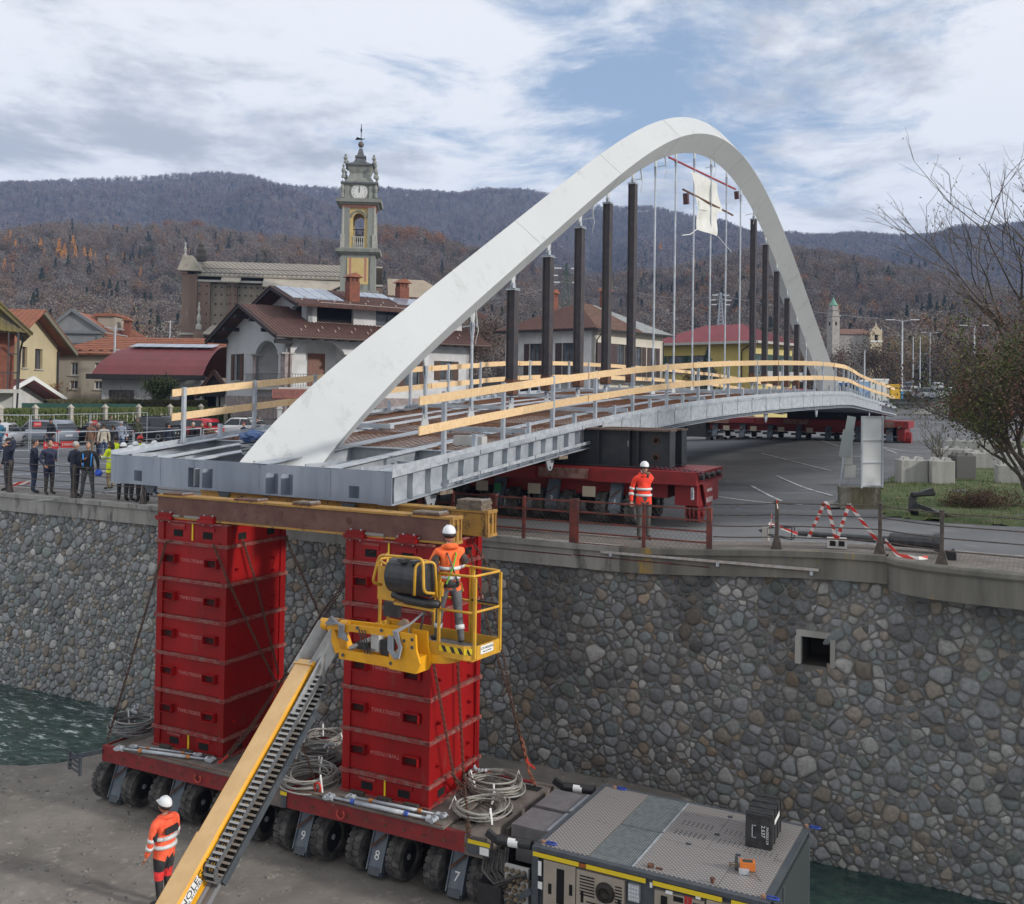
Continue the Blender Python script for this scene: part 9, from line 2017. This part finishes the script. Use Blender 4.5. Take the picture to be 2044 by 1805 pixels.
for j,(px,dep)in enumerate(((890,88),(915,92),(940,90),(1350,96))):tree('garden_bush',gpx(px,dep,0),3.6,2.2,1300,mat('brown_hedge_leaves',(.10,.065,.035),(.07,.06,.03),2,.95),barkd,70+j,['brown garden bush left of the dark shelter','brown garden bush under the eaves of the dark shelter','brown garden bush right of the dark shelter','brown garden bush at the corner of the white house'][j],None,.11,.08)
hedge_l=mat('cypress_hedge_leaves',(.055,.085,.02),(.085,.10,.03),1.5,.9);hedge_b=mat('brown_hedge',(.075,.06,.03),(.055,.055,.022),1.5,.95)
def hedge(a,c,h,wd,m,label,n=5000):
 a,c=Vector(a),Vector(c);a.z=c.z=0;L=(c-a).length;r=empty('hedge',place(a,atan2((c-a).y,(c-a).x)),label,'hedge');b=MB();b.bx(0,L,-wd/2+.12,wd/2-.12,0,h-.1);b.obj('stems',mat('hedge_core',(.02,.026,.01),rough=1),r);b=MB();rnd=random.Random(int(L*10))
 for k in range(n):
  f=rnd.random();x=rnd.random()*L;s=rnd.uniform(.05,.14)
  p=Vector((x,-wd/2+rnd.uniform(-.04,.14),rnd.random()*h))if f<.7 else Vector((x,rnd.uniform(-wd/2,wd/2),h+rnd.uniform(-.12,.06)))
  u=Vector((rnd.uniform(-.6,.6),rnd.uniform(-.4,.4),1)).normalized();v=u.cross(Vector((rnd.uniform(-.5,.5),1,rnd.uniform(-.3,.3)))).normalized();b.add([p-u*s,p+v*s*.5,p+u*s,p-v*s*.5],[(0,1,2,3)])
 b.obj('foliage',m,r,fix=False);return r
hA,hB_=at(-70,780,62),at(452,780,84);hedge(hA,hB_,2.0,1.0,hedge_l,'long clipped green hedge behind the white garden fence on the left',16000)
hedge(at(92,780,80),at(410,780,91),2.45,.8,hedge_b,'brown topped hedge behind the green one, in front of the hall',8000);hedge(at(745,780,74),at(870,780,82),2.2,1.,hedge_l,'green hedge seen under the arch beside the small house',3000)
fe=empty('garden_fence',place(Vector((hA.x,hA.y,0)),atan2(hB_.y-hA.y,hB_.x-hA.x)),'old white garden fence of slender pickets between pointed concrete pillars','fence');LF=(Vector((hB_.x,hB_.y,0))-Vector((hA.x,hA.y,0))).length;cream_f=mat('cream_concrete',(.42,.39,.33),(.32,.30,.26),4,.9)
FMi=fe.matrix_world.inverted()
for px in(-12,58,129,198,265,328,390,440):
 d=ray(px,780);A2_,B2_=Vector((hA.x,hA.y)),Vector((hB_.x,hB_.y));e=B2_-A2_;dd=Vector((d.x,d.y));t=(A2_.x*dd.y-A2_.y*dd.x)/(e.y*dd.x-e.x*dd.y);x=t*LF
 b=MB();b.bx(x-.12,x+.12,-.72,-.48,0,2.1);b.bx(x-.17,x+.17,-.77,-.43,2.1,2.17);b.box((x,-.6,2.27),(.30,.30,.20),taper=.1);b.obj('pillar',cream_f,fe)
npk=int(LF/.28);pk=MB();pk.bx(-.03,.03,-.60,-.56,.35,1.75);pk.bx(-.055,.055,-.61,-.55,1.45,1.55);pkm=pk.mesh('picket',cream_f)
for k in range(npk):link('picket',pkm,fe,Matrix.Translation((.1+k*.28,random.choice((.08,.12,.16,.22)),random.uniform(-.1,.05))))
b=MB();b.bx(0,LF,-.75,-.45,0,.32);b.obj('rail',cream_f,fe)
gf=empty('green_screen_fence',place(Vector((at(60,780,72).x,72,0)),.50),'dark green screening cloth on a fence above the hedge near the garage','fence');b=MB();b.bx(-.5,7.5,0,.05,.6,2.35);b.obj('cloth',mat('dark_green_cloth',(.012,.05,.04),(.018,.065,.05),3,.8),gf)
def wire(p,q,label,sag=1.0,r=.03):
 p,q=Vector(p),Vector(q);b=MB();b.tube([p+(q-p)*t-Vector((0,0,sag*4*t*(1-t)))for t in np.linspace(0,1,13)],r,3,caps=False);tag(b.obj('power_line',mat('wire_grey',(.25,.26,.27),rough=.5),None,fix=False),label,'cable','overhead cables in the distance')
def pylon(px,pyb,pyt,dep,label,m):
 s=F/dep;P=at(px,pyb,dep);Hh=(pyb-pyt)/s;r=empty('lattice_pylon',place(P),label,'pylon','lattice pylons');b=MB();w0,w1=Hh*.085,Hh*.018
 n=9
 for i in range(n):
  a,c=i/n,(i+1)/n;wa,wc=w0+(w1-w0)*a,w0+(w1-w0)*c;za,zc=Hh*a,Hh*c
  for(sx,sy,tx,ty)in((-1,-1,1,-1),(1,-1,1,1),(1,1,-1,1),(-1,1,-1,-1)):b.bar((sx*wa,sy*wa,za),(sx*wc,sy*wc,zc),.16);b.bar((sx*wa,sy*wa,za),(tx*wc,ty*wc,zc),.10);b.bar((tx*wa,ty*wa,za),(sx*wc,sy*wc,zc),.10)
 for(zf_2,L_)in((.93,.17),(.78,.24),(.64,.20)):b.bar((-Hh*L_,0,Hh*zf_2),(0,0,Hh*(zf_2+.03)),.18);b.bar((Hh*L_,0,Hh*zf_2),(0,0,Hh*(zf_2+.03)),.18)
 b.obj('lattice',m,r);b=MB()
 for(zf_2,L_)in((.93,.17),(.78,.24),(.64,.20)):
  for s_2 in(-1,1):b.bx(s_2*Hh*L_-.9,s_2*Hh*L_+.9,-.1,.1,Hh*zf_2-.25,Hh*zf_2+.05)
 b.obj('insulator',mat('lamp_head_grey',(.6,.62,.64)),r)
pylon(1129,625,528,260,'green lattice pylon with pale insulators rising left of the struts',mat('green_pylon_steel',(.06,.10,.07),rough=.7));pylon(1438,650,584,330,'grey lattice pylon between the hangers and the yellow villa',galv)
wire(at(950,600,240),at(1129,560,260),'thin cable running to the green pylon');wire(at(1129,540,260),at(1438,592,330),'thin cable between the two pylons',3);wire(at(1438,590,330),at(1960,640,420),'thin cable running right from the grey pylon across the woods',3,.05);wire(at(1660,737-45,150),at(2100,745-50,150),'thin cable crossing the right hand trees above the parked cars',1,.02)
def hut(px,py,w_,h,label,m=None):
 P=hill_at(px,py);dep=(P-CAM).dot(FW);s=dep/F;r=empty('hillside_house',place(P,.3),label,'house','small houses on the hillside');b=MB();b.bx(-w_*s/2,w_*s/2,0,w_*s*.7,-2,h*s*.6);b.obj('wall',m or plaster,r);b=MB();b.prism([(-w_*s*.6,h*s*.6),(w_*s*.6,h*s*.6),(0,h*s*1.05)],-.4,w_*s*.75,'y');b.obj('roof',mat('grey_far_roof',(.14,.13,.13),rough=.9),r);b=MB();b.bx(-w_*s*.2,-w_*s*.05,-.06,0,h*s*.15,h*s*.42);b.bx(w_*s*.12,w_*s*.27,-.06,0,h*s*.15,h*s*.42);b.obj('window',glassb,r)
hut(40,597,22,9,'low white house in a clearing on the left hillside');hut(1341,610,16,9,'white house with a balcony between the first hangers');hut(1362,612,12,9,'left one of two joined white houses on the slope above the yellow villa');hut(1374,613,12,9,'right one of two joined white houses on the slope above the yellow villa');hut(1410,634,16,6,'long low grey shed on the slope');hut(905,685-40,20,8,'small orange roofed house seen just right of the arch',beige_w)
def thicket():
 rnd=random.Random(77);lf=[mat('thicket_dead_leaves',(.12,.07,.045),(.09,.055,.035),5,.9),mat('thicket_green_leaves',(.10,.12,.03),(.07,.085,.025),5,.8),mat('thicket_red_leaves',(.15,.06,.045),rough=.9)];tw_=mat('thicket_bark',(.085,.07,.06),(.12,.105,.09),6,.95)
 def bush(P,label,stems,L0,spread,nleaf,drift,dens,cat='tree',lv_=5,mixg=.3,ls=.035):
  r=empty('bare_thicket_tree' if cat=='tree' else 'bramble_bush',place(P),label,cat);b=MB();tips=[]
  def br(p,d,L,rad,lv):
   q=[p]
   for i in range(4):d=(d+Vector((rnd.uniform(-.2,.2),rnd.uniform(-.2,.2),rnd.uniform(-.12,.14)))+Vector(drift)*.05).normalized();p=p+d*L/4;q.append(p)
   b.tube(q,[rad,rad*.9,rad*.78,rad*.66,rad*.5],5 if lv<2 else 3,caps=False);tips.extend(q[2:])
   if lv>=lv_ or L<.12:return
   for k in range(rnd.choice((2,3,3))):a=rnd.random()*6.3;s=rnd.uniform(.3,.8);br(q[rnd.choice((2,3,4))],(d+Vector((cos(a)*s,sin(a)*s*.8,rnd.uniform(-.1,.25)))).normalized(),L*rnd.uniform(.55,.8),rad*.58,lv+1)
  for k in range(stems):a=rnd.random()*6.3;br(Vector((rnd.uniform(-.3,.3),rnd.uniform(-.3,.3),-.1)),(Vector((cos(a)*spread,sin(a)*spread*.6,1))+Vector(drift)).normalized(),L0*rnd.uniform(.8,1.15),.045*L0/1.6,0)
  b.obj('branches',tw_,r,fix=False);cs=[MB(),MB(),MB()]
  for k in range(nleaf):
   p=rnd.choice(tips)+Vector((rnd.gauss(0,1),rnd.gauss(0,1),rnd.gauss(0,1)))*dens
   g=1 if MN.noise(p*.9+P)*.5+.5<mixg+rnd.uniform(-.08,.08)else(2 if rnd.random()<.15 else 0);s=ls*rnd.uniform(.5,1.3);u=Vector((rnd.uniform(-1,1),rnd.uniform(-1,1),rnd.uniform(-1,1))).normalized();v=u.cross(Vector((rnd.uniform(-1,1),rnd.uniform(-1,1),1))).normalized();cs[g].add([p-u*s,p+v*s*.55,p+u*s,p-v*s*.55],[(0,1,2,3)])
  for c,m,nm in zip(cs,lf,('dead_leaves','green_leaves','red_leaves')):
   if c.f:o=c.obj(nm,m,r,fix=False)
  return r
 G_=lambda px,py:ong(px,py)
 bush(at(2240,960,30),'tall bare tree with long arching branches at the right edge against the sky',7,3.9,.34,1500,(-.34,0,.28),.12,lv_=5,mixg=.25)
 bush(at(2170,960,29),'bare arching tree with clinging brown leaves in front of the far cars',6,2.6,.5,4200,(-.3,0,.08),.14,lv_=5,mixg=.35)
 bush(at(2075,985,27),'dense leafy thicket with ivy at the right edge',9,2.1,.7,11000,(-.12,0,.0),.22,lv_=4,mixg=.55,ls=.045)
 bush(at(2140,985,26),'dense brown thicket filling the right edge of the verge',9,2.2,.75,11000,(-.12,0,.0),.22,lv_=4,mixg=.45,ls=.045)
 bush(at(2010,900,36),'tangled shrub behind the stacking blocks',8,1.7,.85,6000,(-.2,0,-.02),.24,lv_=4,mixg=.4,ls=.05)
 bush(G_(1958,1012),'low dark mound of brambles on the grass verge',12,.42,1.6,5200,(0,0,-.35),.10,'shrub',4,.42,.028)
 bush(G_(1925,1012),'left part of the low bramble mound on the verge',9,.34,1.6,2600,(-.2,0,-.4),.08,'shrub',4,.42,.026)
 bush(G_(1880,935),'thin shrub with yellow green leaves between the blocks and the parking lot',5,1.0,.5,500,(-.3,0,.1),.06,'shrub',4,.6,.035)
thicket()
bz=lambda v,px,py:(MB_.inverted()@onplane(px,py,MB_@Vector((.30,0,0)),MB_.to_3x3()@Vector((1,0,0))))
bn=empty('hanging_sheet',MB_@Matrix.Translation((.36,26.5,9)),'white plastic sheet blowing between the hangers, tied to a red and a dark bar','sheet');nI=Matrix.Translation((-.36,-26.5,-9))
def sheetp(corners,name,seed):
 b=MB();P=[Vector(bz(0,*c))for c in corners];n=14;vs=[]
 for j in range(n+1):
  for i in range(n+1):
   s,t=i/n,j/n;p=(P[0]*(1-s)+P[1]*s)*(1-t)+(P[3]*(1-s)+P[2]*s)*t;p.x+=.05*sin(s*5+t*2+seed)+.03*sin(t*7+s*2);vs.append(p)
 b.add(vs,[(j*(n+1)+i,j*(n+1)+i+1,(j+1)*(n+1)+i+1,(j+1)*(n+1)+i)for j in range(n)for i in range(n)]);b.obj(name,mat('white_plastic_sheet',(.66,.66,.62),(.58,.58,.54),1.5,.6),bn,True,nI,fix=False)
sheetp([(1379,342),(1432,366),(1440,425),(1392,418)],'sheet',0);sheetp([(1393,400),(1430,420),(1430,472),(1391,458)],'sheet',2)
for(c0,c1,m,nm)in(((1335,314),(1468,378),mat('red_bar',(.30,.02,.02),rough=.5),'red_bar'),((1363,378),(1463,430),rust_m,'dark_bar')):
 b=MB();b.bar(bz(0,*c0),bz(0,*c1),.07);b.obj(nm,m,bn,M=nI)
b=MB();q=Vector(bz(0,1369,386));b.bar(q,q+Vector((0,.1,-.5)),.22);q=Vector(bz(0,1470,382));b.bar(q,q+Vector((0,.1,-.4)),.2);b.obj('ratchet',mat('dark_rust_ratchet',(.08,.03,.03)),bn,M=nI)
b=MB();b.tube([bz(0,1391,458),bz(0,1378,468),bz(0,1362,470)],.02,4);b.tube([bz(0,1433,472),bz(0,1460,503)],.02,4);b.obj('cord',white_m,bn,M=nI)
tp=empty('tarpaulin_bundle',MB_@Matrix.Translation((-.55,1.0,2.0)),'bundle of grey cable under a crumpled blue tarpaulin at the foot of the arch','bundle');b=MB()
for k in range(9):b.tube([(.25*cos(a)*(1+.04*k)-.05,.16*sin(a)-.05,.05+.03*k+.05*sin(a+k))for a in np.linspace(0,6.28,18)],.02,5)
b.obj('cable',mat('pale_grey_cable',(.30,.31,.33),rough=.5),tp,True);b=MB();bm_=bmesh.new();bmesh.ops.create_icosphere(bm_,subdivisions=3,radius=1)
for v in bm_.verts:n_=.12*MN.noise(v.co*2.5)+.07*MN.noise(v.co*7);v.co=Vector((v.co.x*.42*(1+n_*2),v.co.y*.30*(1+n_*2),.40+v.co.z*.15*(1+n_*3)))
b.add([tuple(v.co)for v in bm_.verts],[tuple(q.index for q in f.verts)for f in bm_.faces]);bm_.free();b.obj('tarpaulin',mat('blue_tarpaulin',(.025,.06,.16),(.04,.085,.21),4,.5),tp)
hz=MB();hz.bx(-3300,3300,-60,2950,-9,560);hz=hz.obj('haze',None if False else bpy.data.materials.new('haze_air'));hm_=hz.data.materials[0];hm_.use_nodes=True;nt=hm_.node_tree;nt.nodes.clear();vo=nt.nodes.new('ShaderNodeVolumePrincipled');vo.inputs['Color'].default_value=(.42,.60,1,1);vo.inputs['Density'].default_value=.00015;vo.inputs['Anisotropy'].default_value=0;ou=nt.nodes.new('ShaderNodeOutputMaterial');nt.links.new(vo.outputs[0],ou.inputs['Volume']);hz['kind']='stuff';hz['label']='thin bluish haze filling the valley air';
